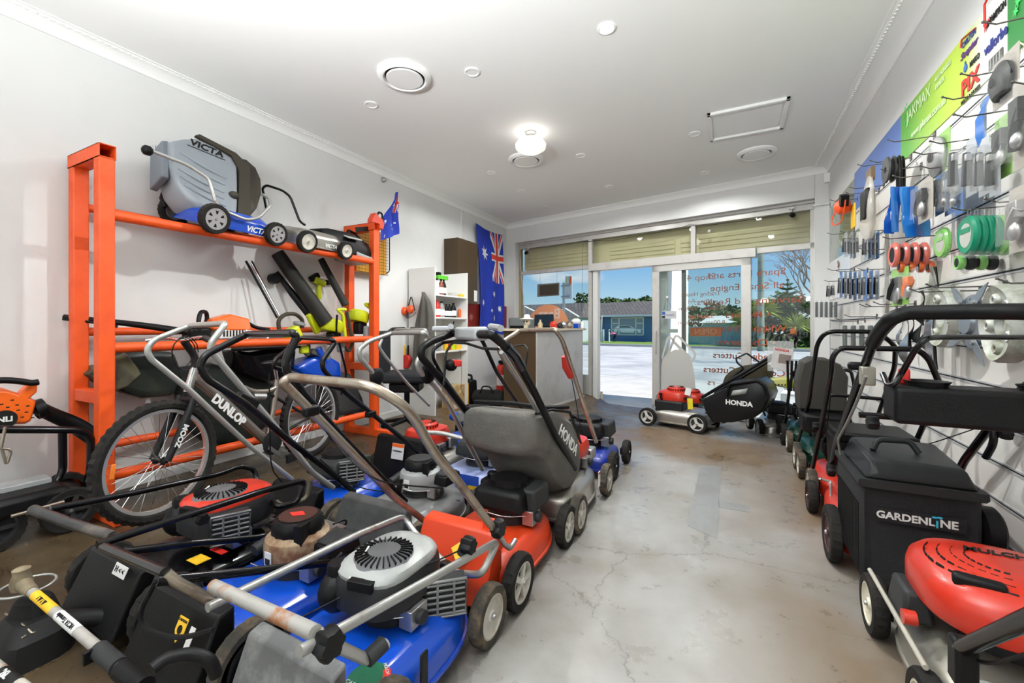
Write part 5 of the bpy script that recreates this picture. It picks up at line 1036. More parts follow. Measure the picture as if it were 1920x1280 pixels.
# ================= middle shelf tools =================
def tool(name, lab, cat, u, v, X): return thing(name, lab, cat, pX(u, v, X))
def tl(o, name, pts, r, m, rr=.03, n=12, **k): b = MB(); b.tube([Vector(p)-o.location for p in pts], r, m, rr=rr, n=n, **k); return b.build(name, o)
X_ = -3.33
o = tool('hedge_trimmer', 'orange and white hedge trimmer with black loop handle lying on the middle shelf', 'hedge trimmer', 425, 612, X_)
b = MB(); b.loft([[(x, -.13, z) for x, z in ((-.07, -.02), (.07, -.02), (.06, .05), (-.06, .05))], [(x, .0, z) for x, z in ((-.08, -.03), (.08, -.03), (.06, .09), (-.06, .09))], [(x, .14, z) for x, z in ((-.08, -.03), (.08, -.03), (.05, .06), (-.05, .06))]], ORG); b.build('engine_cover', o, bevel=.012)
b = MB(); b.box(0, .02, -.055, .15, .24, .07, WPR); 
b.build('starter_housing', o, bevel=.01); b = MB()
for k in range(8): b.box(.078, -.06+.022*k, -.05, .004, .008, .045, BLACK)
b.build('vents', o)
tl(o, 'loop_handle', [pX(373, 622, -3.28), pX(372, 600, -3.28), pX(376, 584, -3.3), pX(388, 584, -3.35), pX(388, 610, -3.35)], .014, BLACK, rr=.04)
b = MB(); b.box(0, -.20, -.05, .12, .14, .09, BLACK); b.build('gearbox', o, bevel=.02)
tl(o, 'rear_handle', [pX(455, 600, -3.33), pX(480, 614, -3.33), pX(505, 618, -3.33)], .014, BLACK); tl(o, 'wire_loop', [pX(462, 618, -3.2), pX(462, 636, -3.18), pX(478, 644, -3.18), pX(498, 640, -3.18), pX(506, 626, -3.2)], .006, WPR)
o = tool('blower_tube', 'long black tube resting across the middle shelf through the rack post', 'tube', 240, 610, -3.32)
tl(o, 'tube', [pX(120, 594, -3.56), pX(250, 607, -3.33), pX(352, 622, -3.24)], [.016, .018, .022], BLACK, rr=.2); tl(o, 'side_rib', [pX(118, 598, -3.55), pX(160, 602, -3.47), pX(220, 612, -3.36)], .008, BLACK)
o = tool('hedge_trimmer', 'lime green hedge trimmer standing upright with twin long blades', 'hedge trimmer', 550, 630, -3.25)
for i, (u0, u1) in enumerate(((461, 520), (472, 526))): b = MB(); a, c = pX(u0, 489, -3.52)-o.location, pX(u1, 596, -3.34)-o.location; b.tube([a, c], .010, BLACK, n=6, flat=.5); b.build('blade_guard', o)
b = MB(); b.tube([pX(470, 492, -3.52)-o.location, pX(524, 592, -3.34)-o.location], .008, CHR, n=4, flat=.3); b.build('blade', o)
tl(o, 'loop_handle', [pX(524, 620, -3.22), pX(521, 600, -3.22), pX(535, 588, -3.22), pX(555, 588, -3.22), pX(568, 600, -3.24), pX(566, 615, -3.24)], .016, mat('dark_brown_rubber', (.05, .042, .03), .6), rr=.04)
b = MB(); b.box(0, 0, .02, .10, .12, .11, LIME, TR(rx=.5)); b.build('motor_cover', o, bevel=.02, segs=3); b = MB(); b.lathe([(0, 0), (.045, 0), (.05, .02), (.03, .03), (0, .03)], GREYP, TR(.0, .05, .09, rx=-.3)); b.build('cap', o)
tl(o, 'rear_handle', [pX(560, 632, -3.22), pX(580, 645, -3.2), pX(578, 668, -3.2), pX(568, 658, -3.2)], .013, mat('dark_brown_rubber')); b = MB(); q = pX(570, 655, -3.21)-o.location; b.box(q.x, q.y, q.z, .05, .07, .07, LIME); b.build('trigger_housing', o, bevel=.012)
def blowvac(lab, top, base, rt, rb_, Xt, Xb, hx, body, straps):
    o = tool('leaf_blower', lab, 'leaf blower', body[0], body[1], Xb)
    tl(o, 'blower_tube', [pX(*top, Xt), pX(*base, Xb)], [rt, rb_], mat('matte_black_tube', (.022, .021, .018), .55, bump=.1, bs=15), n=20, rr=0)
    q = Vector((0, 0, 0)); b = MB(); b.lathe([(.0, -.04), (.085, -.04), (.10, -.02), (.10, .05), (.08, .07), (0, .07)], LIME, TR(0, 0, 0, rx=-.25)); b.build('fan_housing', o)
    b = MB(); b.box(0, .02, -.10, .10, .10, .12, BLACK); b.lathe([(0, -.1), (.035, -.1), (.035, .05), (0, .05)], GREYP, TR(.06, .05, -.13)); b.build('motor', o, bevel=.015)
    tl(o, 'front_handle', [pX(*p, Xb+.08) for p in hx[0]], .015, LIME, rr=.02); tl(o, 'rear_handle', [pX(*p, Xb+.08) for p in hx[1]], .015, mat('dark_brown_rubber'), rr=.03)
    if straps: tl(o, 'shoulder_strap', [pX(*p, Xb+.10) for p in straps], .014, BLACK, rr=.05, flat=.3)
    return o
blowvac('lime green leaf blower with the widest black tube leaning in the rack', (520, 474), (612, 605), .055, .068, -3.52, -3.30, (((648, 635), (643, 590), (632, 580), (648, 580)), ((650, 585), (662, 640), (655, 660), (645, 650))), (622, 614), ((632, 590), (630, 620), (640, 660), (650, 700), (640, 740)))
o = blowvac('lime green leaf blower at the far end of the middle shelf, by the rack post', (602, 486), (648, 572), .030, .036, -3.50, -3.30, (((697, 605), (697, 580), (684, 570), (704, 570)), ((700, 590), (704, 620), (702, 640), (692, 630))), (672, 596), ())
o = tool('leaf_blower', 'black twin-tube blower attachment behind the widest tube', 'leaf blower', 545, 545, -3.48)
tl(o, 'tube', [pX(518, 510, -3.55), pX(540, 540, -3.52), pX(580, 590, -3.42)], [.02, .03, .035], BLACK, rr=.1); b = MB(); b.lathe([(0, -.03), (.045, -.03), (.045, .03), (0, .03)], BLACK, TR(*(pX(514, 522, -3.54)-o.location), ry=PI/2)); b.build('wheel', o)
b = MB(); q = pX(590, 605, -3.38)-o.location; b.box(q.x, q.y, q.z, .05, .09, .20, LIME, TR(*q) @ TR(rx=.5) @ TR(*(-q))); b.build('grip', o, bevel=.015)
o = tool('cordless_drill', 'lime green and black power tool hanging on the wall behind the rack', 'power tool', 598, 528, -3.56)
b = MB(); b.box(0, 0, 0, .06, .14, .06, LIME, TR(rx=-.3)); b.build('body', o, bevel=.015); b = MB(); b.box(0, -.02, .06, .05, .10, .05, BLACK, TR(rx=.6)); b.build('battery', o, bevel=.008); b = MB(); b.lathe([(0, 0), (.028, 0), (.02, .05), (0, .05)], BLACK, TR(0, .08, 0, rx=-PI/2)); b.build('head', o, bevel=.008); b = MB(); b.box(0, 0, -.10, .035, .04, .14, LIME); b.build('handle', o, bevel=.01)
# ================= lower shelf: catchers, guards =================
def hump(name, lab, cat, px, X, dep, m, bev=.02, inset=.85):
    P_ = [pX(u, v, X) for u, v in px]; c = sum(P_, Vector())/len(P_); o = thing(name, lab, cat, c); b = MB()
    g = lambda d, s_: [(p-c)*s_+V(d, 0, 0) for p in P_]
    b.loft([g(0, inset), g(-.02, .97), g(-.05, 1), g(-dep, .95)], m); b.build('shell', o, sharp=40, bevel=bev); return o
MTUB = mat('dark_green_black_plastic', (.018, .022, .020), .3, noise=((.05, .05, .035), 4, .5, .8)); MCAM = mat('olive_stained_plastic', (.10, .095, .05), .4, noise=((.03, .025, .015), 6, .4, .65))
o = hump('grass_catcher', 'glossy black bucket-shaped catcher on the lower shelf behind the bicycle handlebars', 'grass catcher', [(440, 655), (470, 660), (520, 653), (560, 655), (556, 690), (540, 712), (500, 716), (455, 700)], -3.28, .22, BLACKG)
b = MB(); b.box(0, 0, .12, .16, .52, .02, BLACK); b.build('rim', o, bevel=.006)
hump('grass_catcher', 'dark olive grass catcher behind the front wheel of the bicycle', 'grass catcher', [(222, 662), (270, 655), (330, 660), (345, 700), (330, 742), (270, 748), (225, 735), (214, 700)], -3.30, .18, MTUB)
hump('mower_guard', 'brown-olive folded plastic mower guard poking out beside the rack post', 'mower guard', [(161, 702), (182, 684), (205, 682), (208, 712), (190, 722)], -3.42, .10, MCAM, .004)
hump('mower_guard', 'olive plastic mower guard with curled edge above the front tyre of the bicycle', 'mower guard', [(214, 670), (240, 662), (262, 690), (268, 702), (240, 728), (216, 735)], -3.24, .04, MCAM, .004)
hump('grass_catcher', 'flat black catcher standing behind the bicycle frame', 'grass catcher', [(330, 690), (400, 680), (470, 700), (520, 720), (520, 790), (470, 830), (400, 840), (345, 800)], -3.38, .12, MTUB)
hump('grass_catcher', 'black catcher lying between the rear wheel of the bicycle and the rack post', 'grass catcher', [(610, 690), (660, 700), (682, 745), (690, 772), (640, 780), (600, 760)], -3.36, .12, mat('dull_dark_plastic', (.05, .05, .05), .6))
o = hump('plastic_bucket', 'bright blue plastic bucket-like catcher on the lower shelf', 'bucket', [(560, 688), (585, 672), (612, 664), (642, 680), (645, 708), (600, 712), (568, 704)], -3.22, .22, BLUE); 
b = MB(); b.box(-.08, -.04, .11, .16, .20, .05, mat('olive_grey_plastic', (.16, .16, .13), .5), TR(rx=-.4)); b.build('lid', o, bevel=.01); b = MB(); b.box(0, .05, .10, .06, .05, .16, BLUE, TR(rx=.5)); b.build('tab', o, bevel=.01)
# ================= bicycle =================
bd = Vector((-.226, .974, 0)).normalized(); bn = Vector((bd.y, -bd.x, 0)); F0 = Vector((-2.82, 1.2, .335)); Rw = F0+bd*1.2; K_ = thing('bicycle', 'silver-brown mountain bike leaning against the rack', 'bicycle', (F0.x, F0.y, 0)); KO = -Vector(K_.location)
def bp(u, v, d=0.): return pP(u, v, F0+bn*d, bn)+KO
MFR = mat('bronze_grey_frame', (.33, .28, .24), .3, .7); MDK = mat('bike_black', (.015, .015, .016), .4)
def bwheel(c, refl):
    B = Matrix((bd, Vector((0, 0, 1)), bn)).transposed().to_4x4(); B.translation = c+KO; r = .335
    b = MB(); pr = [(r-.055, -.012), (r-.045, -.024), (r-.02, -.028), (r-.004, -.018), (r, 0), (r-.004, .018), (r-.02, .028), (r-.045, .024), (r-.055, .012)]; pr.append(pr[0])
    b.lathe(pr, RUB, B, n=100, mod=lambda k, q: q*(.978 if k % 2 and q > .31 else 1)); w_ = b.build('wheel', K_, sharp=25)
    b = MB(); pr = [(r-.072, -.011), (r-.05, -.013), (r-.05, .013), (r-.072, .011), (r-.072, -.011)]; b.lathe(pr, mat('alloy_rim', (.72, .72, .72), .25, .7), B, n=72); b.build('rim', w_)
    b = MB()
    for k in range(32):
        a = 2*PI*k/32; s_ = 1 if k % 2 else -1; q = a+(.28 if (k//2) % 2 else -.28)
        b.tube([(.02*math.cos(q+PI*.15*s_), .02*math.sin(q+PI*.15*s_), .028*s_), ((r-.07)*math.cos(a), (r-.07)*math.sin(a), 0)], .0013, CHR, n=4, M=B)
    b.build('spokes', w_); b = MB(); b.lathe([(0, -.05), (.012, -.05), (.014, -.03), (.024, -.028), (.012, -.02), (.012, .02), (.024, .028), (.014, .03), (.012, .05), (0, .05)], MDK, B, n=16); b.build('axle_hub', w_)
    if refl: b = MB(); b.box(-.235, -.02, .012, .022, .075, .012, mat('orange_reflector', (.9, .22, .03), .3), B @ TR(rz=-.15)); b.build('reflector', w_, bevel=.004)
bwheel(F0, 1); bwheel(Rw, 0)
def bt(name, pts, r, m, rr=0, n=12): b = MB(); b.tube(pts, r, m, rr=rr, n=n); return b.build(name, K_)
HT, HB, BB, ST, RH, FHb = bp(365, 690), bp(352, 735), bp(500, 828), bp(519, 712), Rw+KO, F0+KO
CRN = bp(352, 748)
fr = bt('frame', [bp(368, 708), bp(430, 763), BB], .030, MFR, n=16); 
u0, u1 = bp(388, 734, .033), bp(468, 802, .033); lettering('lettering', 'DUNLOP', frame((u0+u1)/2, u1-u0, (0, 0, 1)), .075, WPR, fr, bold=.05)
bt('top_tube', [bp(458, 726), bp(475, 734), bp(505, 733), bp(519, 724)], .016, MFR, rr=.05); bt('seat_tube', [ST, bp(512, 770), BB], .018, MFR); bt('seat_stay', [bp(505, 738), bp(560, 770), RH], .012, MDK); bt('chain_stay', [BB, RH], .012, mat('chain_black', (.02, .02, .02), .4))
bt('head_tube', [HT, HB], .024, CHR); bt('steering_stem', [HT, bp(366, 668), bp(345, 640)], .020, MDK, rr=.03)
for s_ in (-.055, .055):
    o_ = bn*s_; leg = bt('fork_leg', [CRN+o_+V(0, 0, .02), CRN.lerp(FHb, .55)+o_, FHb+o_], [.017, .021, .017], MDK)
    if s_ > 0: a, c = CRN.lerp(FHb, .35)+o_*1.45, CRN.lerp(FHb, .85)+o_*1.45; lettering('lettering', 'ZOOM', frame((a+c)/2, a-c, bn.cross(a-c)), .042, WPR, leg, bold=.04)
bt('fork_crown', [CRN-bn*.07, CRN+bn*.07], .022, MDK); bt('brake', [CRN-bn*.05+V(0, 0, -.04), CRN+bn*.0+V(0, 0, .04), CRN+bn*.07+V(0, 0, -.04)], .010, MDK, rr=.03)
hb = bp(345, 638); hbl = bt('handlebar', [hb+bn*.30-bd*.08, hb+bn*.14+V(0, 0, .02), hb, hb-bn*.14+V(0, 0, .02), hb-bn*.22-bd*.05], .012, CHR, rr=.05); bt('grip', [hb+bn*.31-bd*.085, hb+bn*.19-bd*.03+V(0, 0, .015)], .017, MDK)
for k in range(3):
    c = bp(342+k*3, 662, .05+.02*k); b = MB(); b.tube([c+bd*(.06+.008*k)*math.cos(a*.5)+V(0, 0, .085+.006*k)*math.sin(a*.5) for a in range(13)], .0028, BLACK, n=6); b.build('brake_cable', K_)
b = MB(); a, c = bp(474, 743), bp(500, 743); b.lathe([(.02+.006*(k % 2), k*.009) for k in range(12)], STEEL, frame(a, (0, 0, 1), (1, 0, 0)) @ Matrix.Identity(4) if False else Matrix.Translation(a) @ (c-a).to_track_quat('Z', 'Y').to_matrix().to_4x4(), n=16); b.build('rear_spring', K_)
b = MB(); B = Matrix((bd, Vector((0, 0, 1)), bn)).transposed().to_4x4(); B.translation = BB+bn*.05; b.lathe([(.0, 0), (.085, 0), (.09, .003), (.085, .006), (0, .006)], MDK, B, n=40, mod=lambda k, q: q*(.96 if k % 2 and q > .08 else 1)); b.box(.06, -.05, .02, .17, .025, .012, STEEL, B @ TR(rz=-.7)); b.box(.115, -.14, .06, .09, .06, .02, MDK, B); b.build('crank_set', K_)
B = B.copy(); B.translation = RH+bn*.03; b = MB()
for k in range(6): b.lathe([(0, k*.004), (.06-.006*k, k*.004), (.06-.006*k, k*.004+.002), (0, k*.004+.002)], mat('brass_sprocket', (.55, .33, .10), .3, .8), B, n=32, mod=lambda q_, q: q*(.95 if q_ % 2 and q > .01 else 1))
b.build('sprockets', K_); bt('saddle_post', [ST, ST+V(0, 0, .10)-bd*.02], .014, CHR); b = MB(); q = ST+V(0, 0, .13); b.loft([[q+bd*a+bn*w_*s1+V(0, 0, z) for s1, z in ((-1, 0), (0, .03), (1, 0), (0, -.02))] for a, w_ in ((-.15, .02), (-.05, .035), (.05, .07), (.10, .065))], MDK); b.build('saddle', K_, sub=1)
# ================= back left: shelves, cabinet, flag, counter =================
MSHELF = mat('white_laminate', (.80, .80, .78), .4)
SX0, SX1, SY0, SY1 = -3.58, -3.17, 4.11, 4.82
o = thing('shelf_unit', 'tall open white shelf unit against the left wall', 'shelf', (-3.38, 4.46, 0)); M = Matrix.Translation((3.38, -4.46, 0))
for y_ in (SY0, SY1-.018): b = MB(); b.bb(SX0, SX1, y_, y_+.018, 0, 1.79, MSHELF, M); b.build('side_panel', o, bevel=.002)
for z_ in (1.465, 1.19, .77): b = MB(); b.bb(SX0, SX1, SY0+.018, SY1-.018, z_-.02, z_, MSHELF, M); b.build('shelf_board', o, bevel=.002)
b = MB(); b.bb(SX0-.0, SX0+.008, SY0+.018, SY1-.018, 0, 1.79, MSHELF, M); b.build('back_panel', o)
def bottle(lab, u, z, h, r, m, cap, X=-3.24, grp='bottles on the white shelves'):
    p = pX(u, 600, X); o = thing('oil_bottle', lab, 'bottle', (X, p.y, z), 0, grp); b = MB(); b.lathe([(0, 0), (r, 0), (r, h*.55), (r*.8, h*.72), (r*.32, h*.88), (r*.3, h*.9), (0, h*.9)], m, TR(s=1) @ Matrix.Diagonal((.8, 1, 1, 1)), n=20); b.build('bottle_body', o)
    b = MB(); b.lathe([(0, h*.89), (r*.36, h*.89), (r*.36, h), (0, h)], cap, n=16); b.build('cap', o); b = MB(); b.lathe([(r*1.02, h*.12), (r*1.02, h*.48)], WLAB, Matrix.Diagonal((.8, 1, 1, 1)), n=20); b.build('label', o)
    return o
for lab, u, z, h, r, m, cap in (('red oil bottle at the left end of the middle white shelf', 820, 1.19, .21, .045, REDP, REDP), ('grey oil bottle beside the red one on the middle white shelf', 828, 1.19, .20, .045, GREYP, BLACK), ('first black oil bottle right of the grey one on the middle shelf', 837, 1.19, .17, .036, BLACK, BLACK), ('black oil bottle in the centre of the middle white shelf', 843, 1.19, .17, .036, BLACK, BLACK), ('black oil bottle with a white label on the middle white shelf', 850, 1.19, .19, .045, BLACK, BLACK),
    ('pale can at the left end of the top white shelf', 819, 1.465, .20, .035, WPR, BLACK), ('dark bottle with orange label on the top white shelf', 827, 1.465, .20, .04, mat('dark_orange_bottle', (.25, .05, .02), .4), BLACK), ('slim black bottle with orange label on the top white shelf', 832, 1.465, .20, .035, BLACK, BLACK)): bottle(lab, u, z, h, r, m, cap)
def smallbox(name, lab, cat, u, z, X, sx, sy, sz, m, grp=None, bev=.004, dz=0):
    p = pX(u, 600, X); o = MB().box(0, 0, sz/2, sx, sy, sz, m).build(name, bevel=bev); o.location = (X, p.y, z+dz); o.rotation_euler = (0, 0, random.uniform(-.2, .2)); return tag(o, lab, cat, grp)
smallbox('tool_case', 'bright green tool case on top of the bottles of the top shelf', 'case', 825, 1.665, -3.3, .12, .18, .05, mat('bright_green', (.12, .55, .03), .4)); smallbox('black_device', 'small black device on the green case', 'device', 822, 1.718, -3.3, .05, .06, .04, BLACK)
g_ = 'small boxes on the lowest visible shelf'
for lab, u, m, w_, h in (('orange-yellow box on the lowest visible shelf', 835, YEL, .05, .10), ('red and white box on the lowest visible shelf', 840, REDP, .06, .12), ('lime box on the lowest visible shelf', 848, LIME, .07, .08), ('yellow coiled strap box on the lowest visible shelf', 858, YEL, .10, .06), ('grey meter at the left of the lowest visible shelf', 822, GREYP, .08, .10)): smallbox('small_box', lab, 'box', u, .77, -3.25, .05, w_, h, m, g_)
smallbox('parts_box', 'yellow and white small carton on the top white shelf', 'box', 866, 1.465, -3.25, .06, .10, .04, YEL); smallbox('parts_bag', 'clear bag of small parts on the top white shelf', 'bag', 849, 1.465, -3.26, .08, .14, .05, mat('cloudy_plastic', (.6, .58, .52), .3, alpha=.6), bev=.015); smallbox('spray_trigger', 'orange tool leaning on the right of the middle white shelf', 'tool', 862, 1.19, -3.28, .03, .05, .12, ORG, bev=.012)
o = tag(MB().tube([(0, 0, 0), (0, .02, .1), (0, .12, .16), (0, .16, .22)], .008, BLACK, rr=.05).build('hose'), 'curved black hose end on the shelf under the bottles', 'hose'); o.location = (-3.25, pX(838, 600, -3.25).y, .92); 
o = tag(MB().tube([(0, 0, 0), (.0, .05, -.25), (0, .03, -.5), (0, .10, -.62)], .003, BLACK, rr=.1, n=6).build('charger_cable'), 'thin black cord hanging from the lowest visible shelf', 'cable'); o.location = (-3.16, pX(862, 600, -3.16).y, .77)
smallbox('cardboard_box', 'worn brown and yellow carton on the floor under the shelves', 'box', 850, 0, -3.3, .2, .24, .30, mat('brown_carton', (.45, .28, .10), .8, noise=((.6, .5, .35), 12, .5, .6)))
# jacket, ear muffs, holster hanging on the side panel
JY = SY0-.02
def pYp(u, v, Y=JY): return pY(u, v, Y)
c = pYp(800, 600); o = thing('jacket', 'grey-brown work jacket hanging on the side of the white shelf unit', 'jacket', c); b = MB(); MJ = mat('grey_brown_cloth', (.115, .11, .095), .95, bump=.3, bs=60)
def jf(i, j):
    L_ = [(797, 548), (790, 575), (783, 610), (780, 650), (778, 690), (776, 712)]; R__ = [(799, 548), (810, 566), (815, 590), (817, 640), (816, 690), (812, 712)]
    k = j*5; a = min(4, int(k)); f = k-a; l = Vector((*L_[a], 0)).lerp(Vector((*L_[a+1], 0)), f); r = Vector((*R__[a], 0)).lerp(Vector((*R__[a+1], 0)), f); q = l.lerp(r, i)
    p = pYp(q.x, q.y)-c; return p+V(0, -.03-.035*math.sin(PI*i)-.016*math.sin(i*16+j*2)*min(1, j*3), 0)
b.grid(28, 24, jf, MJ); b.build('cloth', o, solid=.012, sharp=80)
c = pYp(771, 580); o = thing('ear_muffs', 'orange ear muffs hanging on the side of the white shelf unit', 'ear muffs', c)
for u, v, r in ((775, 580, .045), (763, 583, .045)): b = MB(); b.sph(pYp(u, v)-c+V(0, -.05, 0), (r, .04, r*1.15), mat('muff_orange', (.85, .11, .02), .35), 9); b.build('ear_cup', o)
b = MB(); b.tube([pYp(762, 590)-c, pYp(771, 553)-c, pYp(778, 582)-c], .006, BLACK, rr=.05); b.build('headband', o); b = MB(); b.tube([pYp(764, 592)-c+V(0, -.05, 0), pYp(770, 596)-c+V(0, -.06, 0), pYp(779, 593)-c+V(0, -.05, 0), pYp(780, 585)-c], .003, BLACK, rr=.03); b.build('wire', o)
c = pYp(763, 668); o = thing('secateurs_holster', 'red holster with black and yellow handled tools low on the side of the shelf unit', 'tool holster', c)
b = MB(); q = [pYp(u, v)-c for u, v in ((752, 672), (757, 664), (770, 665), (774, 674), (768, 690), (754, 690))]; b.loft([[p for p in q], [p+V(0, -.05, 0) for p in q]], REDP); b.build('pouch', o, bevel=.012)
for u, m in ((757, BLACK), (762, YEL), (768, BLACK)): b = MB(); b.tube([pYp(u, 670)-c+V(0, -.03, 0), pYp(u+.5, 647)-c+V(0, -.03, 0)], .012, m, n=8); b.build('tool_grip', o)
# cabinet on the wall
o = thing('wall_cabinet', 'dark brown cabinet mounted high on the left wall', 'cabinet', (XL, 5.1, 1.40)); M = Matrix.Translation((-XL, -5.1, -1.40)); MBR = mat('dark_brown_laminate', (.075, .05, .028), .3)
b = MB(); b.bb(XL, -3.385, 4.87, 5.38, 1.40, 2.30, MBR, M); b.build('body', o, bevel=.002); b = MB(); b.bb(-3.385, -3.365, 4.87, 5.38, 1.40, 2.30, MBR, M); b.build('door', o, bevel=.002); b = MB(); b.bb(-3.365, -3.36, 5.28, 5.36, 1.44, 1.60, WLAB, M); b.build('door_card', o)
o = tag(MB().bb(XL, XL+.02, 5.28, 5.30, 2.3, 2.78, MSHELF).build('cable_duct'), 'white cable duct on the wall above the brown cabinet', 'cable duct')
q0, q1 = pX(877, 568, -3.59), pX(950, 615, -3.59); o = thing('team_banner', 'dark red banner with pale stars behind the large flag', 'banner', (XL, (q0.y+q1.y)/2, 1.2)); yc = (q0.y+q1.y)/2; M = TR(-XL, -yc, -1.2)
b = MB(); b.bb(XL+.002, XL+.008, q0.y, q1.y, 1.05, 1.43, mat('dark_red_banner', (.25, .02, .015), .6), M); b.build('cloth', o)
b = MB(); 
for dy in (.10,): b.lathe([(0, 0), (.07, 0), (.07, .002), (0, .002)], mat('faded_red', (.40, .15, .12), .6), TR(.009, q0.y-yc+dy, .02, ry=PI/2), n=14, mod=lambda k, r: r*(.45 if k % 2 else 1))
b.build('star', o)
# large flag on the wall
p0 = V(XL+.03, 5.62, 2.68); o = thing('large_flag', 'large Australian flag hanging lengthwise on the left wall', 'flag', p0)
def lf(i, j):
    y = .86*i*(1-.05*j)+.02*j+.06*math.sin(j*3)*(1-i); z = -.0-.02*i-.035*math.sin(PI*i)*(1-j)-1.60*j-.14*j*i
    return (.02+.018*math.sin(i*13+j*2)*(.3+j)+.05*j*(1-j)+.03*j, y, z)
b = flagmesh(MB(), 84, 168, lf, lambda i, j: aus(2*j, 1-i)); b.build('flag_cloth', o, sharp=80)
# counter
CXa, CXb, CYa, CYb = -2.68, -2.2, 4.93, 6.36
o = thing('shop_counter', 'shop counter with dark brown side and scuffed grey-white front, pale top', 'counter', (-2.44, 5.6, 0)); M = Matrix.Translation((2.44, -5.6, 0))
CXe = -2.05; b = MB(); b.prism([(CXa, CYa), (CXb-.02, CYa), (CXe-.02, CYb), (CXa, CYb)], 0, 1.015, MBR, M); b.build('carcass', o, bevel=.002)
b = MB(); b.prism([(CXb-.02, CYa+.004), (CXb, CYa+.004), (CXe, CYb-.05), (CXe-.02, CYb-.05)], .02, 1.01, mat('scuffed_grey_laminate', (.50, .48, .46), .35, .25, noise=((.36, .33, .31), 2.6, .5, .8)), M); b.build('front_panel', o)
b = MB(); b.prism([(CXa-.05, CYa-.03), (CXb+.03, CYa-.03), (CXe+.03, CYb+.03), (CXa-.05, CYb+.03)], 1.015, 1.045, mat('pale_timber_top', (.62, .52, .38), .45), M); b.build('top', o, bevel=.004)
b = MB(); b.prism([(CXb-.05, CYa), (CXb+.012, CYa), (CXe+.012, CYb), (CXe-.05, CYb)], -.2, .018, mat('worn_plinth', (.60, .57, .53), .6), M); b.build('plinth', o)
b = MB(); b.bb(CXb, CXb+.002, CYa+.05, CYa+.10, .90, .99, WLAB, M); b.build('paper_label', o)
ZT = 1.045
def cpt(u, X=None, Y=5.6):
    d = ray(u, 600)
    if u > 1030: Y = min(6.3, -2.798/(d.x/d.y-.105))
    return d*(Y/d.y)
def onc(name, lab, cat, u, Y, parts, grp=None, rz=0):
    q = cpt(u, Y=Y); o = thing(name, lab, cat, (q.x, q.y, ZT), rz, grp)
    for nm, bb_ in parts: bb_.build(nm, o, bevel=.003)
    return o
q = cpt(976, Y=5.75); o = thing('office_chair', 'grey office chair back seen behind the counter', 'chair', (q.x-.1, 6.0, 0), .3)
b = MB(); b.box(0, 0, 1.03, .42, .06, .36, mat('grey_chair_shell', (.13, .145, .14), .5)); b.build('backrest', o, bevel=.05, segs=4); b = MB(); b.tube([(0, .05, .9), (0, .1, .5), (0, 0, .45)], .02, BLACK); b.build('back_post', o); b = MB(); b.box(0, .0, .45, .42, .4, .06, BLACK); b.build('seat', o, bevel=.02); b = MB(); b.tube([(0, 0, .42), (0, 0, .08)], .03, BLACK); b.build('pedestal', o)
for k in range(5): b = MB(); b.tube([(0, 0, .09), (.22*math.cos(k*1.257), .22*math.sin(k*1.257), .03)], .02, BLACK); b.build('base_leg', o)
b1 = MB().bb(-.17, .17, -.01, .01, .03, .21, mat('monitor_back', (.015, .03, .045), .3)); b2 = MB().box(0, .03, .015, .12, .10, .03, BLACK); onc('monitor', 'small dark monitor standing on the counter', 'monitor', 1020, 5.95, (('screen', b1), ('stand', b2)), rz=-.2)
sk = MB(); MSK = mat('aged_bone', (.48, .44, .34), .6); sk.sph((0, 0, .09), (.05, .05, .06), MSK, 9); sk.box(0, -.03, .03, .05, .05, .05, MSK); s2 = MB(); s2.lathe([(0, .20), (.04, .19), (.05, .145), (.10, .135), (.10, .13), (0, .13)], WHITE, n=24); s3 = MB(); s3.sph((-.02, -.046, .095), (.013, .01, .014), BLAB, 6); s3.sph((.02, -.046, .095), (.013, .01, .014), BLAB, 6)
onc('skull_figurine', 'skull figurine wearing a white brimmed hat on the counter', 'figurine', 988, 5.35, (('skull', sk), ('hat', s2), ('eye_sockets', s3)))
onc('phone', 'low black desk phone beside the skull figurine', 'phone', 970, 5.3, (('body', MB().box(0, 0, .02, .16, .14, .04, BLACK)),))
bt1 = MB(); bt1.lathe([(0, 0), (.035, 0), (.035, .07), (.013, .10), (.013, .125), (0, .125)], mat('tan_bottle', (.45, .35, .20), .4)); onc('small_bottle', 'small tan bottle in front of the monitor', 'bottle', 1013, 5.5, (('bottle_body', bt1),))
for lab, u, Y, m, r, h in (('red carburettor part on the counter, leftmost of the loose parts', 1037, 5.6, RED, .05, .08), ('silver carburettor part in the middle of the loose parts', 1055, 5.6, STEEL, .05, .09), ('rusty ring-like pulley standing on the counter', 1068, 5.7, RUST, .055, .11), ('dark gear part lying on the counter beside the silver part', 1049, 5.5, DKGREY, .04, .05)):
    b = MB(); b.lathe([(0, -.03), (r, -.03), (r*1.1, 0), (r*.7, .02), (r*.5, .04), (0, .04)], m, TR(0, 0, r, rx=PI/2, rz=random.uniform(-.5, .5)), n=20, mod=lambda k, q: q*(1+.06*math.sin(k*2.1))); b.box(.02, 0, h*.3, .06, .05, h*.6, m); onc('engine_part', lab, 'engine part', u, Y, (('casting', b),), 'engine parts on the counter')
onc('blue_box', 'small blue box at the right end of the counter', 'box', 1078, 5.75, (('box_body', MB().box(0, 0, .035, .13, .08, .07, BLUE)),)); h2 = MB(); h2.sph((0, 0, .10), (.08, .06, .055), WHITE, 9); h2.box(0, 0, .03, .05, .05, .07, WHITE); onc('white_fan', 'small white domed device behind the blue box', 'device', 1080, 6.0, (('dome', h2),))
onc('spray_bottle', 'white spray bottle at the very right end of the counter', 'bottle', 1092, 6.0, (('bottle_body', MB().lathe([(0, 0), (.03, 0), (.03, .08), (.01, .11), (0, .11)], WHITE)),))
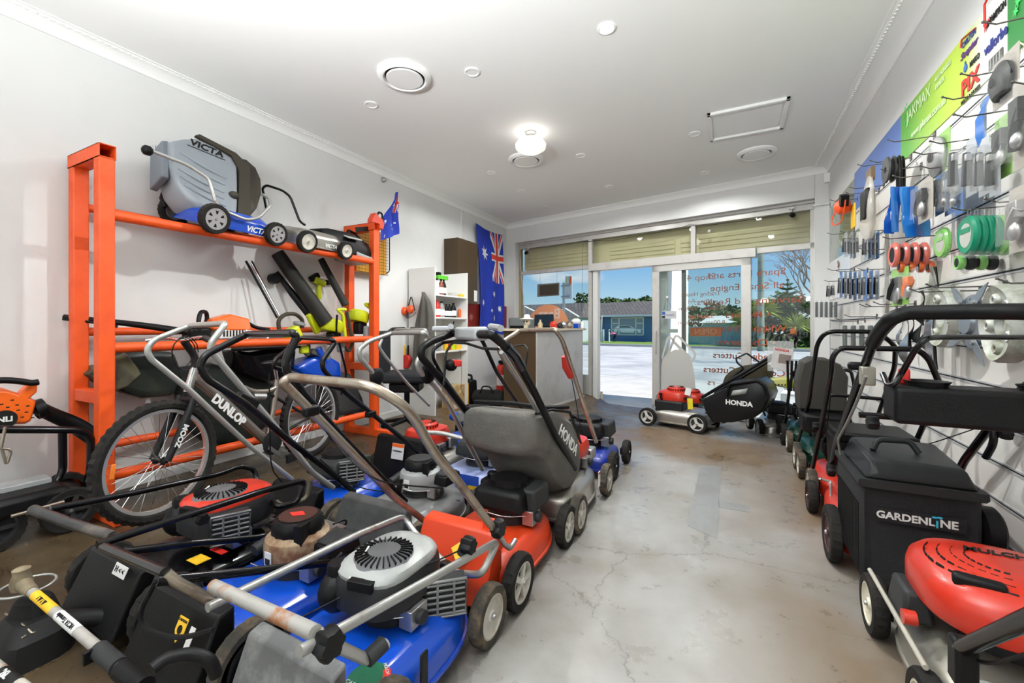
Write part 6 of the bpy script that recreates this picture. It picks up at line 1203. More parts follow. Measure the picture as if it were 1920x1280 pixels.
# extinguisher, bag, jump starter, office chair
o = thing('fire_extinguisher', 'red fire extinguisher standing left of the counter', 'fire extinguisher', (-3.15, 5.72, 0)); b = MB(); b.lathe([(0, .02), (.075, .02), (.08, .05), (.08, .42), (.06, .48), (.02, .50), (0, .50)], REDP, n=24); b.build('cylinder', o); b = MB(); b.box(0, 0, .53, .05, .10, .05, BLACK); b.tube([(0, 0, .5), (.1, 0, .48), (.11, 0, .3), (.1, -.02, .2)], .012, BLACK, rr=.05); b.build('valve', o); b = MB(); b.lathe([(.081, .18), (.081, .34)], WLAB, TR(rz=-2.2), n=12, ang=1.6); b.build('label', o)
o = thing('duffel_bag', 'black duffel bag lying on the floor left of the counter', 'bag', (-2.93, 4.98, 0), .2); b = MB(); b.loft([[(x, .14*math.cos(a)*w_, .11+.11*math.sin(a)*w_) for a in [2*PI*k/14 for k in range(14)]] for x, w_ in ((-.22, .6), (-.2, .9), (-.1, 1.02), (0, .97), (.1, 1.03), (.2, .9), (.22, .6))], mat('black_cloth', (.012, .012, .012), .9, bump=.4, bs=40)); b.build('bag_body', o); b = MB(); b.tube([(-.1, -.1, .18), (-.05, -.12, .28), (.05, -.12, .28), (.1, -.1, .18)], .01, BLACK, rr=.03); b.build('strap', o)
o = thing('jump_starter', 'yellow and black portable jobsite unit on the floor in front of the wall', 'power pack', (-3.27, 5.0, 0), -.5); MY = mat('tool_yellow', (.85, .42, .02), .4); b = MB(); b.box(0, 0, .17, .24, .16, .34, BLACK, ty=.8); b.build('body', o, bevel=.02); b = MB(); b.box(.03, -.075, .16, .18, .03, .30, MY, ty=.7); b.build('front_panel', o, bevel=.015); b = MB(); b.box(.03, -.095, .12, .10, .01, .10, BLAB); b.box(.03, -.101, .12, .04, .004, .04, GREYP); b.build('dial', o); b = MB(); b.tube([(-.08, 0, .33), (-.08, 0, .40), (.08, 0, .40), (.08, 0, .33)], .016, BLACK, rr=.03); b.build('handle', o)
o = thing('office_chair', 'black swivel chair standing between the rack and the white shelves', 'chair', (-3.0, 3.42, 0), .5); MC_ = mat('black_upholstery', (.02, .021, .024), .7)
b = MB(); b.box(0, 0, .56, .46, .44, .10, MC_); b.build('seat', o, bevel=.035, segs=4); b = MB(); b.box(-.26, .02, .78, .08, .42, .50, MC_, TR(rz=0)); b.build('backrest', o, bevel=.035, segs=4); b = MB(); b.box(0, 0, .46, .30, .30, .10, BLACK); b.build('mechanism', o, bevel=.02); b = MB(); b.tube([(0, 0, .42), (0, 0, .1)], .028, BLACK); b.build('gas_column', o)
for k in range(5):
    a = k*1.257+.3; b = MB(); b.tube([(0, 0, .12), (.26*math.cos(a), .26*math.sin(a), .075)], [.026, .016], BLACK); g = b.build('base_leg', o); b = MB(); b.lathe([(0, -.02), (.028, -.02), (.028, .02), (0, .02)], BLACK, TR(.27*math.cos(a), .27*math.sin(a), .03, rx=PI/2, rz=a)); b.build('castor', g)
o = thing('mower_cover', 'curved blue plastic mower cover lying behind the far engines', 'cover', (-2.35, 3.55, .16)); b = MB(); b.box(0, 0, .0, .30, .22, .07, BLUE, TR(ry=.2)); b.box(0, 0, -.10, .2, .15, .12, BLACK); b.build('shell', o, bevel=.03, segs=3)
# ================= left foreground =================
o = thing('equipment_cart', 'black tubular cart with four wheels against the left wall', 'cart', (-3.28, .80, 0)); co = -Vector(o.location)
b = MB(); b.box(.02, -.02, .20, .36, .34, .10, BLACK, ty=.85); b.build('platform', o, bevel=.03); b = MB(); b.box(.0, .0, .26, .12, .18, .03, GREYP); b.build('plate', o, bevel=.005)
for x_, y_ in ((.18, .12), (.16, -.14), (-.17, .20), (-.17, -.14)): wheel(o, x_, y_, .115, .115, .05, RUB, DKGREY, 'spoke', out=1 if x_ > 0 else -1)
tubes(o, 'frame_tube', [pX(-30, 805, -3.18), pX(150, 806, -3.18), pX(171, 820, -3.18), pX(170, 885, -3.18), pX(160, 918, -3.2), pX(120, 930, -3.2)], .019, BLACKG, rr=.05); tubes(o, 'upright_tube', [pX(117, 810, -3.32), pX(118, 885, -3.32), pX(100, 912, -3.3)], .019, BLACKG, rr=.04)
tubes(o, 'bent_rod', [pX(10, 800, -3.0), pX(2, 838, -3.0), pX(12, 872, -3.0), pX(22, 842, -3.0), pX(0, 840, -3.0)], .006, RUST, rr=.02); tubes(o, 'side_rail', [pX(20, 968, -3.05), pX(120, 940, -3.05)], .008, RUST, rr=0)
c = pX(30, 765, -3.25); o = thing('leaf_blower', 'orange leaf blower with black tube, on the cart at the left edge', 'leaf blower', c)
def sp_(pts, X=-3.25): return [pX(u, v, X)-c for u, v in pts]
b = MB(); P_ = sp_([(-40, 730), (10, 728), (60, 745), (72, 752), (62, 790), (50, 796), (0, 798), (-40, 800)]); b.loft([[p*.86 for p in P_], [p+V(-.03, 0, 0) for p in P_], [p+V(-.14, 0, 0) for p in P_], [p*.85+V(-.17, 0, 0) for p in P_]], ORG); bd_ = b.build('housing', o, bevel=.006, sharp=40)
b = MB(); Pc = pX(8, 786, -3.235)-c; b.lathe([(0, 0), (.045, 0), (.045, .006), (0, .006)], BLAB, TR(*Pc, ry=PI/2)); eb = b.build('emblem_disc', o); lettering('lettering', 'NLI', frame(Pc+V(.01, 0, 0), (0, 1, 0), (0, 0, 1)), .035, WPR, eb, bold=.04)
b = MB()
for r_ in range(3):
    for k in range(9): a = 2*PI*k/9+r_*.3; q = Pc+V(.004, (.06+.018*r_)*math.cos(a), (.06+.018*r_)*math.sin(a)); b.box(q.x, q.y, q.z, .004, .012, .006, BLAB) if q.z > -.06 and q.y < .1 else None
b.build('vent_slots', o)
tl(o, 'handle', [pX(-30, 714, -3.22), pX(20, 712, -3.22), pX(60, 718, -3.22), pX(72, 716, -3.22)], .016, BLACK, rr=.04); b = MB(); P_ = sp_([(30, 745), (55, 720), (72, 713), (70, 735), (50, 752)]); b.loft([P_, [p+V(-.06, 0, 0) for p in P_]], ORG); b.build('handle_bracket', o, bevel=.008)
tl(o, 'blower_tube', [pX(62, 760, -3.30), pX(100, 778, -3.33), pX(140, 795, -3.35), pX(185, 826, -3.38)], [.034, .045], BLACK, rr=.05, flat=1); b = MB(); b.lathe([(.045, -.02), (.052, -.02), (.052, .02), (.045, .02)], BLACK, TR(*(pX(75, 766, -3.31)-c), rx=PI/2+.3)); b.build('tube_collar', o)
# whipper snippers on the floor
def pz(u, v, z): return pZ(u, v, z)
a, e_ = pz(40, 1092, .24), pz(238, 1262, .20); o = thing('whipper_snipper', 'whipper snipper with grey shaft, yellow warning sticker and brass-coloured gearbox', 'whipper snipper', a)
d_ = (e_-a); tl(o, 'shaft', [a, e_], .0135, mat('matt_grey_shaft', (.45, .43, .40), .4, .3, noise=((.33, .28, .22), 10, .5, .8)), rr=0, n=20)
for nm, f0, f1, m in (('yellow_sticker', .17, .37, YEL), ('white_sticker', .42, .60, WLAB)): b = MB(); b.tube([d_*f0, d_*f1], .0139, m, n=20, caps=False); st_ = b.build(nm, o); mid = d_*((f0+f1)/2); xa = d_.normalized(); n_ = Vector((0, 0, CAMH))-(a+mid); n_ = (n_-xa*n_.dot(xa)).normalized(); lettering('lettering', {'yellow_sticker': '\u25b2 ! \u25b2 !', 'white_sticker': 'VICTA Tornado'}[nm], frame(mid+n_*.0145, -xa, n_.cross(-xa)), .016, BLAB, st_, bold=.02)
MBRS = mat('brass_casting', (.36, .30, .20), .45, .6, noise=((.2, .16, .1), 14, .4, .7)); b = MB(); b.lathe([(0, -.02), (.024, -.02), (.028, 0), (.02, .03), (.022, .045), (.012, .05), (0, .05)], MBRS, TR(0, 0, 0)); b.tube([V(0, 0, 0), d_*.13], [.022, .016], MBRS, n=16); b.build('gearbox', o)
tl(o, 'wire_ring', [a+V(.07*math.cos(t_*.55), .07*math.sin(t_*.55), 0)+V(-.03, .02, -.03) for t_ in range(12)], .004, SIL); tl(o, 'clamp_collar', [a+d_*.78, a+d_*.94], .021, DKGREY, rr=0, n=20); tl(o, 'rubber_grip', [a+d_*.96, a+d_*1.12], .024, BLACK, rr=0, n=20)
b = MB(); q = d_*.86; b.tube([q, q+V(-.045, -.02, .0)], .006, BLACK, n=8); b.box(q.x-.05, q.y-.02, q.z-.0, .012, .03, .035, BLACK); b.build('wing_knob', o, bevel=.004)
b = MB(); b.box(.0, .04, -.11, .13, .10, .10, mat('matte_charcoal', (.012, .012, .012), .6), TR(rz=.6), tx=.6, ty=.6); b.build('mount', o, bevel=.02); tl(o, 'guard_cord', [pz(10, 1150, .1), pz(45, 1172, .12), pz(62, 1188, .1), pz(70, 1178, .1), pz(40, 1196, .1)], .003, RUST, rr=.01)
o = thing('vacuum_head', 'dark moulded base lying on the floor under the whipper snipper gearbox', 'tool base', pz(60, 1190, .05)); b = MB(); b.loft([[(x, y, -.05) for x, y in outline(.19, .25, n=20)], [(x, y, .03) for x, y in outline(.17, .23, n=20)], [(x*.6, y*.6, .07) for x, y in outline(.17, .23, n=20)]], mat('matte_charcoal')); b.build('base', o); b = MB(); b.tube([(.02, .02, .04), (.16, .12, .04), (.2, .15, .03)], [.03, .025], BLACK); b.build('motor_end', o)
a, e_ = pz(-40, 1225, .16), pz(55, 1300, .16); o = thing('whipper_snipper', 'paint-chipped whipper snipper shaft in the bottom left corner', 'whipper snipper', a); tl(o, 'shaft', [a, e_], .015, mat('chipped_shaft', (.50, .47, .42), .5, .2, noise=((.30, .07, .03), 22, .52, .6)), rr=0, n=16); q = (e_-a)*.62; xa = (e_-a).normalized(); n_ = Vector((0, 0, CAMH))-(a+q); n_ = (n_-xa*n_.dot(xa)).normalized()
b = MB(); b.tube([(e_-a)*.5, (e_-a)*.8], .0154, BLAB, n=16, caps=False); st_ = b.build('label_band', o); lettering('lettering', '26L', frame(q+n_*.016, xa, n_.cross(xa)), .022, WPR, st_, bold=.04)
# ================= right-hand row of mowers =================
GR = mat('grey_black_catcher', (.020, .022, .023), .42, bump=.05, bs=60)
F1 = mower('lawn mower with large orange-red slotted engine cover, bottom right foreground', .665, 1.68, None, deckm=mat('olive_silver_deck', (.30, .29, .25), .38, .6, noise=((.20, .17, .10), 5, .5, .8)), eng='none', hub=mat('cream_hub', (.66, .62, .50), .5), hubs='disc', rf=.10, rb=.10, W_=.45, L_=.58, z2=.20)
for q in list(F1.children):
    if q.name.split('.')[0] in ('recoil_cover', 'air_filter', 'fuel_tank', 'engine_cowl'): bpy.data.objects.remove(q)
b = MB(); o_ = outline(.42, .38, n=44, sq=2.8, tail=2.8); rr = lambda sc, zz: [(x*sc-.0, y*sc, zz) for x, y in o_]
b.loft([rr(.98, .29), rr(1.0, .30), rr(1.0, .345), rr(.96, .375), rr(.84, .40), rr(.55, .42), rr(.2, .425)], RED); cw = b.build('engine_cowl', F1, label='orange-red slotted engine cowl', sharp=50)
b = MB()
for i in range(4):
    R_ = .075+.028*i
    for k in range(9):
        a0 = PI*.80+k*.23; pts = [(R_*math.cos(a0+t*.05), R_*math.sin(a0+t*.05)-.0) for t in range(4)]
        b.tube([V(x, y, .4265-(.85*(x*x+y*y))) for x, y in pts], .0055, BLAB, n=4, flat=.4)
b.build('cooling_slots', cw)
b = MB(); b.box(-.06, -.145, .405, .10, .035, .035, BLACK, TR(rz=-.25)); b.build('starter_handle', F1, bevel=.010); lettering('lettering', 'MULCH', TR(.0, .05, .4275, rz=0), .04, BLAB, cw, bold=.03, shear=.3)
b = MB(); b.box(-.185, .04, .25, .08, .14, .09, DKGREY, ty=.9, tx=.7); b.build('air_cleaner', F1, bevel=.012); b = MB(); b.tube([(-.23, -.23, .21), (-.235, .25, .215)], .007, mat('pale_rod', (.40, .38, .32), .5)); b.build('side_rod', F1)
b = MB(); b.lathe([(0, 0), (.02, 0), (.02, .03), (0, .03)], RED, TR(-.2, -.06, .24, ry=-PI/2)); b.build('primer_button', F1)
tubes(F1, 'handle', [pX(1802, 1216, .45), pX(1860, 1190, .45), pX(1920, 1164, .45), pX(2100, 1085, .45), V(.45, .85, .72), V(.95-.08, .85, .72), V(.87, 1.34, .35)], .0155, BLACKG, rr=.04, n=16); b = MB(); p = pX(1806, 1215, .455)-F1.location; b.box(p.x, p.y, p.z-.03, .04, .05, .10, BLACK); b.build('handle_bracket', F1, bevel=.008)
cable(F1, [pX(1820, 1235, .47), pX(1860, 1245, .47), pX(1925, 1226, .47)], .004); chute(F1, .34, -.26, .06, .24, -.10, mat('grey_green_flap', (.22, .25, .24), .5))
# Gardenline mower
G1 = mower('red lawn mower carrying the large black lettered grass catcher, second in the right-hand row', .655, 2.72, None, deckm=RED, eng='none', hub=mat('black_red_hub', (.05, .02, .02), .4), hubs='disc', rf=.09, rb=.125, W_=.50, L_=.68, z2=.21, ex=(0, .06))
for q in list(G1.children):
    if q.name.split('.')[0] in ('recoil_cover', 'air_filter', 'fuel_tank', 'engine_cowl'): bpy.data.objects.remove(q)
b = MB(); o_ = outline(.34, .32, n=36, sq=3, tail=3); b.loft([[(x*s_, y*s_+.08, z) for x, y in o_] for s_, z in ((.98, .27), (1, .30), (.97, .35), (.80, .375), (.5, .385))], GR); cw = b.build('engine_cowl', G1); b = MB()
for k in range(14): b.box(-.09+.014*k, -.02, .373, .005, .09, .01, BLAB)
b.build('grille', cw)
tubes(G1, 'front_bar', [pX(1537, 897, .43), pX(1540, 898, .45), pX(1558, 903, .45), pX(1558, 930, .45)], .006, SIL, rr=.01)
zc_ = lambda: None
K = thing('grass_catcher', 'large black grass catcher with white and blue lettering on the red mower', 'grass catcher', (.60, 2.10, .30)); MK = -Vector(K.location)
b = MB(); 
def kr(y, x0, x1, z0, z1, c=.02): return [V(x0+c, y, z0), V(x1-c, y, z0), V(x1, y, z0+c), V(x1, y, z1-c), V(x1-c*.5, y, z1), V(x0+c*.5, y, z1), V(x0, y, z1-c), V(x0, y, z0+c)]
b.loft([[p+MK for p in kr(2.055, .455, .735, .13, .465)], [p+MK for p in kr(2.045, .44, .75, .12, .475)], [p+MK for p in kr(2.065, .43, .765, .11, .49)], [p+MK for p in kr(2.44, .43, .78, .16, .49)], [p+MK for p in kr(2.46, .45, .76, .18, .48)]], mat('black_mesh_fabric', (.022, .022, .024), .8, bump=.3, bs=300)); kb = b.build('bag_body', K, sharp=45)
b = MB()
for k in range(26): y = 2.08+.014*k; b.tube([V(.4285, y, .14)+MK, V(.4285, y, .40)+MK], .0028, BLACK, n=5)
b.build('side_ribs', kb)
b = MB(); b.loft([[p+MK for p in kr(2.035, .42, .775, .475, .505, .008)], [p+MK for p in kr(2.46, .42, .79, .475, .505, .008)]], GR); b.build('rim', K)
b = MB(); lid = lambda y, w0, w1, z: [V(w0, y, .505)+MK, V(w1, y, .505)+MK, V(w1-.03, y, z)+MK, V((w0+w1)/2, y, z+.006)+MK, V(w0+.03, y, z)+MK]; b.loft([lid(2.05, .44, .76, .53), lid(2.08, .44, .76, .57), lid(2.40, .44, .78, .585), lid(2.45, .45, .77, .55)], GR); b.build('lid', K, bevel=.010)
b = MB(); b.tube([V(.50, 2.2, .58)+MK, V(.52, 2.22, .62)+MK, V(.62, 2.22, .625)+MK, V(.64, 2.2, .585)+MK], .011, GR, rr=.02); b.build('carry_handle', K)
b = MB(); b.box(0, -.058, .08, .24, .004, .05, mat('badge_black', (.018, .018, .02), .5)); bg_ = b.build('badge', K)
lettering('lettering', 'GARDENL', frame((.036, -.062, .08), (1, 0, 0), (0, 0, 1)), .036, WPR, bg_, bold=.03, ax='RIGHT'); lettering('lettering', 'NE', frame((.073, -.062, .08), (1, 0, 0), (0, 0, 1)), .038, WPR, bg_, bold=.03)
MSB = mat('sprout_blue', (.03, .45, .70), .5); b = MB(); b.box(.042, -.062, .076, .0055, .002, .026, MSB); b.sph((.035, -.062, .099), (.008, .001, .004), MSB, 5); b.sph((.049, -.062, .101), (.008, .001, .004), MSB, 5); b.build('sprout_emblem', bg_)
b = MB(); b.lathe([(.0, -.03), (.07, -.03), (.082, -.02), (.082, .02), (.07, .03), (.045, .02), (0, .02)], BLACK, TR(.205, .04, .05, ry=PI/2), n=36); b.build('side_wheel', K)
tubes(G1, 'handle_lower', [pX(1562, 869, .43), pX(1568, 831, .43), pX(1598, 750, .42), pX(1625, 676, .42), pX(1638, 640, .42)], .0145, BLACKG, rr=.04, n=14)
tubes(G1, 'foam_grip', [pX(1636, 644, .42), pX(1650, 620, .42), pX(1672, 596, .425), pX(1700, 586, .46), V(.62, 1.55, 1.118), V(.84, 1.55, 1.105), V(.86, 1.62, 1.06)], .0215, BLACK, rr=.06, n=16)
tubes(G1, 'handle_lower', [V(.86, 1.62, 1.06), pX(1925, 722, .86), pX(1868, 785, .86), pX(1806, 866, .86), V(.86, 2.66, .22)], .0145, BLACKG, rr=.04, n=14)
tubes(G1, 'bail_bar', [pX(1655, 700, .43), pX(1664, 722, .43), pX(1676, 722, .44), pX(1690, 700, .46), pX(1716, 655, .47), pX(1736, 634, .49), pX(1760, 632, .53), pX(1950, 632, .82)], .008, BLACKG, rr=.03, n=10)
tubes(G1, 'cross_bar', [pX(1611, 777, .43), pX(1720, 785, .60), pX(1838, 789, .83), pX(1862, 797, .85), pX(1864, 830, .85), pX(1848, 858, .84)], .0115, BLACKG, rr=.035, n=12)
tubes(G1, 'hooked_bar', [pX(1835, 757, .84), pX(1850, 768, .85), pX(1872, 772, .86), pX(1893, 760, .87)], .011, BLACKG, rr=.03)
c = (pX(1640, 700, .42)+V(.86, 1.74, .90))/2; b = MB(); x0, x1 = .44-G1.location.x, .87-G1.location.x; y_, z_ = 1.76-G1.location.y, .895
b.bb(x0, x1, y_-.06, y_+.07, z_-.115, z_, BLACK); ty_ = b.build('control_tray', G1, bevel=.015, segs=3)
for x_ in (.53, .78): b = MB(); q = x_-G1.location.x; b.lathe([(.030, -.10), (.045, -.09), (.048, 0), (.056, .012), (.050, .012), (.043, -.0), (.036, -.08), (0, -.085)], BLACK, TR(q, y_+.0, z_+.004), n=32); b.build('cup_holder', ty_)
b = MB(); b.bb(.47-G1.location.x, .50-G1.location.x, y_+.02, y_+.04, z_, z_+.05, REDP); b.build('red_lever', ty_, bevel=.008); b = MB(); p = pX(1626, 703, .42)-G1.location; b.bb(p.x-.02, p.x+.02, p.y-.02, p.y+.02, p.z-.035, p.z+.03, mat('worn_bracket', (.35, .34, .28), .4, .6)); b.build('clamp_plate', G1, bevel=.004); b = MB(); p = pX(1605, 686, .40)-G1.location; b.box(p.x, p.y, p.z, .05, .03, .03, BLACK); b.build('switch_handle', G1, bevel=.01)
cable(G1, [pX(1624, 705, .40), pX(1610, 745, .40), pX(1590, 790, .40), pX(1570, 826, .41), pX(1578, 860, .43)], .005, mat('pale_cable', (.20, .20, .18), .5)); cable(G1, [pX(1850, 796, .85), pX(1750, 830, .75), pX(1668, 852, .62)], .0022); knob(G1, pX(1558, 880, .42)-G1.location, (1, 0, 0), .03, .03)
for u, v in ((1885, 812), (1636, 792)): knob(G1, pX(u, v, .88 if u > 1700 else .42)-G1.location, (1, 0, 0), .022, .03)
# mowers behind
M3 = mower('red lawn mower with flat black catcher lid, behind the lettered catcher', .66, 3.42, None, deckm=RED, eng='d', engcol=GR, hub=WHUB, hubs='disc', tyre=RUBW, W_=.46, L_=.56)
tubes(M3, 'handle', [V(.43, 3.15, .22), pX(1533, 830, .43), V(.425, 2.56, .86), V(.425, 2.55, .93), V(.455, 2.55, .975), V(.74, 2.55, .975), V(.78, 2.56, .93), V(.85, 2.66, .80), V(.84, 3.0, .40), V(.83, 3.15, .22)], .0125, BLACKG, rr=.045, n=12); tubes(M3, 'cross_bar', [V(.43, 2.78, .70), V(.46, 2.76, .72), V(.76, 2.76, .71), V(.84, 2.80, .66)], .009, BLACKG, rr=.03)
o = thing('grass_catcher', 'low black catcher with flat lid behind the lettered one', 'grass catcher', (.66, 3.0, .36)); b = MB(); b.box(0, 0, 0, .32, .30, .22, BLACK, tx=1.05); b.build('body', o, bevel=.02); b = MB(); b.box(.0, -.02, .13, .34, .32, .05, BLACK); b.build('lid', o, bevel=.012)
knob(M3, V(.41, 2.9, .52)-M3.location, (1, 0, 0), .022, .03); cable(M3, [V(.44, 2.6, .9), V(.46, 2.9, .5), V(.5, 3.3, .35)], .003)
M4 = mower('dark green lawn mower, middle of the right-hand row', .66, 4.12, None, deckm=GREEN, eng='d', engcol=DKGREY, hub=WHUB, hubs='disc', tyre=RUBW, W_=.46, L_=.60)
tubes(M4, 'handle', [V(.435, 3.84, .22), V(.43, 3.3, .60), V(.43, 3.0, .98), V(.46, 2.93, 1.05), V(.68, 2.93, 1.05), V(.76, 2.93, .98), V(.80, 3.1, .85), V(.84, 3.84, .22)], .012, BLACKG, rr=.05, n=12)
o = thing('grass_catcher', 'tall dark grass catcher standing upright behind the black handlebars', 'grass catcher', (.53, 3.45, .70)); b = MB(); q = [(-.14, -.18), (.12, -.18), (.13, .05), (.09, .13), (.02, .165), (-.07, .17), (-.12, .14), (-.15, .0)]
b.loft([[(x*.93, -.02, z*.95) for x, z in q], [(x, 0, z) for x, z in q], [(x, .16, z) for x, z in q], [(x*.9, .2, z*.9) for x, z in q]], mat('dark_taupe_plastic', (.045, .042, .036), .5)); b.build('shell', o, bevel=.006); b = MB(); b.box(0, -.01, -.25, .26, .22, .12, BLACK); b.build('frame', o, bevel=.02)
M5 = mower('black and green lawn mower with cluster of levers, near the right window', .64, 4.84, None, deckm=GREEN, eng='d', engcol=BLACK, hub=BLACK, hubs='disc', W_=.46, L_=.56)
tubes(M5, 'handle', [V(.42, 4.6, .2), V(.42, 4.2, .62), V(.44, 4.1, .72), V(.5, 4.08, .74), V(.8, 4.1, .74), V(.84, 4.2, .62), V(.84, 4.6, .2)], .012, BLACKG, rr=.04)
for k in range(4): tubes(M5, 'lever', [V(.40+.02*k, 4.15, .55), V(.39+.03*k, 4.10, .80)], .009, BLACK, rr=0, n=8)
M6 = mower('silver-deck lawn mower under a lime garden cover beside the right window', .42, 5.36, None, rz=.2, deckm=ALU, eng='d', engcol=BLACK, hub=GHUB, hubs='disc', W_=.44, L_=.5)
o = thing('brush_guard', 'lime and pale yellow perforated plastic guard lying on the silver mower', 'guard', pY(1462, 717, 5.15)); b = MB(); b.loft([[(x*.8, y*.7, z*.8) for x, z in ((-.17, -.02), (-.10, .05), (.02, .07), (.12, .08), (.16, .0), (.10, -.06))] for y in (-.12, .12)], mat('pale_lime', (.62, .62, .22), .5)); b.build('shell', o, bevel=.015); b = MB(); b.box(.08, -.07, .01, .08, .03, .09, LIME); b.build('lime_panel', o, bevel=.01); b = MB()
for k in range(6): b.lathe([(0, 0), (.008, 0), (.008, .003), (0, .003)], BLAB, TR(-.10+.028*k, -.086, -.012, rx=PI/2), n=8)
b.build('holes', o)
# ---- mower in the doorway ----
H1 = mower('silver lawn mower with red-topped engine and black hard catcher, parked sideways in the doorway', -.516, 4.964, None, rz=1.323, deckm=ALU, eng='h', engcol=RED, hub=mat('silver_grey_hub', (.58, .57, .54), .4), hubs='spoke3', rf=.098, rb=.098, W_=.48, L_=.62, z2=.19, ex=(0, .06), es=1.1)
bpy.context.view_layer.update(); HI = H1.matrix_world.inverted(); nA = Vector((-.32, 4.677, 0)); nd = Vector((-.969, .246, 0)); nn_ = Vector((.246, .969, 0))
def hp_(u, v, off=0.): return pP(u, v, nA+nn_*off, nn_)
b = MB(); b.box(-.02, .06, .215, .30, .30, .13, mat('engine_black')); b.build('engine_side_cover', H1, bevel=.02, segs=3)
ltubes(H1, 'handle', [hp_(1316, 745, .02), hp_(1434, 675, .02), hp_(1470, 653, .02), hp_(1478, 640, .04), hp_(1474, 632, .1), hp_(1485, 628, .38), hp_(1496, 634, .42), hp_(1478, 655, .44), hp_(1340, 738, .44)], .0155, BLACKG, rr=.04, n=14)
ltubes(H1, 'bail_bar', [hp_(1462, 655, .03), hp_(1452, 634, .05), hp_(1462, 628, .1), hp_(1480, 622, .36), hp_(1498, 620, .42), hp_(1490, 645, .43)], .007, BLACK, rr=.03)
b = MB(); p = HI @ hp_(1488, 622, .3); b.box(p.x, p.y, p.z, .08, .05, .05, mat('orange_brown', (.30, .10, .02), .5)); b.build('orange_lever', H1, bevel=.01)
K = thing('grass_catcher', 'black hard-plastic grass catcher with white lettering on the doorway mower', 'grass catcher', hp_(1385, 755)); KM = -Vector(K.location)
body = [(1312, 750), (1361, 727), (1367, 718), (1420, 712), (1434, 722), (1443, 742), (1434, 765), (1413, 784), (1372, 793), (1334, 793), (1322, 775)]
P_ = [hp_(u, v)+KM for u, v in body]; b = MB(); b.loft([[p*.9 for p in P_], [p*.97+nn_*.01 for p in P_], [p+nn_*.04 for p in P_], [p+nn_*.40 for p in P_], [p*.93+nn_*.43 for p in P_]], mat('satin_black', (.012, .012, .013), .3)); b.build('shell', K, sharp=45)
b = MB(); b.tube([hp_(u, v, -.012)+KM for u, v in ((1362, 742), (1368, 720), (1420, 713), (1436, 724), (1441, 744), (1436, 752))], .013, BLACK, rr=.02, n=10); b.build('grab_handle', K); b = MB(); q = [hp_(u, v, -.004)+KM for u, v in ((1370, 742), (1398, 738), (1402, 728), (1374, 732))]; b.add(q, [(0, 1, 2, 3)], mat('pale_window', (.35, .38, .36), .3)); b.build('level_window', K, solid=.004)
b = MB(); b.tube([hp_(u, v, .005)+KM for u, v in ((1322, 774), (1370, 766), (1432, 762))], .006, BLACK, n=6); b.build('seam', K)
lettering('lettering', 'HONDA', frame(hp_(1385, 756, -.006)+KM, -nd, (0, 0, 1)), .062, WPR, K, bold=.04)
o = tag(MB().box(0, 0, 0, .055, .003, .075, WPR, TR(ry=.2)).build('paper_tag'), 'white paper tag tied to the doorway mower engine', 'tag'); o.location = hp_(1290, 734, -.02); o = tag(MB().box(0, 0, 0, .05, .003, .11, mat('yellow_card', (.75, .62, .02), .5), TR(ry=-.05)).build('price_tag'), 'yellow tag hanging on the doorway mower engine', 'tag'); o.location = hp_(1294, 757, -.02)
o = thing('manual_bag', 'clear bag with printed booklet hanging from the doorway mower handle', 'booklet', hp_(1466, 672, -.02)); b = MB(); b.box(0, 0, 0, .15, .004, .19, mat('booklet_white', (.55, .53, .52), .5), TR(ry=.15)); b.build('booklet', o); b = MB(); b.box(.02, -.004, .0, .09, .002, .08, mat('booklet_photo', (.20, .16, .14), .5), TR(ry=.15)); b.build('picture', o); b = MB(); b.box(-.01, .004, .02, .20, .003, .27, mat('clear_bag', (.75, .78, .75), .2, alpha=.3)); b.build('bag', o)
lettering('lettering', 'HONDA', frame((0, -.004, .075), (1, 0, -.15), (0, 0, 1)), .03, REDP, o, bold=.02)
H2 = mower('second red-topped lawn mower with limp dark fabric bag, behind the doorway mower', -.40, 5.52, None, rz=1.35, deckm=ALU, eng='h', engcol=RED, hub=WHUB, hubs='disc', W_=.46, L_=.56, z2=.19, ex=(0, .06), es=1.05)
n2 = Vector((-.40, 5.30, 0)); h2 = lambda u, v, off=0.: pP(u, v, n2+nn_*off, nn_)
ltubes(H2, 'handle', [h2(1335, 748), h2(1300, 690), h2(1296, 684)][:0]+[h2(1340, 735), h2(1395, 690), h2(1382, 680), h2(1380, 672), h2(1400, 662, .3), h2(1440, 690, .3)], .010, BLACKG, rr=.03)
o = thing('grass_bag', 'limp olive-black fabric grass bag behind the doorway mower handle', 'grass catcher', h2(1400, 705)); KM = -Vector(o.location); P_ = [h2(u, v)+KM for u, v in ((1345, 735), (1352, 705), (1372, 690), (1400, 684), (1440, 682), (1444, 700), (1436, 735), (1390, 740))]; b = MB(); b.loft([[p*.9 for p in P_], [p+nn_*.05 for p in P_], [p+nn_*.3 for p in P_], [p*.85+nn_*.34 for p in P_]], mat('olive_black_fabric', (.045, .038, .022), .7)); b.build('cloth', o, sub=1)
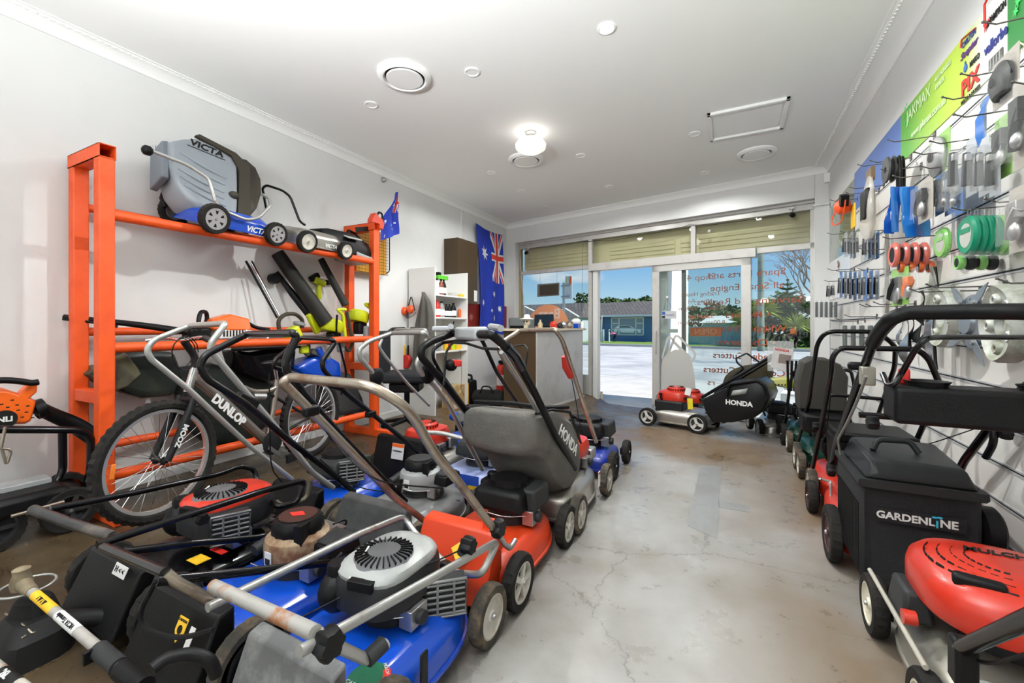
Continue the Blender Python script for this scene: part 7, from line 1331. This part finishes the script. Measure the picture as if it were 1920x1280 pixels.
# ================= slat wall, banners and hanging stock on the right =================
MSL = mat('slatwall_white', (.74, .72, .68), .45); MGV = mat('groove_shadow', (.03, .03, .03), .8); MAL = mat('aluminium_insert', (.66, .67, .68), .45, .35)
YS0, YS1 = .6, 5.64; XW = .93
b = MB(); b.bb(XW, XR, YS0, YS1, .02, 2.40, MSL); o = struct(b.build('trim_slatwall', bevel=.002))
b = MB()
for k in range(14): z = .085+.15*k; b.bb(XW-.001, XW+.002, YS0, YS1, z, z+.006, MGV)
struct(b.build('trim_slatwall_grooves')); b = MB()
for k in range(14): z = .085+.15*k; b.bb(XW-.003, XW+.001, YS0, YS1, z-.008, z-.001, MAL); b.bb(XW-.003, XW+.001, YS0, YS1, z+.007, z+.014, MAL)
struct(b.build('trim_slatwall_inserts'))
def yat(u, X): return pX(u, 600, X).y
def banner(name, lab, u0, u1, z0, z1, m, X=.925):
    ya, yb = sorted((yat(u0, X), yat(u1, X))); yb = min(yb, 5.7); o = thing(name, lab, 'sign', (X, (ya+yb)/2, (z0+z1)/2))
    b = MB(); b.bb(0, .004, ya-(ya+yb)/2, yb-(ya+yb)/2, z0-(z0+z1)/2, z1-(z0+z1)/2, m); b.build('board', o); return o
def wtext(o, s, u, v, h, m, w_=None, X=.922, rot=0, bold=.02, shear=0, name='lettering'):
    p = pX(u, v, X)-o.location; t = lettering(name, s, Matrix.Identity(4), h, m, o, bold=bold, shear=shear)
    if w_: ww = max(q.co.x for q in t.data.vertices)-min(q.co.x for q in t.data.vertices); t.data.transform(Matrix.Diagonal((w_/ww, 1, 1, 1)))
    t.data.transform(frame(p, (0, -1, 0), (0, 0, 1)) @ TR(rz=rot)); return t
def wlen(u0, u1, X=.922): return abs(yat(u0, X)-yat(u1, X))
def gradfn(n, b_, t):
    nn = n.nodes; s = nn.new('ShaderNodeSeparateXYZ'); n.links.new(t.outputs['Object'], s.inputs[0]); r = nn.new('ShaderNodeMapRange'); r.inputs[1].default_value = .28; r.inputs[2].default_value = -.28; n.links.new(s.outputs['Y'], r.inputs[0])
    c = nn.new('ShaderNodeValToRGB'); c.color_ramp.elements[0].color = (.10, .42, .03, 1); c.color_ramp.elements[1].color = (.50, .68, .06, 1); n.links.new(r.outputs[0], c.inputs[0]); n.links.new(c.outputs[0], b_.inputs['Base Color'])
def gradfn2(n, b_, t):
    nn = n.nodes; s = nn.new('ShaderNodeSeparateXYZ'); n.links.new(t.outputs['Object'], s.inputs[0]); r = nn.new('ShaderNodeMapRange'); r.inputs[1].default_value = .14; r.inputs[2].default_value = -.02; n.links.new(s.outputs['Y'], r.inputs[0])
    c = nn.new('ShaderNodeValToRGB'); c.color_ramp.elements[0].color = (.50, .68, .06, 1); c.color_ramp.elements[1].color = (.84, .85, .80, 1); n.links.new(r.outputs[0], c.inputs[0]); n.links.new(c.outputs[0], b_.inputs['Base Color'])
ZB0, ZB1 = 2.09, 2.39
JB = banner('supplier_banner', 'green banner with embossed pale lettering high on the right wall', 1689, 1800, ZB0, ZB1, mat('banner_green', (.2, .5, .05), .3, fn=gradfn))
MPG = mat('pale_green_print', (.62, .80, .45), .4)
wtext(JB, 'JAKMAX', 1721, 197, .10, MPG, wlen(1702, 1748), bold=.0); wtext(JB, 'www.jakmax.com.au', 1738, 223, .055, MPG, wlen(1706, 1770)); wtext(JB, 'AUTHORISED', 1767, 134, .032, MPG, wlen(1752, 1782)); wtext(JB, 'DEALER', 1762, 156, .032, MPG, wlen(1754, 1771))
b = MB()
for k in range(7): a = k*.9; p = pX(1699, 215, .921)-JB.location; b.lathe([(0, 0), (.012, 0), (.012, .001), (0, .001)], mat('bright_green_print', (.05, .65, .12), .5), TR(-.004, p.y+.035*math.cos(a), p.z+.06*math.sin(a)-.0, ry=PI/2), n=10, mod=lambda q, r: r*(.4 if q % 2 else 1))
b.build('leaf_stars', JB)
BB_ = banner('brand_banner', 'lime to white banner with a column of brand names, right wall', 1800, 1889, ZB0, ZB1, mat('banner_lime_white', (.7, .8, .5), .3, fn=gradfn2))
NV = mat('navy_print', (.02, .03, .22), .5); BLP = mat('blue_print2', (.02, .12, .50), .5)
b = MB(); p = pX(1815, 76, .921)-BB_.location; wtext(BB_, 'CARLTON', 1816, 73, .036, NV, wlen(1804, 1829)); wtext(BB_, 'Scepter', 1816, 93, .042, mat('purple_print', (.10, .02, .18), .5), wlen(1800, 1833), bold=.03, shear=.3); wtext(BB_, 'MAKO', 1827, 113, .034, BLAB, wlen(1817, 1835)); wtext(BB_, 'PIX', 1818, 155, .095, REDP, wlen(1801, 1835), bold=.04); wtext(BB_, 'BELTS & HOSES', 1819, 178, .020, BLAB, wlen(1801, 1836))
wtext(BB_, 'CHAMPION', 1866, 28, .040, BLAB, wlen(1846, 1884), bold=.03); wtext(BB_, 'vallorbe', 1866, 76, .062, NV, wlen(1845, 1888), bold=.02); wtext(BB_, 'SWISS', 1882, 63, .02, NV, wlen(1874, 1888))
b = MB(); q0 = pX(1846, 50, .921)-BB_.location; b.tube([V(-.004, q0.y, q0.z+.0), V(-.004, q0.y, q0.z+.09), V(-.004, q0.y-.10, q0.z+.135)], .004, REDP, n=4); b.add([(-.005, q0.y, q0.z), (-.005, q0.y, q0.z-.03), (-.005, q0.y-.05, q0.z+.02)], [(0, 1, 2)], REDP); b.build('red_frame', BB_)
b = MB(); q0 = pX(1809, 128, .921)-BB_.location; b.sph((-.003, q0.y, q0.z), (.002, .016, .018), BLP, 7); b.box(-.003, q0.y+.0, q0.z+.022, .002, .008, .016, BLP); b.build('fish_emblem', BB_)
b = MB(); b.tube([V(-.004, *(pX(1801, 90, .921)-BB_.location).yz), V(-.004, *(pX(1803, 74, .921)-BB_.location).yz), V(-.004, *(pX(1829, 52, .921)-BB_.location).yz)], .003, REDP, rr=.01, n=4); b.build('red_swoosh', BB_)
b = MB(); q0 = pX(1866, 112, .921)-BB_.location; b.box(-.003, q0.y, q0.z, .002, .10, .045, mat('photo_print_dark', (.10, .10, .08), .4)); 
for k in range(4): b.box(-.005, q0.y-.035+.022*k, q0.z, .001, .008, .035, GREYP, TR())
b.build('printed_photo', BB_)
CB = banner('supplier_banner', 'dark green banner with star shapes at the right edge of the picture', 1889, 2010, 2.09, 2.60, mat('banner_dark_green', (.02, .22, .04), .35)); wtext(CB, 'CHAINSAW', 1915, 85, .05, MPG, .34, bold=0); b = MB()
for u, v in ((1904, 21), (1908, 2)): p = pX(u, v, .921)-CB.location; b.lathe([(0, 0), (.022, 0), (.022, .001), (0, .001)], mat('bright_green_print', (.05, .65, .12), .5), TR(-.004, p.y, p.z, ry=PI/2), n=12, mod=lambda q, r: r*(.4 if q % 2 else 1))
b.build('star_shapes', CB)
CBb = banner('supplier_banner', 'plain blue banner between the green banner and the front corner', 1602, 1689, ZB0-.02, ZB1, mat('banner_blue', (.10, .20, .55), .3))
o = banner('wall_poster', 'glossy dark poster at the far end of the right wall', 1544, 1602, 1.76, 2.35, mat('poster_dark_glossy', (.10, .10, .06), .04, coat=1, noise=((.04, .16, .05), 4, .45, .6)));  # green-brown tones painted in for what the gloss reflects
o = banner('wall_poster', 'white board with brown lettering under the glossy poster', 1544, 1592, 1.36, 1.76, mat('white_glossy', (.82, .82, .81), .2)); wtext(o, 'Sp', 1572, 495, .10, mat('faded_brown_print', (.28, .12, .08), .5))
# ---- hooks ----
MHK = mat('wire_hook', (.13, .12, .11), .35, .8)
def hook(u, v, uR=None, XT=.72, name='display_hook', lab=None):
    "tip seen at (u, v); wire runs back to the wall along x"
    Y0 = pX(u, v, XT).y; z = pX(u, v, XT).z; o = thing(name, lab or 'bare wire display hook on the slat wall', 'hook', (XW, Y0, z), 0, 'wire display hooks on the slat wall')
    b = MB(); b.tube([(0, 0, 0), (XT-XW+.03, 0, 0), (XT-XW, 0, .016)], .0027, MHK, n=6); b.sph((XT-XW, 0, .016), .0045, MHK, 5); b.build('wire', o); b = MB(); b.box(-.003, 0, 0, .006, .022, .04, MHK); b.build('clip', o); return o
HK = [(1843, 51), (1802, 147), (1899, 164), (1767, 190), (1789, 223), (1665, 268), (1744, 272), (1714, 292), (1725, 318), (1609, 313), (1632, 306), (1675, 335), (1557, 378), (1594, 355), (1587, 365), (1552, 440), (1552, 507), (1612, 470), (1612, 575), (1624, 575), (1638, 571), (1557, 603), (1567, 600), (1584, 594), (1869, 532), (1706, 548), (1737, 540), (1848, 382)]
ON = ('topmost', 'second', 'third', 'fourth', 'fifth', 'sixth', 'seventh', 'eighth', 'ninth', 'tenth', 'eleventh', 'twelfth', 'thirteenth', 'fourteenth', 'fifteenth', 'sixteenth', 'seventeenth', 'eighteenth')
gp = {0: [], 1: [], 2: []}
for q in sorted(HK, key=lambda q: q[1]): gp[0 if q[0] > 1740 else 1 if q[0] > 1640 else 2].append(q)
for k, wh in ((0, 'nearest the camera'), (1, 'in the middle stretch'), (2, 'towards the front corner')):
    for i, (u, v) in enumerate(gp[k]): hook(u, v, XT=.70 if u > 1700 else .74, lab='bare wire hook on the slat wall, %s of those %s' % (ON[i], wh))
def carry(Y0, z, XT, lab):
    o = thing('display_hook', lab, 'hook', (XW, Y0, z), 0, None); b = MB(); b.tube([(0, 0, 0), (XT-XW, 0, 0), (XT-XW-.03, 0, .014)], .0027, MHK, n=6); b.build('wire', o); b = MB(); b.box(-.003, 0, 0, .006, .022, .04, MHK); b.build('clip', o)
# ---- hanging stock ----
MCL = mat('clear_blister', (.80, .82, .82), .06, alpha=.13); MBEI = mat('beige_card', (.42, .38, .32), .6); MGC = mat('green_card', (.22, .50, .02), .5); MBC = mat('blue_card', (.02, .14, .42), .5); MSC = mat('silver_card', (.42, .45, .48), .35, .3)
def pack(lab, u0, u1, v0, v1, X, card, item=BLACK, style=0, grp=None, Y=None, bub=.035, alpha=True):
    "blister pack facing the aisle"
    if Y is not None: a = pY((u0+u1)/2, v0, Y); c = pY((u0+u1)/2, v1, Y); X = a.x; ya, yb = Y-.045, Y+.045; z1, z0 = a.z, c.z
    else: ya, yb = yat(u1, X), yat(u0, X); um = (u0+u1)/2; z1, z0 = pX(um, v0, X).z, pX(um, v1, X).z
    w_, h = yb-ya, z1-z0; o = thing('blister_pack', lab, 'hanging packet', (X, (ya+yb)/2, z1), 0, grp)
    if card: b = MB(); b.box(0, 0, -h/2, .0015, w_, h, card); b.build('card', o)
    b = MB(); b.box(-bub/2, 0, -h*.52, bub, w_*.86, h*.72, MCL, tx=1, ty=.9); b.box(-.001, 0, -h/2, .002, w_*1.02, h*1.0, MCL); b.build('clear_shell', o, bevel=.004)
    b = MB(); it = item
    if style == 0: b.box(-bub*.45, 0, -h*.38, bub*.6, w_*.42, h*.26, it); b.tube([V(-bub*.4, -w_*.15, -h*.36), V(-bub*.5, w_*.05, -h*.55), V(-bub*.4, w_*.18, -h*.80)], w_*.12, it, n=8, rr=.02); b.sph((-bub*.5, 0, -h*.70), (bub*.35, w_*.22, w_*.22), STEEL, 6)
    elif style == 1: b.tube([V(-bub*.4, 0, -h*.25), V(-bub*.4, .0, -h*.82)], [w_*.14, w_*.20], it, n=8); b.box(-bub*.4, 0, -h*.35, bub*.5, w_*.5, h*.12, STEEL)
    else: b.lathe([(0, 0), (w_*.40, 0), (w_*.42, bub*.3), (w_*.25, bub*.7), (0, bub*.7)], it, TR(-.004, 0, -h*.55, ry=-PI/2), n=24); b.lathe([(0, bub*.7), (w_*.1, bub*.7), (w_*.1, bub*.9), (0, bub*.9)], BLACK, TR(-.004, 0, -h*.55, ry=-PI/2))
    b.build('part_inside', o, bevel=.002); return o
pack('beige card with black drive belt, high on the right wall', 1862, 1912, 100, 192, .80, MBEI, BLACK, 2); o = pack('beige blister with black handle parts at the right edge, above the green-card pack', 1900, 1945, 140, 312, .76, MBEI, BLACK, 0)
pack('large green-card blister with black lever assembly', 1866, 1910, 212, 330, .80, MGC, BLACK, 0); pack('tall grey-beige blister with printed code, at the right edge above the brake discs', 1893, 1945, 345, 470, .74, MBEI, STEEL, 0)
pack('green and white card with grey pulley, below the green banner', 1744, 1782, 252, 326, .80, MGC, STEEL, 2)
for i, (u, s) in enumerate(((1786, 'leftmost'), (1812, 'second'), (1836, 'third'), (1856, 'rightmost'))): pack('tall clear blister with black cable lever, %s of the four below the blue packet' % s, u, u+20, 258, 366, .78, None if i == 0 else MSC, DKGREY, 1, 'tall clear blisters')
pack('beige blister with metal and black clutch part, beside the blue bags', 1722, 1750, 335, 414, .79, MBEI, BLACK, 0)
for u, s in ((1754, 'nearest the blue bags'), (1772, 'middle one'), (1790, 'nearest the tall clear blisters')): pack('blue-grey blister with carburettor part, %s' % s, u, u+17, 316, 402, .84, MBC, STEEL, 0, 'blue-grey blisters with carburettor parts')
o = thing('blue_packet', 'twisted blue plastic packet hanging below the brand banner', 'hanging packet', pX(1850, 186, .80)); b = MB(); w_ = .05; b.loft([[(-.02*k, -a, z), (.0, 0, z+.01), (.0, a, z), (-.03*k, 0, z)] for k, a, z in ((.3, .05, 0), (.5, .018, -.035), (1, .03, -.07), (1, .04, -.13), (.6, .035, -.18))], mat('blue_film', (.03, .18, .60), .25, alpha=.85)); b.build('packet', o)
# disc spool, belt, bag, orange head
o = thing('starter_pulley', 'black disc pulley hanging beside the black belts', 'pulley', pX(1668, 318, .80)); b = MB(); b.lathe([(.018, -.02), (.07, -.02), (.075, -.012), (.05, -.005), (.05, .005), (.075, .012), (.07, .02), (.018, .02), (.018, -.02)], mat('grey_black_disc', (.05, .05, .05), .4), TR(ry=PI/2), n=32); b.build('disc', o)
p = pX(1689, 300, .80); carry(pX(1689, 330, .84).y, p.z-.005, .78, 'wire hook carrying the black drive belts')
for i, u in enumerate((1686, 1692)): o = thing('drive_belt', 'black drive belt loop, %s of the two hanging by the disc pulley' % ('left' if i == 0 else 'right'), 'belt', pX(u, 330, .82+.04*i), group='drive belts by the disc pulley'); b = MB(); b.tube([V(0, .03*math.cos(a*PI/8), .13*math.sin(a*PI/8)-.02) for a in range(16)], .007, BLACK, n=6, closed=True); b.build('belt', o)
o = thing('parts_bag', 'large cloudy plastic bag holding black filter, far right wall', 'bag', pX(1632, 320, .76)); h = .36; b = MB(); b.loft([[(x*.5, y, z) for x, y in ((-d, -w_), (d*.3, -w_), (d*.3, w_), (-d, w_))] for z, w_, d in ((0, .02, .01), (-.08, .10, .04), (-.2, .16, .09), (-.32, .17, .10), (-.40, .12, .06), (-.43, .08, .03))], mat('cloudy_bag', (.70, .66, .58), .25, alpha=.55)); b.build('bag', o, sub=1); b = MB(); b.box(-.02, -.02, -.22, .05, .14, .20, BLACK); b.build('filter', o, bevel=.02); b = MB(); b.box(.0, 0, -.03, .02, .12, .08, mat('brown_header', (.16, .10, .06), .6)); b.build('header_card', o)
o = thing('trimmer_head', 'orange trimmer head hanging at the far end of the right wall', 'trimmer head', pX(1578, 388, .74)); b = MB(); b.lathe([(0, -.05), (.03, -.045), (.055, -.02), (.055, .03), (.045, .05), (.02, .055), (0, .055)], mat('orange_red_plastic', (.80, .09, .02), .35), TR(ry=PI/2), n=24); b.build('head', o); b = MB(); b.tube([(-.03, .05, -.02), (-.05, .10, -.08), (-.04, .06, -.13), (0, -.02, -.12), (0, -.10, -.03), (0, -.13, .02)], .005, mat('orange_red_plastic'), rr=.04, n=6); b.build('line', o); b = MB(); b.box(0, -.06, .06, .05, .07, .08, BLACK, TR(rx=.4)); b.build('clip', o)
o = tag(MB().box(0, 0, 0, .012, .10, .18, YEL).build('yellow_card', bevel=.004), 'yellow card hanging beside the cloudy parts bag', 'card'); o.location = pX(1600, 405, .80)
for i in range(6):
    u = 1676+9*i; p = pX(u, 350, .76+.02*(i % 3)); o = thing('blue_bag', 'blue plastic bag of trimmer line, %s of the bunch of six' % ('leftmost', 'second', 'third', 'fourth', 'fifth', 'rightmost')[i], 'bag', p, group='blue plastic bags'); o.rotation_euler = (random.uniform(-.15, .15), random.uniform(-.1, .1), 0); a = .028
    o.rotation_euler = (random.uniform(-.14, .14), random.uniform(-.16, .16), random.uniform(-1.0, -.3))
    b = MB(); b.loft([[(-.012, -w_, z), (.0, -w_*.3, z), (.012, w_, z), (.0, w_*.4, z)] for z, w_ in ((.0, .016), (-.03, .026), (-.10, .020), (-.18, .032), (-.245, .018))], mat('blue_film_%d' % (i % 3), ((.02, .22, .68), (.008, .09, .42), (.08, .32, .74))[i % 3], .25)); b.build('bag', o); b = MB(); b.box(-.012, 0, -.16, .004, .05, .045, mat('pale_blue_label', (.55, .68, .80), .4)); b.build('label', o)
    o.location = p
# rows of small packets stacked along their hooks
def row(n, u0, u1, v0, v1, Y, cards, item, lab, grp, st=1, names=None):
    for i in range(n):
        u = u0+(u1-u0)*i/max(1, n-1); o = pack(lab % (('frontmost', 'second', 'third', 'fourth', 'fifth', 'sixth', 'seventh', 'eighth')[i]), u-3, u+3, v0+random.uniform(-1, 1), v1+random.uniform(-2, 3), 0, cards[i % len(cards)], item, st, grp, Y=Y, bub=.018)
        if i == 0: carry(Y, o.location.z-.002, o.location.x-.01, 'wire hook carrying the packets called ' + grp)
Ya, Yb = yat(1612, .88), yat(1650, .88)
row(5, 1586, 1608, 434, 482, Ya, [MSC, None, MSC], BLACK, 'small silver packet with black nozzle on the upper left hook, %s from the aisle', 'small silver packets')
row(4, 1624, 1645, 434, 486, Yb, [MSC, MBC], BLACK, 'small silver-blue packet right of the silver ones, %s from the aisle', 'small silver-blue packets')
row(5, 1577, 1612, 509, 560, Ya, [MBC, MSC, MBC], BLACK, 'small blue packet in the row below the silver ones, %s from the aisle', 'small blue packets')
row(3, 1622, 1645, 506, 562, Yb, [MBC, MBC, MSC], BLACK, 'larger blue packet to the right of the small blue row, %s from the aisle', 'larger blue packets')
row(2, 1555, 1563, 528, 560, yat(1590, .88), [None], BLACK, 'tiny clear packet left of the small blue row, %s from the aisle', 'tiny clear packets')
def shell(lab, u, v, X, m, grp, w_=.07, h=.10):
    p = pX(u, v, X); o = thing('line_reel', lab, 'line reel pack', p, 0, grp); b = MB(); b.box(0, 0, -h/2, .012, w_, h, m); b.build('reel', o, bevel=.012); b = MB(); b.box(-.004, 0, -h/2, .03, w_*1.05, h*1.06, MCL); b.lathe([(.01, -.002), (.018, -.002), (.018, .002), (.01, .002)], MCL, TR(0, 0, .01, ry=PI/2), n=12); b.build('clear_case', o, bevel=.008); return o
MDG = mat('dark_line', (.02, .035, .025), .4)
for i in range(5): q = pY(1531+9*i, 566, yat(1572, .90)); o = shell('clear case with dark trimmer line on the far low hook, %s from the left' % ('first', 'second', 'third', 'fourth', 'fifth')[i], 1531+9*i, 566, q.x, MDG, 'clear cases on the far low hook', .09, .15)
for i in range(4): q = pY(1584+16*i, 610, yat(1640, .90)); o = shell('clear case with dark green trimmer line on the nearer low hook, %s from the left' % ('first', 'second', 'third', 'fourth')[i], 1584+16*i, 610, q.x, MDG, 'clear cases on the nearer low hook', .10, .15)
def spool(lab, u, v, Y, m, R_=.066, grp=None, face=False, name='line_spool'):
    p = pY(u, v, Y); o = thing(name, lab, 'line spool', p, 0, grp); b = MB(); b.lathe([(R_*.55, -.010), (R_*.9, -.012), (R_, -.004), (R_, .006), (R_*.9, .010), (R_*.55, .010), (R_*.55, -.010)], m, TR(ry=PI/2), n=36); b.build('rim', o)
    b = MB(); b.lathe([(0, -.011), (R_*.62, -.011), (R_*.62, .009), (0, .009)], mat('disc_label_grey', (.45, .47, .42), .4) if face else BLACK, TR(ry=PI/2), n=28); fl_ = b.build('disc', o)
    if face: b = MB(); b.box(-.0125, 0, R_*.25, .001, R_*1.0, R_*.25, m); b.build('label_stripe', fl_)
    b = MB(); b.box(0, 0, -R_*.95, .018, R_*.9, R_*.35, MCL); b.lathe([(R_*.14, -.001), (R_*.22, -.001), (R_*.22, .001), (R_*.14, .001)], MCL, TR(0, 0, R_*1.15, ry=PI/2), n=14); b.build('clear_hanger', o); return o
GRS = mat('green_line', (.0, .24, .13), .22); LGS = mat('light_green_line', (.22, .52, .14), .22); RDS = mat('salmon_red_line', (.62, .14, .10), .25)
Yg = yat(1888, .90); Yr = yat(1744, .90); Yl = yat(1772, .86)
for Y_, u_, v_, R_, l_ in ((Yg, 1817, 441, .074, 'green'), (Yr, 1677, 478, .066, 'salmon-red')): p = pY(u_, v_, Y_); carry(Y_, p.z+R_*1.33, p.x-.02, 'wire hook carrying the row of %s line spools' % l_)
for i in range(6): spool('%s spool of trimmer line in the green row, %s from the aisle' % ('emerald' if i < 4 else 'lighter green', ('frontmost', 'second', 'third', 'fourth', 'fifth', 'last')[i]), 1817+13.3*i, 441, Yg, GRS if i < 4 else LGS, .074, 'green line spools', i == 0)
spool('single light green spool of trimmer line between the red and green rows', 1768, 455, Yl, LGS, .070, None, True)
for i in range(4): spool('salmon-red spool of trimmer line, %s of the red row from the aisle' % ('frontmost', 'second', 'third', 'last')[i], 1677+18*i, 478, Yr, RDS, .066, 'red line spools', False)
for i in range(4): spool('dark spool below the green row, %s from the aisle' % ('frontmost', 'second', 'third', 'last')[i], 1800+20*i, 492, yat(1870, .92), DKGREY if i % 2 else LGS, .030, 'small spools below the green row')
for i in range(4): spool('orange-red spool half hidden below the red row, %s from the aisle' % ('frontmost', 'second', 'third', 'last')[i], 1690+18*i, 500, yat(1755, .92), mat('orange_line', (.72, .13, .03), .3), .030, 'small spools below the red row')
pack('green card with black saw-chain part under the red spools', 1672, 1704, 503, 572, .79, MGC, BLACK, 0); pack('clear pack with bright orange wedge under the red spools', 1698, 1722, 503, 566, .80, None, mat('bright_orange', (.85, .16, .01), .4), 0)
o = thing('parts_bag', 'long crumpled grey bag hanging between the blue packets and the red spools', 'bag', pX(1662, 435, .84)); b = MB(); b.loft([[(-.015, -w_, z), (.01, -w_*.3, z), (.015, w_, z), (-.005, w_*.3, z)] for z, w_ in ((0, .02), (-.06, .05), (-.2, .06), (-.32, .045), (-.42, .06), (-.5, .03))], mat('grey_cloudy', (.45, .43, .38), .3, alpha=.8)); b.build('bag', o)
# ---- blades and castings ----
MST = mat('polished_blade', (.55, .57, .60), .22, .95); MCAST = mat('mottled_cast_alloy', (.50, .52, .48), .48, .45, noise=((.30, .31, .24), 16, .42, .62), bump=.15, bs=30)
def blade(lab, u, v0, v1, X, m, w_=.028, tw=.3, grp='mower blades on the slat wall'):
    a, c = pX(u, v0, X), pX(u, v1, X); h = a.z-c.z; o = thing('spare_blade', lab, 'spare part', a, 0, grp); b = MB(); rg = []
    for i in range(13):
        t = i/12; an = tw*math.sin(t*PI*2.2); wd = w_*(1 if .15 < t < .85 else .7); z = -h*t; xo = .012*math.sin(t*7)
        rg.append([(xo-math.sin(an)*wd-.002, -math.cos(an)*wd, z), (xo-math.sin(an)*wd+.002, -math.cos(an)*wd, z), (xo+math.sin(an)*wd+.002, math.cos(an)*wd, z), (xo+math.sin(an)*wd-.002, math.cos(an)*wd, z)])
    b.loft(rg, m); b.build('blade', o); b = MB(); b.lathe([(0, -.004), (.006, -.004), (.006, .004), (0, .004)], BLACK, TR(.0, 0, -h*.5, ry=PI/2), n=10); b.build('bolt_hole', o); return o
for lab, u, v0, v1, X, m, w_ in (('long polished twisted mower blade, tallest of the blades', 1746, 500, 690, .82, MST, .022), ('long dark mower blade just right of the tallest polished one', 1753, 500, 692, .86, BLACK, .022), ('short black curved blade left of the tallest blade', 1727, 545, 610, .80, BLACK, .03), ('silver blade with holes below the orange wedge pack', 1698, 592, 690, .80, MST, .034), ('dark narrow blade right of the silver blade with holes', 1708, 590, 665, .82, BLACK, .02), ('dark curved blade near the black handlebar', 1722, 592, 650, .84, DKGREY, .03), ('narrow polished blade left of the silver blade with holes', 1688, 590, 655, .84, MST, .012), ('black cable-like blade under the green card', 1660, 560, 640, .84, BLACK, .012), ('bronze-tinted blade behind the foam handlebar', 1734, 600, 660, .86, RUST, .02)): blade(lab, u, v0, v1, X, m, w_)
def casting(lab, u, v, X, ry_, rz_, m, holes=5, skew=0.):
    p = pX(u, v, X); o = thing('blade_carrier', lab, 'casting', p); B = Matrix.Rotation(skew, 4, 'Z') @ TR(ry=-PI/2) @ Matrix.Diagonal((rz_, ry_, 1, 1))
    b = MB(); b.lathe([(0, .0), (.30, .0), (.34, .02), (.55, .012), (.80, .02), (.95, .034), (1, .02), (1, -.02), (0, -.02)], m, B, n=48, mod=lambda k, r: r*(1+.03*math.sin(k*holes*2*PI/48*1.0))); bd2 = b.build('casting', o)
    for k in range(holes):
        a = 2*PI*k/holes+.4; b = MB(); MM = Matrix.Rotation(skew, 4, 'Z') @ TR(0, ry_*.66*math.sin(a), rz_*.66*math.cos(a), ry=-PI/2); b.lathe([(.008, .01), (.008, .026), (.014, .028), (.020, .024), (.024, .012), (.026, 0)], m, MM, n=18); b.lathe([(0, .018), (.009, .018), (0, .0181)], BLAB, MM, n=12); b.build('boss', bd2)
    b = MB(); b.lathe([(0, .018), (.03, .018), (.03, .0181)], BLAB, Matrix.Rotation(skew, 4, 'Z') @ TR(ry=-PI/2), n=16); return o
casting('mottled silver cast disc hanging left of the bladed disc', 1774, 594, .84, .135, .135, MCAST, 3); casting('large silver cast disc with bosses at the right edge of the picture', 1890, 606, .80, .102, .130, MCAST, 5)
p = pX(1820, 603, .80); o = thing('blade_disc', 'grey steel disc fitted with four swing-back blades', 'blade disc', p); B = TR(ry=-PI/2); MGD = mat('grey_steel_disc', (.30, .34, .38), .35, .7)
b = MB(); b.lathe([(0, .018), (.045, .018), (.052, .006), (.10, .0), (.104, -.006), (0, -.008)], MGD, B, n=48); ds = b.build('disc', o)
for a, c in ((.55, .9), (2.3, 1.9), (3.7, 3.9), (5.6, 5.3)):
    q = V(.0, .092*math.sin(a), .092*math.cos(a)); d_ = V(0, math.sin(c), math.cos(c)); s_ = V(0, d_.z, -d_.y); b = MB(); pts = [q-s_*.016-d_*.012, q+s_*.016-d_*.012, q+s_*.020+d_*.05, q+s_*.002+d_*.115, q-s_*.014+d_*.06]
    b.loft([[p_+V(-.012, 0, 0) for p_ in pts], [p_+V(-.008, 0, 0) for p_ in pts]], MGD); bl_ = b.build('swing_blade', o); b = MB(); b.lathe([(0, 0), (.009, 0), (.009, .006), (0, .006)], STEEL, TR(-.012, q.y, q.z, ry=-PI/2), n=16); b.build('pivot_bolt', bl_)
b = MB()
for k in range(6): b.lathe([(0, 0), (.004, 0), (.004, .001), (0, .001)], BLAB, TR(-.0015-.0, .085*math.sin(k*1.05), .085*math.cos(k*1.05), ry=-PI/2), n=8)
b.build('bolt_holes', ds)
